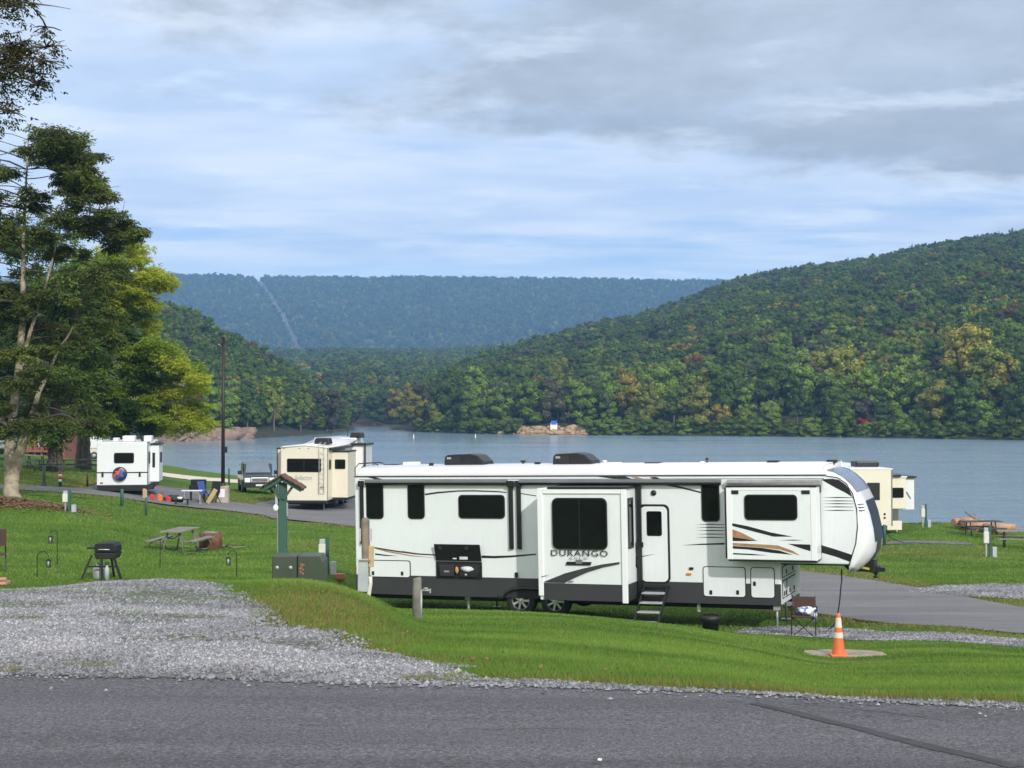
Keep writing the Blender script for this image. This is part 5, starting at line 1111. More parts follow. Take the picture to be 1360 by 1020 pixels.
# gel-coated nose cap, wrapped in plan as well as in profile
sil = Ql([(1098, 619.3), (1107, 619.5), (1117, 621.5), (1130, 628), (1142, 638), (1151, 649), (1158, 661), (1164, 678), (1168.5, 697), (1170.5, 714), (1169, 727), (1161, 740), (1150, 749), (1141, 753.5)], -1.7)
sm_ = seam; ns = len(sil)
def lerp_seam(k):
    t = k / (ns - 1) * (len(sm_) - 1); i = min(int(t), len(sm_) - 2); f_ = t - i; a, b_ = sm_[i], sm_[i + 1]; return (a[0] + (b_[0] - a[0]) * f_, a[1] + (b_[1] - a[1]) * f_)
dx_ = 0.0
ys_ = [0, .03, .10, .20, .34, .55, .85, 1.23]; ys_ = ys_ + [W - y for y in ys_[-2::-1]]
def fy(y): y = min(y, W - y); return .50 + .50 * (1 - (1 - min(y / .75, 1)) ** 2.2)
def capmesh(name, m, sel, off=0.0, parent=rv):
    V, Fc = [], []
    for y in ys_:
        f_ = fy(y)
        if y in (0, W): f_ = .42
        for k in range(ns):
            s_ = lerp_seam(k); c = sil[k]; x = s_[0] + (c[0] - s_[0]) * f_; z = s_[1] + (c[1] - s_[1]) * min(1, f_ * 1.05)
            nx_, nz_ = math.cos(PI * (.5 - k / (ns - 1) * .85)) * 1.0, math.sin(PI * (.5 - k / (ns - 1) * .85)); V.append((x + off * max(nx_, .2), y, z + off * nz_))
    for i in range(len(ys_) - 1):
        for k in range(ns - 1):
            if sel(i, k): Fc.append((i * ns + k, i * ns + k + 1, (i + 1) * ns + k + 1, (i + 1) * ns + k))
    us = sorted({i for f in Fc for i in f}); rm_ = {u: j for j, u in enumerate(us)}
    mb = MB().add([V[u] for u in us], [tuple(rm_[i] for i in f) for f in Fc], True)
    if off == 0:   # side returns from the seam out to the first row
        for i, y in ((0, -.006), (len(ys_) - 1, W + .006)):
            b0 = [(lerp_seam(k)[0] + (-.04 if k == 0 else 0), y, lerp_seam(k)[1]) for k in range(ns)]; b1 = [(V[i * ns + k][0], V[i * ns + k][1], V[i * ns + k][2]) for k in range(ns)]
            mb.add(b0 + b1, [(k, k + 1, ns + k + 1, ns + k) for k in range(ns - 1)], True)
        bb_ = [V[i * ns + ns - 1] for i in range(len(ys_))]; mb.add(bb_ + [(sm_[-1][0], y, sm_[-1][1]) for y in ys_], [(i, i + 1, len(ys_) + i + 1, len(ys_) + i) for i in range(len(ys_) - 1)])
        tb_ = [V[i * ns] for i in range(len(ys_))]; mb.add(tb_ + [(sm_[0][0], y, zfas + (.26 if 0 < y < W else 0)) for y in ys_], [(i, i + 1, len(ys_) + i + 1, len(ys_) + i) for i in range(len(ys_) - 1)])
    return mb.build(name, m, parent)
capm = capmesh('front_cap', m_cap, lambda i, k: True)
capmesh('cap_panel', m_capgrey, lambda i, k: 3 <= i <= len(ys_) - 5 and k <= 4, .012, capm)
capmesh('windscreen', m_black, lambda i, k: 5 <= i <= len(ys_) - 7 and 6 <= k <= 8, .012, capm)
capmesh('lower_fascia', m_skirt, lambda i, k: 6 <= i <= len(ys_) - 8 and 9 <= k <= 12, .012, capm)
MB().tube([(s_[0], -.010, s_[1]) for s_ in seam], .010, 6).build('cap_seam', m_black, capm)
for k_ in range(3): # three short louvre marks on the cap flank
    a = Q(1147.5 + k_ * .7, 669.5 + k_ * 4.2); MB().box((a[0] - .08, -.010, a[1]), (.13, .012, .020)).build('louvre', m_black, capm)
# lower front wall with its doors, under-bed, pin box
fwall = MB().span((xf - .01, .03, zsk + .02), (xf + .02, W - .03, zov - .03)).build('front_wall', m_white, rv)
for (y0, y1, z0_, z1_) in ((.10, .55, zsk + .14, zov - .42), (.62, 1.75, zsk + .14, zov - .42), (.10, 1.75, zov - .36, zov - .08)):
    o = MB().span((xf + .018, y0, z0_), (xf + .034, y1, z1_)).build('baggage_door', m_black, fwall); MB().span((xf + .03, y0 + .03, z0_ + .03), (xf + .042, y1 - .03, z1_ - .03)).build('door_skin', m_white, o)
    for q in (.25, .75): MB().box((xf + .05, y0 + (y1 - y0) * q, z0_ + .12), (.02, .07, .10)).build('latch', m_black, o)
MB().span((xf + .02, .06, zov - .035), (seam[-1][0] + .05, W - .06, zov - .003)).build('overhang_floor', m_black, rv)
a = Q(1118, 753, -.9); b_ = Q(1158, 757, -1.0); c_ = Q(1168, 758, -1.0)
pb = MB().prism([(a[0] - .1, zov - .02), (a[0] + .75, zov - .02), (b_[0] + .05, b_[1] + .07), (b_[0] + .05, b_[1] - .05), (a[0] + .3, zov - .26), (a[0] + .1, zov - .22)], 1.0, 1.46).build('pin_box', m_steel, rv, .02)
MB().lathe([(.03, 0), (.05, -.02), (.05, -.10), (.03, -.12), (.03, -.16), (.06, -.17), (.06, -.20), (0, -.2)], (b_[0] + .04, 1.23, b_[1] - .0), 'z', 14).box((b_[0] + .14, 1.23, b_[1]), (.26, .10, .10)).box((b_[0] + .04, 1.23, b_[1] + .01), (.2, .42, .14)).build('king_pin', m_steel, pb, .006)
MB().box((b_[0] - .22, .99, b_[1] + .06), (.30, .02, .05), (0, .2, 0)).build('warning_sticker', mat('yellow_label', (.6, .5, .1), .5), pb)
# roof kit
zr_ = zfas + .25
def ac(px0, px1, w):
    a, b_ = Q(px0, 620, w)[0], Q(px1, 620, w)[0]; L_ = b_ - a; y = -w
    P = [(a, zr_ - .02), (a + .02, zr_ + .22), (a + .10, zr_ + .28), (b_ - .42, zr_ + .30), (b_ - .22, zr_ + .26), (b_ - .03, zr_ + .10), (b_, zr_ - .02)]
    o = MB().prism(P, y - .34, y + .34).build('air_conditioner', m_black, rv, .03)
    MB().span((a + .06, y - .355, zr_ + .05), (a + L_ * .42, y - .335, zr_ + .23)).build('vent_grille', m_rubber, o); MB().box((a + .16, y - .36, zr_ + .19), (.12, .01, .05)).build('badge', m_galv, o)
ac(596.5, 650.5, -1.2); ac(739.5, 792.5, -1.2)
def roofbit(name, px, w, dx, dy, h, m, cyl=False):
    x = Q(px, 620, w)[0]
    (MB().lathe([(0, h), (dx * .9, h), (dx, h * .7), (dx * .4, h * .6), (dx * .4, 0)], (x, -w, zr_ - .02), 'z', 14) if cyl else MB().box((x, -w, zr_ - .01 + h / 2), (dx, dy, h))).build(name, m, rv, 0 if cyl else .01)
roofbit('roof_vent', 524, -1.2, .40, .4, .045, m_black); roofbit('roof_vent', 547, -1.2, .36, .36, .10, m_roof); roofbit('roof_vent', 573, -.6, .10, .1, .09, m_black); roofbit('antenna', 695, -1.5, .08, 0, .12, m_black, True)
roofbit('roof_vent', 714, -1.0, .14, .12, .08, m_black); roofbit('roof_vent', 812, -1.2, .45, .4, .05, m_roof); roofbit('antenna', 803, -1.6, .07, 0, .10, m_cap, True); roofbit('roof_vent', 868, -1.2, .38, .38, .05, m_black)
roofbit('antenna', 939, -1.3, .045, 0, .16, m_black, True); roofbit('roof_vent', 933, -1.0, .10, .10, .07, m_cap); roofbit('roof_vent', 1027, -1.2, .26, .3, .075, m_black); roofbit('roof_vent', 1105, -1.3, .22, .3, .08, m_black)
# ladder at the back
zt_l = zfas + .33; zb_l = Q(468, 784)[1]; ldr = MB()
for y in (.30, .70):
    ldr.tube([(xr + .55, y, zfas + .28), (xr + .45, y, zt_l + .02), (xr - .02, y, zt_l), (xr - .13, y, zt_l - .12), (xr - .13, y, zb_l)], .014, 8)
for k in range(11): z = zb_l + .1 + k * .29; ldr.tube([(xr - .13, .30, z), (xr - .13, .70, z)], .011, 6)
for z in (zb_l + .3, zb_l + 1.5, zb_l + 2.6): ldr.tube([(xr - .13, .30, z), (xr + .01, .30, z)], .010, 6).tube([(xr - .13, .70, z), (xr + .01, .70, z)], .010, 6)
ldr.build('ladder', m_black, rv)
# stabilisers
def jack(px, w, r=.028, m=None, name='stabiliser_jack'):
    x = Q(px, 800, w)[0]; P0 = RM @ Vector((x, -w, 0)); zg = (RI @ Vector((P0.x, P0.y, Z(P0.x, P0.y)))).z
    MB().tube([(x, -w, zg + .03), (x, -w, zsk + .02)], r, 8).box((x, -w, zsk - .06), (.14, .14, .14)).box((x, -w, zg + .03), (.24, .24, .02)).build(name, m or m_galv, rv)
jack(622.5, -.35, .04); jack(1031, -.12); jack(1031 + 12, -2.2); jack(660, -2.1, .02, m_steel)
MB().lathe([(0, -.12), (.05, -.1), (.06, 0), (.03, .12), (0, .13)], (Q(927.5, 800, -.3)[0], .3, zsk - .14), 'z', 10).build('water_filter', m_cap, rv)
# ------------------------------------------------------------------ small things round the site
m_wood = mat('weathered_wood', (.23, .19, .14), .9, 0, .45, 5, .8)
m_woodg = mat('grey_wood', (.20, .195, .17), .9, 0, .35, 5, .7)
m_green = mat('park_green', (.030, .095, .072), .55, 0, .2, 3, .2, .3)
m_cab = mat('cabinet_green', (.045, .062, .040), .5, 0, .15, 2, .1, .2)
m_ltgrey = mat('light_grey_box', (.40, .44, .45), .5, 0, .15, 3, .2, .3)
m_offw = mat('off_white_box', (.62, .62, .56), .5, 0, .12, 3, .1, .3)
m_shingle = mat('shingle_brown', (.16, .075, .05), .9, 0, .4, 9, .8)
m_tan = mat('pine_board', (.48, .37, .20), .7, 0, .2, 5, .2)
m_iron = mat('wrought_iron', (.015, .015, .015), .6, .3, .2, 5, .2)
m_conc = mat('concrete', (.42, .38, .31), .9, 0, .3, 2.5, .7, .5)
m_orange = mat('cone_orange', (.72, .16, .045), .55, 0, .14, 4, .2, .5)
m_refl = mat('cone_collar', (.66, .60, .47), .45, 0, .15, 6, .1, .3)
m_dkwood = mat('dark_table_wood', (.050, .055, .045), .8, 0, .3, 4, .4)
m_pinklog = mat('cut_log', (.42, .25, .17), .9, 0, .35, 3, .6)
m_blue = mat('blue_fabric', (.03, .08, .26), .85, 0, .2, 5, .2)
m_brownf = mat('brown_fabric', (.070, .035, .025), .85, 0, .25, 5, .3)
m_redp = mat('red_plastic', (.60, .035, .03), .45, 0, .15, 4)
m_orp = mat('orange_plastic', (.75, .19, .03), .45, 0, .15, 4)
m_bag = mat('black_bag', (.012, .012, .013), .4, 0, .3, 6, .8)

# camp post with a board and conduit beside the trailer's tail
Y = 24.2; b0 = gx(485.5, Y)
t = thing('utility_post', 'weathered wooden hookup post with a pale board at the tail of the white trailer', 'post', b0)
zt_ = at(485, 687.5, Y).z - b0.z; zm = at(485, 742, Y).z - b0.z
m_ = MB(); m_.tube([(0, 0, -.4), (.01, 0, zm), (0, 0, zt_ - .05), (0, 0, zt_)], [.073, .070, .068, .045], 12); m_.build('post', m_wood, t)
MB().box((-.03, -.075, at(0, 763, Y).z - b0.z), (.165, .05, S(43, Y))).build('cover_board', m_ltgrey, t, .005)
MB().box((.10, -.04, at(0, 738.5, Y).z - b0.z), (.085, .04, S(28, Y))).build('wood_plate', m_tan, t, .004)
MB().box((-.0, -.05, zm - .02), (.18, .12, .03)).build('cap_strip', m_wood, t)
MB().box((-.085, 0, zt_ - .28), (.03, .10, .2)).box((.085, 0, zt_ - .28), (.03, .10, .2)).build('bracket', m_ltgrey, t)
MB().tube([(.085, -.06, zm - .28), (.09, -.06, .35), (.04, -.08, .0), (.03, -.08, -.1)], .035, 10).build('drain_pipe', m_offw, t)
# spigot post on the bank
Y = 21.6; b0 = gx(554, Y); zt_ = at(554, 767, Y).z - b0.z
t = thing('tap_post', 'short grey wooden post with a water tap on the grass bank', 'post', b0)
MB().tube([(0, 0, -.3), (0, 0, zt_ * .5), (.005, 0, zt_ - .02), (0, 0, zt_)], [.066, .064, .063, .055], 12).build('post', m_woodg, t)
MB().tube([(.062, -.02, -.1), (.062, -.02, zt_ * .72)], .018, 8).build('water_pipe', m_galv, t)
MB().tube([(.06, -.02, zt_ * .71), (.19, -.02, zt_ * .70)], .017, 8).lathe([(.0, .0), (.035, .0), (.035, .015), (0, .015)], (.13, -.02, zt_ * .74), 'z', 10).box((.195, -.02, zt_ * .69), (.02, .05, .06)).build('tap', m_galv, t)
# cabinet
Y = 26.0; b0 = gx(399, Y); zt_ = at(399, 735.5, Y).z - b0.z; wx = S(68, Y)
t = thing('utility_cabinet', 'squat dark green electrical cabinet with two round locks and an orange warning mark', 'cabinet', b0)
MB().box((-wx * .26, 0, zt_ / 2), (wx * .485, .55, zt_)).build('housing', m_cab, t, .02)
MB().prism([(-.0, 0), (wx * .5, 0), (wx * .5, zt_ - .10), (wx * .43, zt_ + .0), (0, zt_ + .0)], -.30, .28).build('housing', m_cab, t, .015)
MB().box((0, .03, -.05), (wx * 1.02, .62, .12)).build('plinth', m_black, t)
MB().lathe([(0, -.29), (.03, -.29), (.035, -.27)], (-wx * .40, 0, zt_ * .80), 'y', 14).lathe([(0, -.29), (.03, -.29), (.035, -.27)], (-wx * .14, 0, zt_ * .80), 'y', 14).build('lock', m_galv, t)
wl = MB(); 
for k, (a, b_) in enumerate([(0, 0), (.02, -.05), (-.02, -.09), (.02, -.12), (-.005, .04), (.03, .03), (-.025, -.03)]): wl.box((wx * .08 + a, -.303, zt_ * .82 + b_), (.035, .006, .028))
wl.build('warning_mark', mat('faded_orange', (.34, .13, .05), .6, 0, .3, 9), t)
# green roofed post
Y = 27.5; b0 = gx(376, Y); zt_ = at(376, 632, Y).z - b0.z
t = thing('service_post', 'green wooden post under a small gabled roof with brown shingles', 'post', b0)
hw = S(5.2, Y)
MB().box((0, 0, (zt_ - .12) / 2), (hw * 2, .14, zt_ - .12)).build('post', m_green, t, .008)
MB().box((-hw - .012, .03, (zt_ - .3) / 2), (.03, .10, zt_ - .35)).build('edge_board', m_galv, t)
rf = MB(); a_ = S(26.5, Y); h_ = S(15.5, Y)
for s_ in (-1, 1): rf.bar((0, -.16, zt_ - .04), (s_ * a_, -.16, zt_ - .04 - h_), .05, .075, up=(0, 0, 1)); rf.bar((0, .16, zt_ - .04), (s_ * a_, .16, zt_ - .04 - h_), .05, .075)
for s_ in (-1, 1): rf.bar((s_ * .03, -.10, zt_ - .42), (s_ * a_ * .55, -.10, zt_ - .06 - h_ * .55), .045, .045)
rf.build('rafter', m_green, t)
sh = MB()
for s_ in (-1, 1):
    for k in range(4):
        u0, u1 = k / 4, (k + 1.12) / 4; x0_, z0_ = s_ * a_ * 1.06 * u0, zt_ + .012 - h_ * 1.06 * u0 + .012; x1_, z1_ = s_ * a_ * 1.06 * u1, zt_ + .0 - h_ * 1.06 * u1
        sh.add([(x0_, -.26, z0_), (x0_, .26, z0_), (x1_, .26, z1_), (x1_, -.26, z1_), (x0_, -.26, z0_ + .02), (x0_, .26, z0_ + .02), (x1_, .26, z1_ + .028), (x1_, -.26, z1_ + .028)], [(0, 1, 2, 3), (4, 5, 6, 7), (0, 3, 7, 4), (1, 2, 6, 5), (2, 3, 7, 6), (0, 1, 5, 4)])
sh.build('roof', m_shingle, t)
zb_ = at(0, 662, Y).z - b0.z; MB().box((-.105, -.06, zb_), (.05, .08, .20)).build('conduit_box', m_ltgrey, t, .006); MB().blob((-.12, -.08, zb_ - .17), (.055, .05, .07), 10, 7, .05).build('lamp_globe', m_cap, t)
MB().box((hw + .012, -.02, zb_ - .2), (.025, .06, .25)).build('switch_box', m_galv, t, .004)

# power pedestals
def pedestal(px, py, y0, label, h_px, parts=('w', 'g'), yy=None):
    b0 = gx(px, yy) if yy else gp(px, py, y0); Y = b0.y; h = S(h_px, Y)
    t = thing('power_pedestal', label, 'pedestal', b0, group='power pedestals on the campsites')
    MB().box((0, 0, h / 2 - .1), (.09, .09, h + .2)).build('post', m_green, t, .006)
    MB().box((-.16, -.02, h * .62), (.20, .12, h * .36)).build('meter_box', m_offw, t, .012)
    MB().box((-.16, -.0, h * .85), (.16, .10, h * .16)).build('outlet_box', m_ltgrey, t, .01)
    MB().box((-.16, .0, h * .2), (.05, .05, h * .5)).build('conduit', m_galv, t)
    MB().box((.17, .02, h * .14), (.17, .14, h * .36)).build('junction_box', m_ltgrey, t, .01)
    return t
pedestal(435.5, 733, 38, 'green power pedestal with white meter box behind the roofed post', 49, yy=44.5)
pedestal(93, 680, 45, 'green power pedestal beside the fallen leaves under the forked tree', 30)
pedestal(1229, 705, 60, 'grey power pedestal on the mound by the right cream motorhome', 31, yy=77)
pedestal(1314, 738, 45, 'power pedestal with white box in front of the log pile', 42, yy=59)
# plain green posts
def gpost(px, py, y0, h_px, wpx, label, m=m_green, yy=None, bands=False, base=False):
    b0 = gx(px, yy) if yy else gp(px, py, y0); Y = b0.y; h = S(h_px, Y); w_ = S(wpx, Y)
    t = thing('marker_post', label, 'post', b0, group=None)
    MB().tube([(0, 0, -.2), (0, 0, h - .02), (0, 0, h)], [w_ / 2, w_ / 2, w_ * .35], 10).build('post', m, t)
    if bands:
        for k, mm in enumerate((m_redp, m_cap, m_redp, m_cap)): MB().tube([(0, 0, h * (.62 - k * .13)), (0, 0, h * (.74 - k * .13))], w_ * .54, 10).build('reflective_band', mm, t)
    if base: MB().lathe([(w_ * 1.6, 0), (w_ * 1.1, .06), (w_ * .6, h * .3), (0, h * .3)], (0, 0, 0), 'z', 10).build('base', m_black, t)
gpost(162.5, 673, 50, 23, 4.5, 'green post standing in front of the small white trailer'); gpost(194.5, 685, 50, 24, 3.2, 'thin green post at the near edge of the loop road')
gpost(59, 646, 60, 26, 4, 'green post with black foot right of the forked tree', base=True); gpost(80.5, 646, 60, 27, 4.2, 'post with red and white bands between the tree trunks', bands=True)
gpost(116.5, 647, 60, 17, 2.4, 'thin dark stake left of the small white trailer', m_black); gpost(304.5, 652, 70, 33, 2.6, 'thin green post right behind the tall lamp post', yy=90)
gpost(1174, 724, 50, 27, 4, 'green post below the right cream motorhome'); gpost(1059, 800, 40, 80, 4.5, 'tall teal post seen just past the front wall of the white trailer', yy=40.2)

# shepherd hooks with lanterns
def hook(px, py, Y, hpx, span, side, label, lantern=True):
    b0 = gx(px, Y); h = S(hpx, Y) + (b0.z - 0) * 0; h = at(px, py - hpx, Y).z - b0.z; r = S(span, Y) / 2
    t = thing('garden_hook', label, 'hook', b0); pts = [(0, 0, -.2), (0, 0, h - r)] + [(side * r * (1 - math.cos(a)), 0, h - r + r * math.sin(a)) for a in np.linspace(.3, PI, 8)]
    MB().tube(pts, .011, 6).build('rod', m_iron, t)
    if lantern:
        x = side * 2 * r; z = h - r - .04; g_ = MB().lathe([(0, 0), (.055, -.03), (.06, -.05), (.0, -.05)], (x, 0, z), 'z', 8).box((x, 0, z - .22), (.10, .10, .02))
        for a, b_ in ((-.04, -.04), (.04, -.04), (-.04, .04), (.04, .04)): g_.box((x + a, b_, z - .13), (.012, .012, .17))
        ln = g_.build('lantern', m_iron, t); MB().tube([(x, 0, z - .21), (x, 0, z - .06)], .036, 8).build('lantern_glass', m_galv, ln)
hook(50.5, 773, 39, 41, 15, 1, 'black garden hook with lantern, leftmost and nearest the gravel'); hook(77, 741, 42, 37, 9, -1, 'slimmer black garden hook with lantern behind the leftmost one')
hook(315, 763, 38.5, 32, 11, -1, 'garden hook with lantern between the picnic table and the green cabinet'); hook(213.5, 752, 42, 35, 1, 1, 'thin bare garden stake left of the picnic table', False)

# grill
Y = 38.0; b0 = gx(141, Y); u = lambda n: S(n, Y); g0 = b0.z; zz = lambda py: at(0, py, Y).z - g0
t = thing('charcoal_grill', 'black charcoal grill with side shelf on splayed legs at the gravel edge', 'grill', b0)
MB().prism([(-u(11), zz(727)), (-u(10), zz(720.5)), (u(14), zz(719.5)), (u(17.5), zz(724)), (u(18), zz(732)), (-u(11), zz(732))], -.28, .28).build('lid', m_iron, t, .02)
MB().prism([(-u(12), zz(732.5)), (u(18.5), zz(732.5)), (u(16), zz(741)), (-u(9), zz(741))], -.27, .27).build('firebox', m_steel, t, .02)
MB().span((-u(22), -.22, zz(728)), (-u(11.3), .22, zz(725.5))).build('side_shelf', m_steel, t, .006); MB().tube([(-u(5), -.33, zz(728)), (u(10), -.33, zz(728))], .012, 6).build('handle', m_chrome, t)
for x0_, x1_, y0_ in ((-u(15), -u(28), -.2), (-u(2), u(0), -.24), (u(13), u(24), -.2), (u(4), u(8), .22)): MB().bar((x0_, y0_, zz(741) + .1), (x1_, y0_ * 1.2, zz(767)), .05, .05).build('leg', m_steel, t)
MB().bar((-u(20), -.2, zz(751)), (u(17), -.2, zz(751)), .03, .04).build('brace', m_steel, t)
Yp = 38.1; p0 = gx(132, Yp); t = thing('propane_tank', 'small silver gas bottle standing under the black grill', 'gas bottle', p0)
MB().lathe([(0, 0), (.13, 0), (.15, .05), (.15, .26), (.12, .33), (.04, .35), (0, .35)], (0, 0, 0), 'z', 16).build('tank', m_galv, t); MB().lathe([(.07, .33), (.07, .42), (.06, .42)], (0, 0, 0), 'z', 12).build('collar', m_galv, t)
p0 = gx(143, 37.7); t = thing('water_bottle', 'tall slim silver bottle beside the gas bottle under the grill', 'bottle', p0); MB().lathe([(0, 0), (.06, 0), (.06, .30), (.03, .36), (.03, .4), (0, .4)], (0, 0, 0), 'z', 12).build('bottle', m_ltgrey, t); MB().lathe([(.05, .4), (.05, .46), (0, .46)], (0, 0, 0), 'z', 12).build('cap', m_black, t)

# picnic tables
def picnic(px, py, y0, label, wpx=50, rz=0.0, m_top=m_woodg, m_fr=m_woodg, yy=None, curved=True, group='picnic tables', h=.76, L_=None):
    b0 = gx(px, yy) if yy else gp(px, py, y0); Y = b0.y; L_ = L_ or S(wpx, Y) * .62
    t = thing('picnic_table', label, 'picnic table', b0, rz, group)
    tp = MB()
    for k in range(5): tp.box((0, (k - 2) * .15, h), (L_, .14, .045))
    tp.build('table_top', m_top, t, .006)
    for s_ in (-1, 1):
        bn = MB()
        for k in range(2): bn.box((0, s_ * (.66 + k * .14), .45), (L_, .13, .045))
        bn.build('bench', m_top, t, .006)
    for x in (-L_ * .34, L_ * .34):
        fr = MB()
        for s_ in (-1, 1):
            fr.tube([(x, s_ * .18, h - .04), (x, s_ * .30, .38), (x, s_ * .36, .0)], .032, 8)
            if curved: fr.tube([(x, s_ * .22, .60), (x, s_ * .45, .40), (x, s_ * .72, .42), (x, s_ * .85, .30), (x, s_ * .75, .06), (x, s_ * .40, .03)], .026, 8)
            else: fr.bar((x, s_ * .80, .42), (x, -s_ * .0, .42), .06, .08)
        fr.build('frame', m_fr, t)
    return t
pt = picnic(240, 732, 40, 'weathered wooden picnic table on the lawn left of the roofed post', yy=50.5, rz=R(83), L_=2.0)
# wood burner stump
b0 = gx(280.5, 52); t = thing('fire_barrel', 'rusty brown fire barrel beside the weathered picnic table', 'barrel', b0)
MB().lathe([(.36, 0), (.40, .03), (.40, .30), (.42, .33), (.40, .36), (.40, .58), (.36, .6), (.34, .45), (0, .44)], (0, 0, 0), 'z', 18).build('drum', mat('rust', (.15, .075, .045), .9, 0, .5, 6, .5), t); MB().blob((0, 0, .55), (.3, .3, .10), 12, 6, .25, 5).build('ash', m_woodg, t)
b0 = gx(300, 52.2); t = thing('fallen_branch', 'thin dead branch lying right of the fire barrel', 'branch', b0)
MB().tube([(-.5, 0, .10), (-.1, .05, .12), (.3, 0, .05), (.8, .05, .10)], [.03, .035, .03, .01], 7).tube([(.0, 0, .1), (.2, -.2, .22), (.45, -.3, .2)], [.02, .015, .008], 6).build('wood', m_wood, t)
# terracotta ball by the pedestal
b0 = gx(452, 43.5); t = thing('clay_pot', 'small orange-brown clay pot on the grass by the trailer tail', 'pot', b0); MB().lathe([(0, 0), (.11, 0), (.17, .12), (.15, .2), (.16, .23), (.12, .22), (0, .18)], (0, 0, .02), 'z', 14).build('pot', mat('terracotta', (.42, .17, .07), .8, 0, .2, 5), t)

# far-left frame seat cut by the picture edge
Yc = 40.0; b0 = gx(-4, Yc); t = thing('camp_chair', 'folding chair with brown checked seat cut by the left edge', 'chair', b0, R(20))
MB().box((.0, .1, .95), (.52, .04, .45)).build('backrest', m_brownf, t, .01); MB().box((0, -.1, .52), (.52, .45, .04)).build('seat', m_brownf, t, .01)
for a, b_ in ((-1, -1), (1, -1), (-1, 1), (1, 1)): MB().bar((a * .26, b_ * .22, 0), (a * .24, b_ * -.15, .72), .03, .03).build('leg', m_steel, t)
b0 = gx(2, 37.2); t = thing('firewood', 'split firewood heap at the left picture edge', 'firewood', b0)
for k in range(4): MB().tube([(-.25, -.1 + .12 * (k % 3), .06 + .1 * (k // 3)), (.18, -.08 + .12 * (k % 3), .07 + .1 * (k // 3))], .055, 7).build('log', m_pinklog, t)

# cone and slab
Y = 25.0; sb = gp(1123, 872, 20, 30); Y = sb.y
slab_w = S(113, Y)
Pn = []; rd = random.Random(4)
for k in range(26): a = 2 * PI * k / 26; c, s_ = math.cos(a), math.sin(a); q = (abs(c) ** 4 + abs(s_) ** 4) ** (-.25) * rd.uniform(.93, 1.04); Pn.append((c * slab_w / 2 * q, s_ * .56 * q))
base = MB(); n_ = len(Pn); z_ = Z(sb.x, sb.y + .3) - sb.z + .07
base.add([(a * .985, b_ * .97, z_ + .02 + rd.uniform(-.006, .006)) for a, b_ in Pn] + [(a * 1.01, b_ * 1.02, z_ - .01) for a, b_ in Pn] + [(a * 1.02, b_ * 1.03, -.5) for a, b_ in Pn] + [(0, 0, z_ + .025)], [(k, (k + 1) % n_, 3 * n_) for k in range(n_)] + [(k + j * n_, k + n_ + j * n_, (k + 1) % n_ + n_ + j * n_, (k + 1) % n_ + j * n_) for k in range(n_) for j in (0, 1)])
o = base.build('concrete_slab', mat('slab', (.30, .245, .19), .9, 0, .45, 2.2, .8, .6), loc=sb); tag(o, 'low worn concrete slab set in the grass under the cone', 'slab')
cb_ = gx(1112.5, Y - .12); Hc = S(54, Y); r0 = S(9.2, Y); r1 = S(2.6, Y)
t = thing('traffic_cone', 'orange traffic cone with two pale collars on the concrete slab', 'cone', (cb_.x, cb_.y, sb.z + z_ + .022))
def rc(q): return r0 * .94 + (r1 - r0 * .94) * q
MB().lathe([(rc(0), .0), (rc(.5), Hc * .5), (rc(.93), Hc * .93), (rc(.98), Hc * .98), (r1 * .7, Hc), (0, Hc)], (0, 0, .02), 'z', 24).build('cone_body', m_orange, t)
MB().box((0, 0, .015), (r0 * 2.5, r0 * 2.5, .03)).build('foot', m_orange, t, .008)
for q0, q1 in ((.41, .545), (.66, .90)): MB().lathe([(rc(q0) + .003, Hc * q0), (rc(q1) + .003, Hc * q1)], (0, 0, .02), 'z', 24).build('collar', m_refl, t)
# folding chair with a bundle
Yc = 33.4; b0 = gx(1066.5, Yc); t = thing('camp_chair', 'brown folding chair with crossed legs at the front corner of the white trailer', 'chair', b0, R(-12)); k_ = S(1, Yc)
MB().prism([(-.22, .50), (.26, .48), (.25, .86), (-.24, .86)], .10, .14).build('backrest', m_brownf, t, .012)
MB().box((0, -.12, .46), (.50, .46, .03)).build('seat', m_brownf, t, .01)
lg = [((-.26, -.34, 0), (.24, -.30, .44)), ((.26, -.34, 0), (-.24, -.30, .44)), ((-.27, .14, 0), (-.25, .12, .88)), ((.27, .14, 0), (.25, .12, .88)), ((-.27, -.34, 0), (-.27, .12, .44)), ((.27, -.34, 0), (.27, .12, .44)), ((-.26, -.34, .0), (-.27, -.34, .60)), ((.26, -.34, .0), (.27, -.34, .60))]
for a, b_ in lg: MB().bar(a, b_, .018, .018).build('leg', m_steel, t)
for s_ in (-1, 1): MB().bar((s_ * .28, -.36, .61), (s_ * .27, .14, .64), .06, .02).build('armrest', m_black, t)
zs = .50; t2 = thing('blanket', 'crumpled blue and white cloth bundle lying in the brown folding chair', 'cloth', Vector(b0) + Vector((.02, -.12, zs)))
mcl, nt, b = new_mat('blue_white_cloth'); nn = noise(nt, 7, 3, .5, N(nt, 'ShaderNodeTexCoord').outputs['Object']); nt.links.new(ramp(nt, nn, [(.42, (.10, .15, .30)), (.5, (.55, .62, .80)), (.62, (.70, .74, .82)), (.7, (.12, .14, .25))]), b.inputs['Base Color']); b.inputs['Roughness'].default_value = .9
MB().blob((0, 0, .06), (.21, .17, .10), 18, 11, .22, 9).blob((.15, -.12, .0), (.08, .07, .15), 12, 8, .22, 10).build('cloth', mcl, t2)
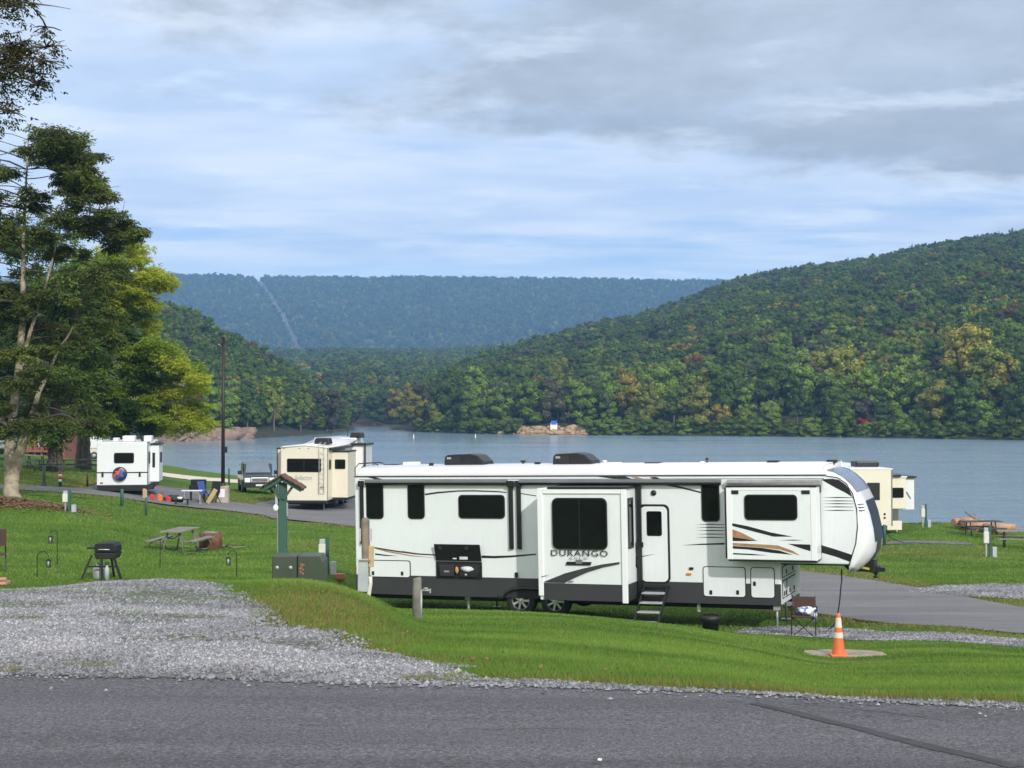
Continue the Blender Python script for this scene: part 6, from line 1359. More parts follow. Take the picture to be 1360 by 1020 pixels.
# power cord from the nose to the ground
pn = RM @ Vector((Q(1117, 756, -.9)[0], .9, Q(1117, 756, -.9)[1])); pg = gx(1098, 34.0)
t = MB(); pts = [pn]
for px, py in ((1116.5, 775), (1114.5, 795), (1112, 812), (1108, 826), (1101, 834)): pts.append(at(px, py, 34.6))
pts.append(at(1098, 836.5, 34.3)); pts[-1].z = Z(pts[-1].x, pts[-1].y) + .02; q_ = gx(1085, 34.1); pts.append(q_ + Vector((0, 0, .02)))
fine = []
P_ = np.array([tuple(p) for p in pts]); s_ = np.arange(len(P_))
for u_ in np.linspace(0, len(P_) - 1, 40): fine.append(tuple(pchip(s_, P_[:, k], np.array([u_]))[0] for k in range(3)))
o = MB().tube(fine, .016, 6).build('extension_cable', m_black); tag(o, 'black power cord hanging from the nose of the white trailer to the ground', 'cord')
# black bag-lined bin beneath the trailer
b0 = gx(943, 34.7); t = thing('waste_bin', 'black bag-lined bin under the front of the white trailer', 'bin', b0); MB().lathe([(0, 0), (.17, 0), (.22, .40), (.235, .42), (.22, .44), (.20, .40), (0, .36)], (0, 0, 0), 'z', 14).build('bin', m_black, t)
MB().lathe([(.225, .30), (.245, .36), (.24, .45), (.21, .44)], (0, 0, 0), 'z', 16).build('bag_liner', m_bag, t)

# ------------------------------------------------------------------ lamp post
b0 = gx(296.5, 79.0); Y = b0.y; H_ = at(0, 449, Y).z - b0.z; hb = S(22, Y)
t = thing('street_lamp', 'tall dark lamp post on a concrete footing beside the lake', 'lamp post', b0)
MB().box((0, 0, hb / 2 - .1), (S(15, Y), S(14, Y), hb + .2)).build('footing', m_conc, t, .03); MB().box((-.02, -S(7, Y) - .006, hb * .58), (S(8.5, Y), .012, hb * .5)).build('notice', m_cap, t)
MB().tube([(0, 0, hb), (0, 0, H_)], [.105, .075], 12).lathe([(.15, hb), (.15, hb + .12), (.1, hb + .16)], (0, 0, 0), 'z', 12).build('pole', mat('lamp_brown', (.035, .028, .026), .5, .3, .2, 3, .1), t)
MB().box((.14, -.02, at(0, 597, Y).z - b0.z), (.18, .16, .32)).build('control_box', m_black, t, .02)
hd = MB().box((-.16, -.06, H_ - .22), (.24, .34, .30), (0, .5, .3)).box((.0, 0, H_ - .02), (.22, .26, .20), (0, -.2, 0)).build('lamp_head', m_black, t, .03); MB().box((-.20, -.15, H_ - .36), (.17, .22, .02), (0, .5, .3)).build('lens', m_galv, hd)
MB().bar((.05, 0, H_ - .25), (.36, 0, H_ - .12), .03, .03).box((.38, 0, H_ - .10), (.10, .10, .10)).build('sensor_arm', m_black, t)

# ------------------------------------------------------------------ small white trailer (left)
b0 = gx(163, 77.5); Y = b0.y; k1 = Y / F; Wt = 66 * k1; Ht = (640 - 583) * k1; zb_ = .42
t = thing('small_trailer', 'small white travel trailer with round orange and blue spare wheel cover', 'trailer', b0, R(8)); L_ = 6.4
shell = MB().prism([(-Wt / 2, zb_), (Wt / 2, zb_), (Wt / 2, zb_ + Ht - .12), (Wt / 2 - .12, zb_ + Ht), (-Wt / 2 + .12, zb_ + Ht), (-Wt / 2, zb_ + Ht - .12)], 0, L_).build('body', m_white, t, .03)
def RB(name, x0, x1, z0, z1, y0, y1, m, par=None, bev=.01): return MB().span((x0, y0, z0), (x1, y1, z1)).build(name, m, par or t, bev)
pzz = lambda py: zb_ + (640 - py) * k1; pxx = lambda px: (px - 163) * k1
RB('bumper', -Wt / 2 + .02, Wt / 2 - .02, .12, zb_ - .003, -.02, L_ - .1, m_black)
wn = MB().prism(rrect(pxx(152), pzz(611), pxx(178), pzz(597), .09), -.02, .01).build('window', m_black, t); MB().prism(rrect(pxx(153), pzz(610), pxx(177), pzz(598), .07), -.026, -.015).build('pane', m_glass, wn)
RB('trim_line', -Wt / 2 + .01, Wt / 2 - .01, pzz(624), pzz(622.5), -.012, -.002, m_black)
for x in (137.5, 185.5): MB().box((pxx(x), -.03, pzz(625.5)), (.10, .05, .26)).build('latch', m_black, t)
mcv, nt, b = new_mat('wheel_cover_print'); tcx = N(nt, 'ShaderNodeTexCoord'); sp_ = N(nt, 'ShaderNodeSeparateXYZ'); nt.links.new(tcx.outputs['Object'], sp_.inputs[0])
q = math_(nt, 'ADD', math_(nt, 'ADD', math_(nt, 'MULTIPLY', sp_.outputs[0], 1.1), math_(nt, 'MULTIPLY', sp_.outputs[2], -1.2)), math_(nt, 'MULTIPLY', noise(nt, 4.5, 2, .5, tcx.outputs['Object']), 1.0))
cc = ramp(nt, q, [(.15, (.02, .02, .03)), (.22, (.65, .13, .03)), (.38, (.60, .09, .03)), (.43, (.01, .015, .04)), (.50, (.03, .08, .36)), (.62, (.06, .14, .48)), (.72, (.02, .02, .06))]); nt.links.new(cc, b.inputs['Base Color']); b.inputs['Roughness'].default_value = .4
cv = MB().lathe([(0, -.26), (.27, -.255), (.345, -.22), (.37, -.15), (.37, -.02)], (0, 0, 0), 'y', 28).build('spare_wheel', m_black, t); cv.location = (pxx(160), 0, pzz(625)); MB().lathe([(0, -.266), (.25, -.262), (.33, -.232)], (0, 0, 0), 'y', 28).build('wheel_cover', mcv, cv)
RB('roof_vent', pxx(160), pxx(176), zb_ + Ht, zb_ + Ht + .32, .9, 1.8, m_roof, t, .06); RB('air_conditioner', pxx(180), pxx(192), zb_ + Ht, zb_ + Ht + .30, 2.4, 3.2, m_black, t, .05); RB('roof_vent', pxx(146), pxx(153), zb_ + Ht, zb_ + Ht + .2, 1.5, 2.2, m_roof, t, .04); RB('roof_vent', pxx(189), pxx(199.5), zb_ + Ht + .0, zb_ + Ht + .33, .5, 1.4, m_roof, t, .05)
wheel_part(t, Wt / 2 - .12, 3.4, .36, .34, .22, out=1, ax='x'); wheel_part(t, -Wt / 2 + .12, 3.4, .36, .34, .22, out=-1, ax='x')
sr = RB('slide_out', Wt / 2 - .1, Wt / 2 + .45, zb_ + .12, zb_ + Ht - .18, 1.3, 3.3, m_white); RB('window', Wt / 2 + .1, Wt / 2 + .24, pzz(618), pzz(598), 1.27, 1.31, m_black, sr); RB('window', Wt / 2 + .43, Wt / 2 + .465, pzz(612), pzz(598), 1.8, 2.9, m_black, sr); RB('top_trim', Wt / 2 - .0, Wt / 2 + .52, zb_ + Ht - .18, zb_ + Ht - .10, 1.22, 3.36, m_black, sr)
RB('corner_trim', Wt / 2 - .03, Wt / 2 + .012, zb_, zb_ + Ht - .05, -.012, .05, m_black); RB('window', Wt / 2 + .003, Wt / 2 + .03, pzz(612), pzz(596), .35, .95, m_black)
RB('awning_roll', Wt / 2 + .02, Wt / 2 + .16, zb_ + Ht - .15, zb_ + Ht - .02, 3.5, 6.2, m_grey); RB('door', Wt / 2 + .003, Wt / 2 + .03, zb_ + .1, zb_ + 1.95, 4.2, 4.9, m_black)
RB('tail_light', pxx(134), pxx(138), pzz(638), pzz(636), -.02, -.003, m_redl)

# clutter beside it
def jug(px, Y, w_, h, m, label, name, cat): 
    b0 = gx(px, Y); t = thing(name, label, cat, b0); MB().prism([(-w_ / 2, 0), (w_ / 2, 0), (w_ / 2, h * .7), (w_ * .15, h * .85), (-w_ / 2, h * .85)], -w_ * .3, w_ * .3).build('body', m, t, .03); MB().box((w_ * .3, 0, h * .84), (w_ * .45, .03, .05)).build('cap', m_black, t)
jug(193, 76.2, .22, .60, m_tan, 'tan water jug against the corner of the small trailer', 'water_jug', 'jug'); jug(213, 76.3, .24, .42, m_orp, 'orange jug right of the small trailer', 'fuel_can', 'can'); jug(224, 76.6, .26, .32, m_redp, 'red fuel can right of the orange jug', 'fuel_can', 'can'); jug(203, 76.0, .20, .36, m_redp, 'small red and dark can between the tan jug and the orange jug', 'fuel_can', 'can')
b0 = gx(232, 77.0); o = MB().blob((0, 0, .12), (.55, .35, .22), 14, 8, .2, 7).build('duffel_bag', m_bag, loc=b0); tag(o, 'black bag lying on the grass by the red fuel can', 'bag')
b0 = gx(256, 76.5); t = thing('folding_table', 'white folding table beside the blue chair', 'table', b0, R(4)); MB().box((0, 0, .70), (1.05, .60, .05)).build('table_top', m_cap, t, .01)
for a in (-1, 1):
    for c_ in (-1, 1): MB().bar((a * .42, c_ * .22, 0), (a * .36, c_ * .22, .68), .03, .03).build('leg', m_galv, t)
b0 = gx(242, 75.6); t = thing('low_bench', 'low dark bench with a basin on the grass by the folding table', 'bench', b0); MB().box((0, 0, .28), (.7, .3, .04)).build('seat', m_black, t); MB().lathe([(.10, .30), (.16, .40), (.15, .40), (.09, .31), (0, .31)], (-.1, 0, 0), 'z', 12).build('basin', m_cap, t)
for a in (-1, 1): MB().bar((a * .3, 0, 0), (a * .3, 0, .28), .03, .25).build('leg', m_steel, t)
def fchair(px, Y, m, label, rz):
    b0 = gx(px, Y); t = thing('camp_chair', label, 'chair', b0, rz); MB().box((0, .26, .80), (.52, .04, .65), (-.25, 0, 0)).build('backrest', m, t, .01); MB().box((0, -.05, .45), (.52, .5, .04)).build('seat', m, t, .01)
    for a, b_ in (((-.27, -.28, 0), (-.27, .22, .62)), ((.27, -.28, 0), (.27, .22, .62)), ((-.27, .26, 0), (-.27, -.28, .62)), ((.27, .26, 0), (.27, -.28, .62))): MB().bar(a, b_, .03, .03).build('leg', m_steel, t)
fchair(273, 78.0, m_blue, 'blue folding camp chair left of the lamp post', R(60)); fchair(284, 78.4, m_bag, 'black folding camp chair between the blue chair and the lamp post', R(-20))
b0 = gx(263, 79.0); t = thing('camp_stove', 'black camp stove on a stand behind the folding table', 'stove', b0); MB().span((-.42, -.25, .62), (.42, .25, .86)).span((-.42, .2, .86), (.42, .25, 1.15)).build('body', m_black, t, .02)
for a in (-1, 1): MB().bar((a * .36, 0, 0), (a * .36, 0, .62), .04, .35).build('leg', m_steel, t)
b0 = gx(281.5, 77.2); o = MB().box((0, 0, .40), (.24, .06, .86), (.1, .55, 0)).build('plank', m_tan, None, .03, b0); tag(o, 'tan board leaning against the footing of the lamp post', 'board')

# ------------------------------------------------------------------ cream fifth wheel (centre left)
b0 = gx(404, 80.0); Y = 80.0; k1 = Y / F; t = thing('cream_trailer', 'cream fifth wheel trailer seen from its tail beside the dark pickup', 'trailer', b0, R(-5)); Wt = 63 * k1; zb_ = .50; tz = at(0, 593, Y).z - b0.z; Ht = tz - zb_; L_ = 11.0
P_ = [(-Wt / 2, zb_), (Wt / 2, zb_), (Wt / 2, tz - .06), (Wt / 2 - .10, tz + .02), (0, tz + .08), (-Wt / 2 + .10, tz + .02), (-Wt / 2, tz - .06)]
MB().prism(P_, 0, L_ - 2.8).build('body', m_cream, t, .03)
MB().prism([(y, z) for y, z in ((L_ - 2.8, zb_ + 1.2), (L_ - .5, zb_ + 1.3), (L_, zb_ + 1.9), (L_ - .3, tz - .0), (L_ - 1.2, tz + .32), (L_ - 2.8, tz + .30))], -Wt / 2, Wt / 2, 'x').build('front_cap', m_cap, t, .04)
pzz = lambda py: (at(0, py, Y).z - b0.z); pxx = lambda px: (px - 404) * k1
rf = MB(); rf.add([(-Wt / 2 - .02, -.03, tz - .03), (0, -.03, tz + .10), (Wt / 2 + .02, -.03, tz - .03), (-Wt / 2 - .02, 5.5, tz + .0), (0, 5.5, tz + .12), (Wt / 2 + .02, 5.5, tz + .0), (-Wt / 2 - .02, L_ - 1.5, tz + .30), (0, L_ - 1.5, tz + .40), (Wt / 2 + .02, L_ - 1.5, tz + .30)], [(0, 1, 4, 3), (1, 2, 5, 4), (3, 4, 7, 6), (4, 5, 8, 7)], True); ro = rf.build('roof', m_roof, t); so = ro.modifiers.new('thick', 'SOLIDIFY'); so.thickness = .06
wn = MB().prism(rrect(pxx(381), pzz(627), pxx(427), pzz(609), .08), -.02, .01).build('window', m_black, t); MB().prism(rrect(pxx(382), pzz(626), pxx(426), pzz(610), .06), -.027, -.015).build('pane', m_glass, wn); RB('mullion', pxx(403.7), pxx(404.6), pzz(626), pzz(610), -.032, -.026, m_black, wn, 0)
o = text('Reflection', 0, 0, -.012, .38, m_galv, t, shear=.35); o.location = (pxx(391), -.012, pzz(637.5)); o.scale = (.62, 1, 1)
for px in (377, 398, 410, 431): RB('marker_light', pxx(px) - .04, pxx(px) + .04, pzz(596), pzz(595), -.02, -.002, m_redl if px == 398 else m_grey, t, 0)
lad = MB()
for px in (425, 431.5): lad.tube([(pxx(px), .4, tz + .2), (pxx(px), -.12, tz + .15), (pxx(px), -.14, tz - .1), (pxx(px), -.14, pzz(655))], .018, 6)
for k in range(9): lad.tube([(pxx(425), -.14, pzz(654) + k * .27), (pxx(431.5), -.14, pzz(654) + k * .27)], .014, 6)
lad.build('ladder', m_chrome, t)
RB('license_plate', pxx(426), pxx(430.5), pzz(648), pzz(646), -.03, -.003, m_black, t, 0)
RB('bumper', -Wt / 2 + .05, Wt / 2 - .05, .36, zb_ - .004, -.10, .3, m_black); RB('underframe', -Wt / 2 + .15, Wt / 2 - .15, .28, zb_ - .004, .35, L_ - 3, m_rubber)
s3 = RB('slide_out', -Wt / 2 - .36, -Wt / 2 + .05, zb_ + .25, tz - .15, .7, 3.4, m_cream); RB('edge_trim', -Wt / 2 - .38, -Wt / 2 - .34, zb_ + .22, tz - .12, .66, .72, m_black, s3, 0); RB('top_trim', -Wt / 2 - .39, -Wt / 2 - .01, tz - .15, tz - .09, .66, 3.44, m_black, s3, 0)
s4 = RB('slide_out', Wt / 2 - .05, Wt / 2 + .85, zb_ + .1, tz - .34, 1.3, 3.6, m_cream); RB('top_trim', Wt / 2 + .0, Wt / 2 + .88, tz - .34, tz - .27, 1.26, 3.64, m_black, s4, 0)
wn = MB().prism(rrect(Wt / 2 + .14, pzz(624), Wt / 2 + .72, pzz(611), .06), 1.275, 1.31).build('window', m_black, s4); RB('pane', Wt / 2 + .17, Wt / 2 + .69, pzz(623), pzz(612), 1.268, 1.28, m_glass, wn, 0); RB('slide_base', Wt / 2 + .0, Wt / 2 + .85, zb_ - .05, zb_ + .09, 1.32, 3.55, m_black, s4, 0)
RB('window', Wt / 2 + .003, Wt / 2 + .025, pzz(624), pzz(611), .4, .85, m_black)
s5 = RB('slide_out', Wt / 2 - .05, Wt / 2 + .75, zb_ + .9, tz - .1, 6.6, 9.2, m_cap); RB('awning_roll', Wt / 2 + .02, Wt / 2 + .16, tz - .22, tz - .08, .3, 6.4, m_black)
RB('door', Wt / 2 + .003, Wt / 2 + .03, zb_ + .1, zb_ + 2.0, 5.0, 5.7, m_black); RB('awning_arm', Wt / 2 + .02, Wt / 2 + .10, zb_ + .6, tz - .2, 4.1, 4.2, m_black); RB('awning_arm', Wt / 2 + .8, Wt / 2 + .88, zb_ + .5, tz + .05, 6.4, 6.5, m_black); RB('top_trim', Wt / 2 - .0, Wt / 2 + .85, tz - .1, tz - .0, 6.45, 9.2, m_black, s5, 0)
RB('corner_trim', Wt / 2 - .02, Wt / 2 + .012, zb_, tz - .1, -.008, .05, m_grey)
for x in (-1, 1):
    for y in (4.4, 5.3): wheel_part(t, x * (Wt / 2 - .14), y, .39, .38, .24, out=x, ax='x')
for x, y in ((-Wt / 2 + .3, .5), (Wt / 2 - .3, .5), (Wt / 2 - .3, 3.6)): MB().tube([(x, y, .0), (x, y, .5)], .035, 8).build('stabiliser_jack', m_galv, t)
a_ = MB().prism([(pxx(406), tz + .07), (pxx(408), tz + .42), (pxx(426), tz + .42), (pxx(428), tz + .07)], 2.0, 2.9).build('air_conditioner', m_black, t, .05); a_ = MB().prism([(pxx(425), tz + .30), (pxx(427), tz + .62), (pxx(442), tz + .62), (pxx(444), tz + .30)], 8.2, 9.1).build('air_conditioner', m_black, t, .05); RB('antenna', .65, .69, tz + .35, tz + .8, 8.6, 8.64, m_black, t, 0)

# ------------------------------------------------------------------ pickup
b0 = gx(345, 92.0); Y = 92; t = thing('pickup_truck', 'dark pickup truck with chrome grille parked left of the cream trailer', 'pickup', b0, R(14)); m_nav = mat('truck_paint', (.022, .028, .038), .22, .3, .2, 2, 0, 0, .5)
# local: front faces -y
pw = 1.0
MB().prism([(-.15, .42), (-.22, .60), (-.20, .98), (0, 1.12), (1.25, 1.20), (5.4, 1.20), (5.55, 1.1), (5.55, .55), (5.3, .42)], -pw, pw, 'x').build('body', m_nav, t, .05)
MB().prism([(1.15, 1.19), (1.95, 1.82), (2.3, 1.90), (3.4, 1.89), (4.0, 1.25), (4.0, 1.19)], -pw + .12, pw - .12, 'x').build('cab', m_nav, t, .16, seg=4)
g_ = MB(); g_.add([(-.78, 1.22, 1.27), (.78, 1.22, 1.27), (.68, 1.86, 1.80), (-.68, 1.86, 1.80)], [(0, 1, 2, 3)]); o = g_.build('windshield', mat('truck_glass_sky_tint', (.13, .17, .21), .08, 0, .2, 1), t); so = o.modifiers.new('t', 'SOLIDIFY'); so.thickness = .03; so.offset = 1  # windshield base colour is pale blue to imitate reflected sky
for s_ in (-1, 1): MB().prism([(1.5, 1.24), (2.05, 1.78), (3.5, 1.80), (3.75, 1.26)], s_ * (pw - .095), s_ * (pw - .085), 'x').build('side_window', m_glass, t)
MB().span((-.55, -.25, .74), (.55, -.19, 1.04)).build('grille', m_chrome, t, .03); MB().span((-.46, -.262, .80), (.46, -.245, .87)).span((-.46, -.262, .91), (.46, -.245, .98)).build('grille_slot', m_black, t)
for s_ in (-1, 1): MB().span((s_ * .58, -.24, .74), (s_ * .93, -.18, 1.02)).build('headlight', m_cap, t, .03)
MB().span((-.98, -.32, .42), (.98, -.16, .70)).build('bumper', m_rubber, t, .04); MB().span((-.25, -.335, .52), (.25, -.31, .62)).build('license_plate', m_cap, t)
for s_ in (-1, 1): MB().box((s_ * (pw + .13), 1.45, 1.30), (.24, .12, .26)).build('side_mirror', m_black, t, .04)
for s_ in (-1, 1):
    for y in (.85, 4.45): wheel_part(t, s_ * (pw - .10), y, .41, .41, .27, out=s_, ax='x')
# ------------------------------------------------------------------ cream motorhome on the right
b0 = gx(1164, 74.0); Y = 74; k1 = Y / F; pxx = lambda px: (px - 1163) * k1; pzz = lambda py: (at(0, py, Y).z - b0.z)
t = thing('cream_motorhome', 'cream motorhome with two slide-outs beside the lake on the right', 'motorhome', b0, R(4)); tz = pzz(624)
MB().prism([(pxx(1128), .45), (pxx(1184), .45), (pxx(1184), tz - .03), (pxx(1183), tz), (pxx(1128), tz)], 0, 8.5).build('body', m_cream, t, .04)
RB('roof', pxx(1127), pxx(1184.5), tz + .002, tz + .07, -.03, 8.5, m_roof, t); RB('air_conditioner', pxx(1150), pxx(1182), tz + .07, tz + .36, 1.8, 2.8, m_black, t, .06)
RB('window', pxx(1150), pxx(1167), pzz(664), pzz(641), -.02, .01, m_black, t, 0); RB('corner_trim', pxx(1182.5), pxx(1184.2), .45, tz, -.012, .02, m_grey, t, 0)
s6 = RB('slide_out', pxx(1184) - .1, pxx(1205), pzz(676), pzz(634.5), .25, 2.6, m_cream); wn = MB().prism(rrect(pxx(1184), pzz(661.5), pxx(1201.5), pzz(648), .07), .225, .26).build('window', m_black, s6); RB('pane', pxx(1184.8), pxx(1200.8), pzz(660.7), pzz(648.8), .215, .23, m_glass, wn, 0)
RB('top_trim', pxx(1182), pxx(1206), pzz(634.5), pzz(633), .2, 2.65, m_cap, s6, 0); RB('awning_roll', pxx(1183), pxx(1197), pzz(633.5), pzz(631), .1, .25, m_black, s6, 0)
s7 = RB('slide_out', pxx(1206), pxx(1222), pzz(678.5), pzz(636), .9, 4.2, m_white); RB('awning_roll', pxx(1206), pxx(1224), pzz(636), pzz(633.5), .75, 4.3, m_black, s7, 0); RB('side_dark_strip', pxx(1204.8), pxx(1206.2), pzz(677), pzz(635), .5, 1.2, m_black, s7, 0)
o = decal_ = MB().prism([(pxx(1210), pzz(655)), (pxx(1212), pzz(654)), (pxx(1218), pzz(664)), (pxx(1216), pzz(664))], .885, .895).build('stripe_decal', m_grey, s7)
RB('lower_locker', pxx(1177), pxx(1197), .25, pzz(692), .0, 1.6, m_cream, t); RB('access_panel', pxx(1182), pxx(1195), pzz(692), pzz(676.5), .3, .5, mat('smoked_panel', (.10, .10, .09), .3), t); RB('underframe', pxx(1130), pxx(1180), .2, .448, .2, 8, m_rubber, t)
for px, py in ((1173.5, 682.5), (1173.5, 687.5)): MB().lathe([(0, -.03), (.055, -.03), (.055, 0)], (pxx(px), 0, pzz(py)), 'y', 12).build('socket_cap', m_black, t)
for s_ in (pxx(1136), pxx(1176)): wheel_part(t, s_, 5.4, .40, .40, .26, out=1 if s_ > 0 else -1, ax='x')
MB().tube([(pxx(1197), .8, -.2), (pxx(1197), .8, .3)], .04, 8).tube([(pxx(1133), .3, -.3), (pxx(1133), .3, .5)], .04, 8).build('stabiliser_jack', m_galv, t)
o = MB().tube([gx(1176, 68) + Vector((0, 0, .5)), gx(1185, 68) + Vector((0, 0, .2)), gx(1200, 67.5) + Vector((0, 0, .03)), gx(1225, 67) + Vector((0, 0, .03))], .02, 6).build('extension_cable', m_black); tag(o, 'dark cord running down to the grass by the right cream motorhome', 'cord')

# log pile and tables by the lake
Y = 76.0; m_logs = m_pinklog; rd = random.Random(12)
for k in range(13):
    px = 1280 + rd.uniform(0, 52); p = gx(px, Y + rd.uniform(-1, 1.2)); L_ = rd.uniform(.7, 1.7); a = rd.uniform(-.5, .5); r_ = rd.uniform(.12, .22); z_ = r_ + (.24 if k % 3 == 0 else 0) + (.2 if 1292 < px < 1320 and k % 2 else 0)
    t = thing('log', 'pinkish cut log in the heap at the water edge', 'log', (p.x, p.y, p.z + z_ - .03), a, 'cut logs heaped at the water edge')
    MB().tube([(-L_ / 2, 0, 0), (0, .02, .02), (L_ / 2, 0, 0)], [r_, r_ * 1.03, r_ * .95], 10).build('wood', m_pinklog, t)
p = gx(1291, Y); t = thing('driftwood', 'long bleached driftwood limb sticking up from the log heap', 'driftwood', p); MB().tube([(1.0, 0, .3), (.2, 0, .6), (-.4, 0, 1.0)], [.12, .09, .04], 8).tube([(.2, 0, .6), (.1, .2, .95)], [.05, .02], 6).build('wood', m_woodg, t)
picnic(1302, 706, 60, 'dark picnic table in front of the heap of cut logs', yy=72.5, rz=R(8), m_top=m_dkwood, m_fr=m_dkwood, curved=False, L_=1.9, group='picnic tables')
picnic(1354, 720, 60, 'picnic table at the right picture edge nearer than the log heap', yy=66, rz=R(-14), m_top=m_woodg, m_fr=m_dkwood, curved=False, L_=2.0)
picnic(48, 634, 80, 'picnic table with pale top right of the forked tree trunk', yy=100, rz=R(5), m_top=m_ltgrey, m_fr=m_green, curved=False, L_=1.3)
picnic(62, 626, 80, 'dark picnic table against the single brown trunk', yy=94, rz=R(-10), m_top=m_dkwood, m_fr=m_dkwood, curved=False, L_=1.8)
picnic(98, 622, 80, 'dark picnic table left of the two close trunks', yy=98, rz=R(15), m_top=m_dkwood, m_fr=m_dkwood, curved=False, L_=1.8)
picnic(122, 620, 80, 'dark picnic table between the two close trunks and the small trailer', yy=102, rz=R(-8), m_top=m_dkwood, m_fr=m_dkwood, curved=False, L_=1.8)

# ------------------------------------------------------------------ lodge and white trailers beyond the trees
Y = 138.0; k1 = Y / F; b0 = gx(60, Y); pxx = lambda px: (px - 60) * k1; pzz = lambda py: at(0, py, Y).z - b0.z
m_brick = mat('brown_cladding', (.23, .09, .065), .85, 0, .3, 2, .3)
t = thing('camp_building', 'low brown-red camp building with white panels behind the trees', 'building', b0, R(2)); MB().span((pxx(30), 0, -.6), (pxx(86), 7, pzz(572))).build('wall', m_brick, t)
MB().prism([(-.6, pzz(573)), (3.5, pzz(562)), (7.6, pzz(573))], pxx(28), pxx(88), 'x').build('roof', m_shingle, t)
RB('white_panel', pxx(51), pxx(63), pzz(595), pzz(573), -.06, -.003, m_white, t, 0); RB('white_panel', pxx(66), pxx(70), pzz(582), pzz(579), -.06, -.003, m_cream, t, 0)
for a in (41, 45.5, 65): wn = RB('window', pxx(a), pxx(a + 3.4), pzz(593), pzz(585), -.05, -.003, m_black, t, 0)
for a in range(32, 86, 9): RB('porch_post', pxx(a), pxx(a) + .18, -.4, pzz(574), -1.2, -1.02, m_brick, t, 0)
RB('porch_deck', pxx(30), pxx(74), pzz(600), pzz(597), -1.4, -.01, m_brick, t, 0)
b0 = gx(108, 150); Y = 150; k1 = Y / F; pxx = lambda px: (px - 108) * k1; pzz = lambda py: at(0, py, Y).z - b0.z
t = thing('parked_trailer', 'white trailer with tan base far behind the two close trunks', 'trailer', b0); RB('body', pxx(82), pxx(136), pzz(596), pzz(580), 0, 3, m_white, t, .1); RB('lower_body', pxx(82.5), pxx(135.5), .4, pzz(596) - .004, .05, 2.9, m_cream, t, 0)
for a in (84, 94, 103): RB('window', pxx(a), pxx(a + 6), pzz(601), pzz(597), .02, .048, m_black, t, 0)
for a in (92, 125): wheel_part(t, pxx(a), .12, .38, .38, .25, out=-1)
b0 = gx(-8, 110); Y = 110; k1 = Y / F; pxx = lambda px: (px + 8) * k1; pzz = lambda py: at(0, py, Y).z - b0.z
t = thing('parked_trailer', 'white trailer cut by the left edge behind the forked tree', 'trailer', b0); RB('body', pxx(-60), pxx(9), pzz(596), pzz(566), 0, 2.6, m_white, t, .1); RB('underframe', pxx(-58), pxx(8), .35, pzz(596) - .003, .1, 2.5, m_black, t, 0); RB('window', pxx(0), pxx(4), pzz(580), pzz(574), -.02, .01, m_black, t, 0)
for a in (-40, -12): wheel_part(t, pxx(a), .12, .40, .40, .25, out=-1)

# ------------------------------------------------------------------ far shore marks
D = 421.0; X = (735.5 - CX) / F * D; hz = float(HR.h(np.array([X]), np.array([D]))[0])
t = thing('beach_sign', 'small blue and white board on the bare shore under the right hill', 'sign', (X, D, max(hz, .8))); MB().box((0, 0, 1.2), (1.9, .12, 2.0)).build('panel', m_cap, t); MB().box((0, -.07, 2.3), (1.6, .14, 1.1)).build('blue_board', mat('sign_blue', (.03, .12, .55), .5), t)
for a in (-1, 1): MB().box((a * .7, .1, .0), (.12, .12, 1.6)).build('post', m_woodg, t)
for px, py, lab in ((549.5, 581, 'small white buoy off the cove point'), (631.5, 580.5, 'small white buoy off the wooded point, right of the other')):
    D = CZ * F / (py - HY); t = thing('buoy', lab, 'buoy', ((px - CX) / F * D, D, 0)); MB().lathe([(0, -.2), (.35, -.1), (.35, .3), (.18, .5), (.18, 1.6), (0, 1.7)], (0, 0, 0), 'z', 12).build('float', m_cap, t); t.scale = (.5, .5, .5)
def rocks(name, pts, n, seed, sz, m, label):
    rd = random.Random(seed); mb = MB()
    for k in range(n):
        q = rd.random(); i = q * (len(pts) - 1); j = min(int(i), len(pts) - 2); f_ = i - j; px = pts[j][0] * (1 - f_) + pts[j + 1][0] * f_; D = pts[j][1] * (1 - f_) + pts[j + 1][1] * f_ + rd.uniform(0, 10) ; X = (px - CX) / F * D; H = HL if px < 470 else HR
        z = max(0, float(H.h(np.array([X]), np.array([D]))[0])); s_ = rd.lognormvariate(0, .5) * sz; mb.blob((X, D, z), (s_ * rd.uniform(.8, 1.8), s_, s_ * rd.uniform(.4, .8)), 7, 5, .25, k + seed)
    o = mb.build(name, m, recalc=False); tag(o, label, None, None, 'stuff')
rocks('shore_rocks', [(215, 330), (270, 346), (300, 355), (332, 366)], 150, 5, .75, mat('bank_rock', (.24, .17, .13), .95, 0, .35, .6, .5), 'pinkish brown rocks along the left bank')
rocks('shore_rocks', [(655, 431), (690, 422), (740, 417), (780, 413)], 220, 6, .42, mat('bank_rock_tan', (.38, .27, .16), .95, 0, .35, .6, .5), 'tan rocks and clay along the right bank')
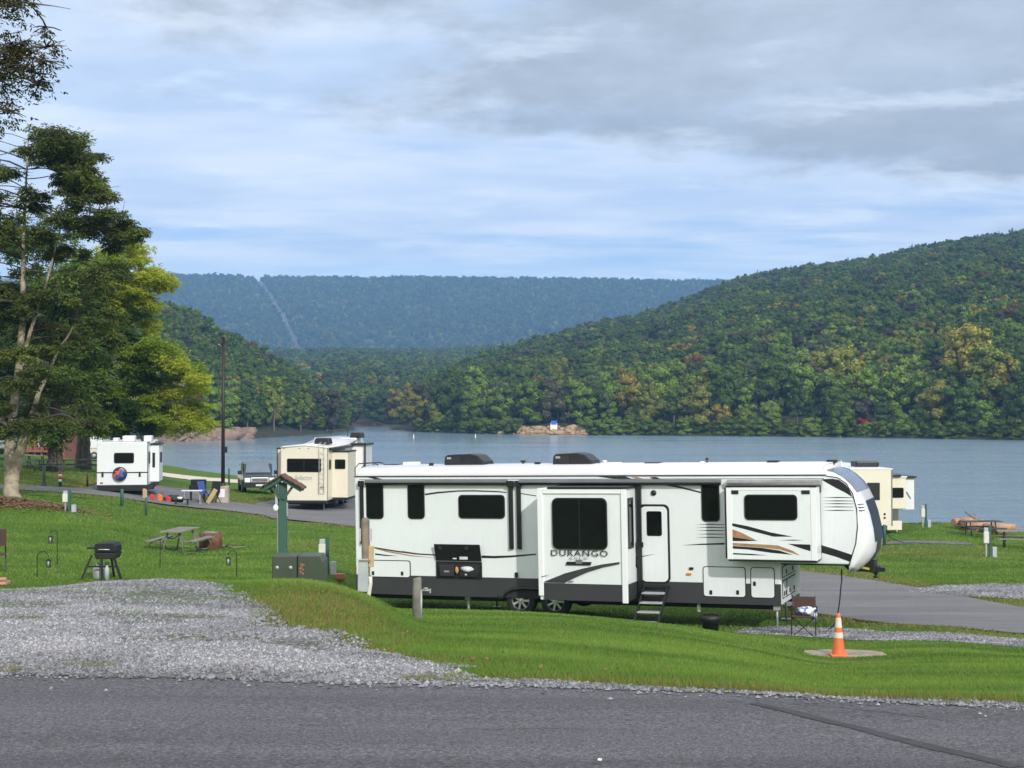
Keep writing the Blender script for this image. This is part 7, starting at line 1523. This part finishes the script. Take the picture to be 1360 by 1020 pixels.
# fallen leaves
n = 3500; X = rng.normal(-20.3, 1.4, n); Yv = rng.normal(59.6, 1.0, n); s_ = .07; a = rng.uniform(0, 6.28, n); z = zt(X, Yv) + .03 + rng.random(n) * .03
V = np.stack([np.stack([X + s_ * np.cos(a + q), Yv + s_ * np.sin(a + q), z + rng.uniform(-.02, .03, n)], -1) for q in (0, 1.6, 3.1, 4.7)], 1).reshape(-1, 3)
mfl = mat('fallen_leaf', (.20, .11, .055), .9, 0, .5, .8)
tag(np_mesh('fallen_leaves', V, np.arange(4 * n).reshape(n, 4), mfl), 'brown fallen leaves under the forked tree', None, None, 'stuff')
n = 1500; Yv = rng.uniform(9, 33, n); X = (rng.uniform(330, 1400, n) - CX) / F * Yv; kk_ = in_lawn(X, Yv) & (fbm(X * .4, Yv * .4, 61) > .42); X, Yv = X[kk_], Yv[kk_]; n = len(X); s_ = rng.uniform(.008, .018, n); a = rng.uniform(0, 6.28, n); z = zt(X, Yv) + rng.uniform(.01, .035, n)
V = np.stack([np.stack([X + s_ * np.cos(a + q), Yv + s_ * np.sin(a + q), z + rng.uniform(-.008, .012, n)], -1) for q in (0, 1.6, 3.1, 4.7)], 1).reshape(-1, 3)
tag(np_mesh('fallen_leaves', V, np.arange(4 * n).reshape(n, 4), mfl), 'stray dead leaves on the near lawn', None, None, 'stuff')
# pebble and bits on the road and bank
b0 = rp(795, 1011)
for (px, py, r_, m, lab) in ((796, 1010, .009, m_cap, 'single white pebble on the asphalt road'),):
    a, c_ = rp(px, py); o = MB().blob((0, 0, 0), (r_ * 1.3, r_, r_ * .7), 8, 6, .15, int(px)).build('pebble', m, None, 0, (a, c_, Z(a, c_) + .048)); tag(o, lab, 'pebble')

# ------------------------------------------------------------------ air
hz_ = MB().span((-2400, -120, -45), (2600, 4300, 330)).build('haze', None); tag(hz_, 'thin blue autumn haze over lake and hills', None, None, 'stuff')
mh = bpy.data.materials.new('air'); mh.use_nodes = True; nt = mh.node_tree; nt.nodes.remove(nt.nodes['Principled BSDF'])
pv = nt.nodes.new('ShaderNodeVolumePrincipled'); pv.inputs['Color'].default_value = (.27, .54, 1.0, 1); pv.inputs['Density'].default_value = 1.9e-4; pv.inputs['Anisotropy'].default_value = -.15
nt.links.new(pv.outputs[0], nt.nodes['Material Output'].inputs['Volume']); hz_.data.materials.append(mh)
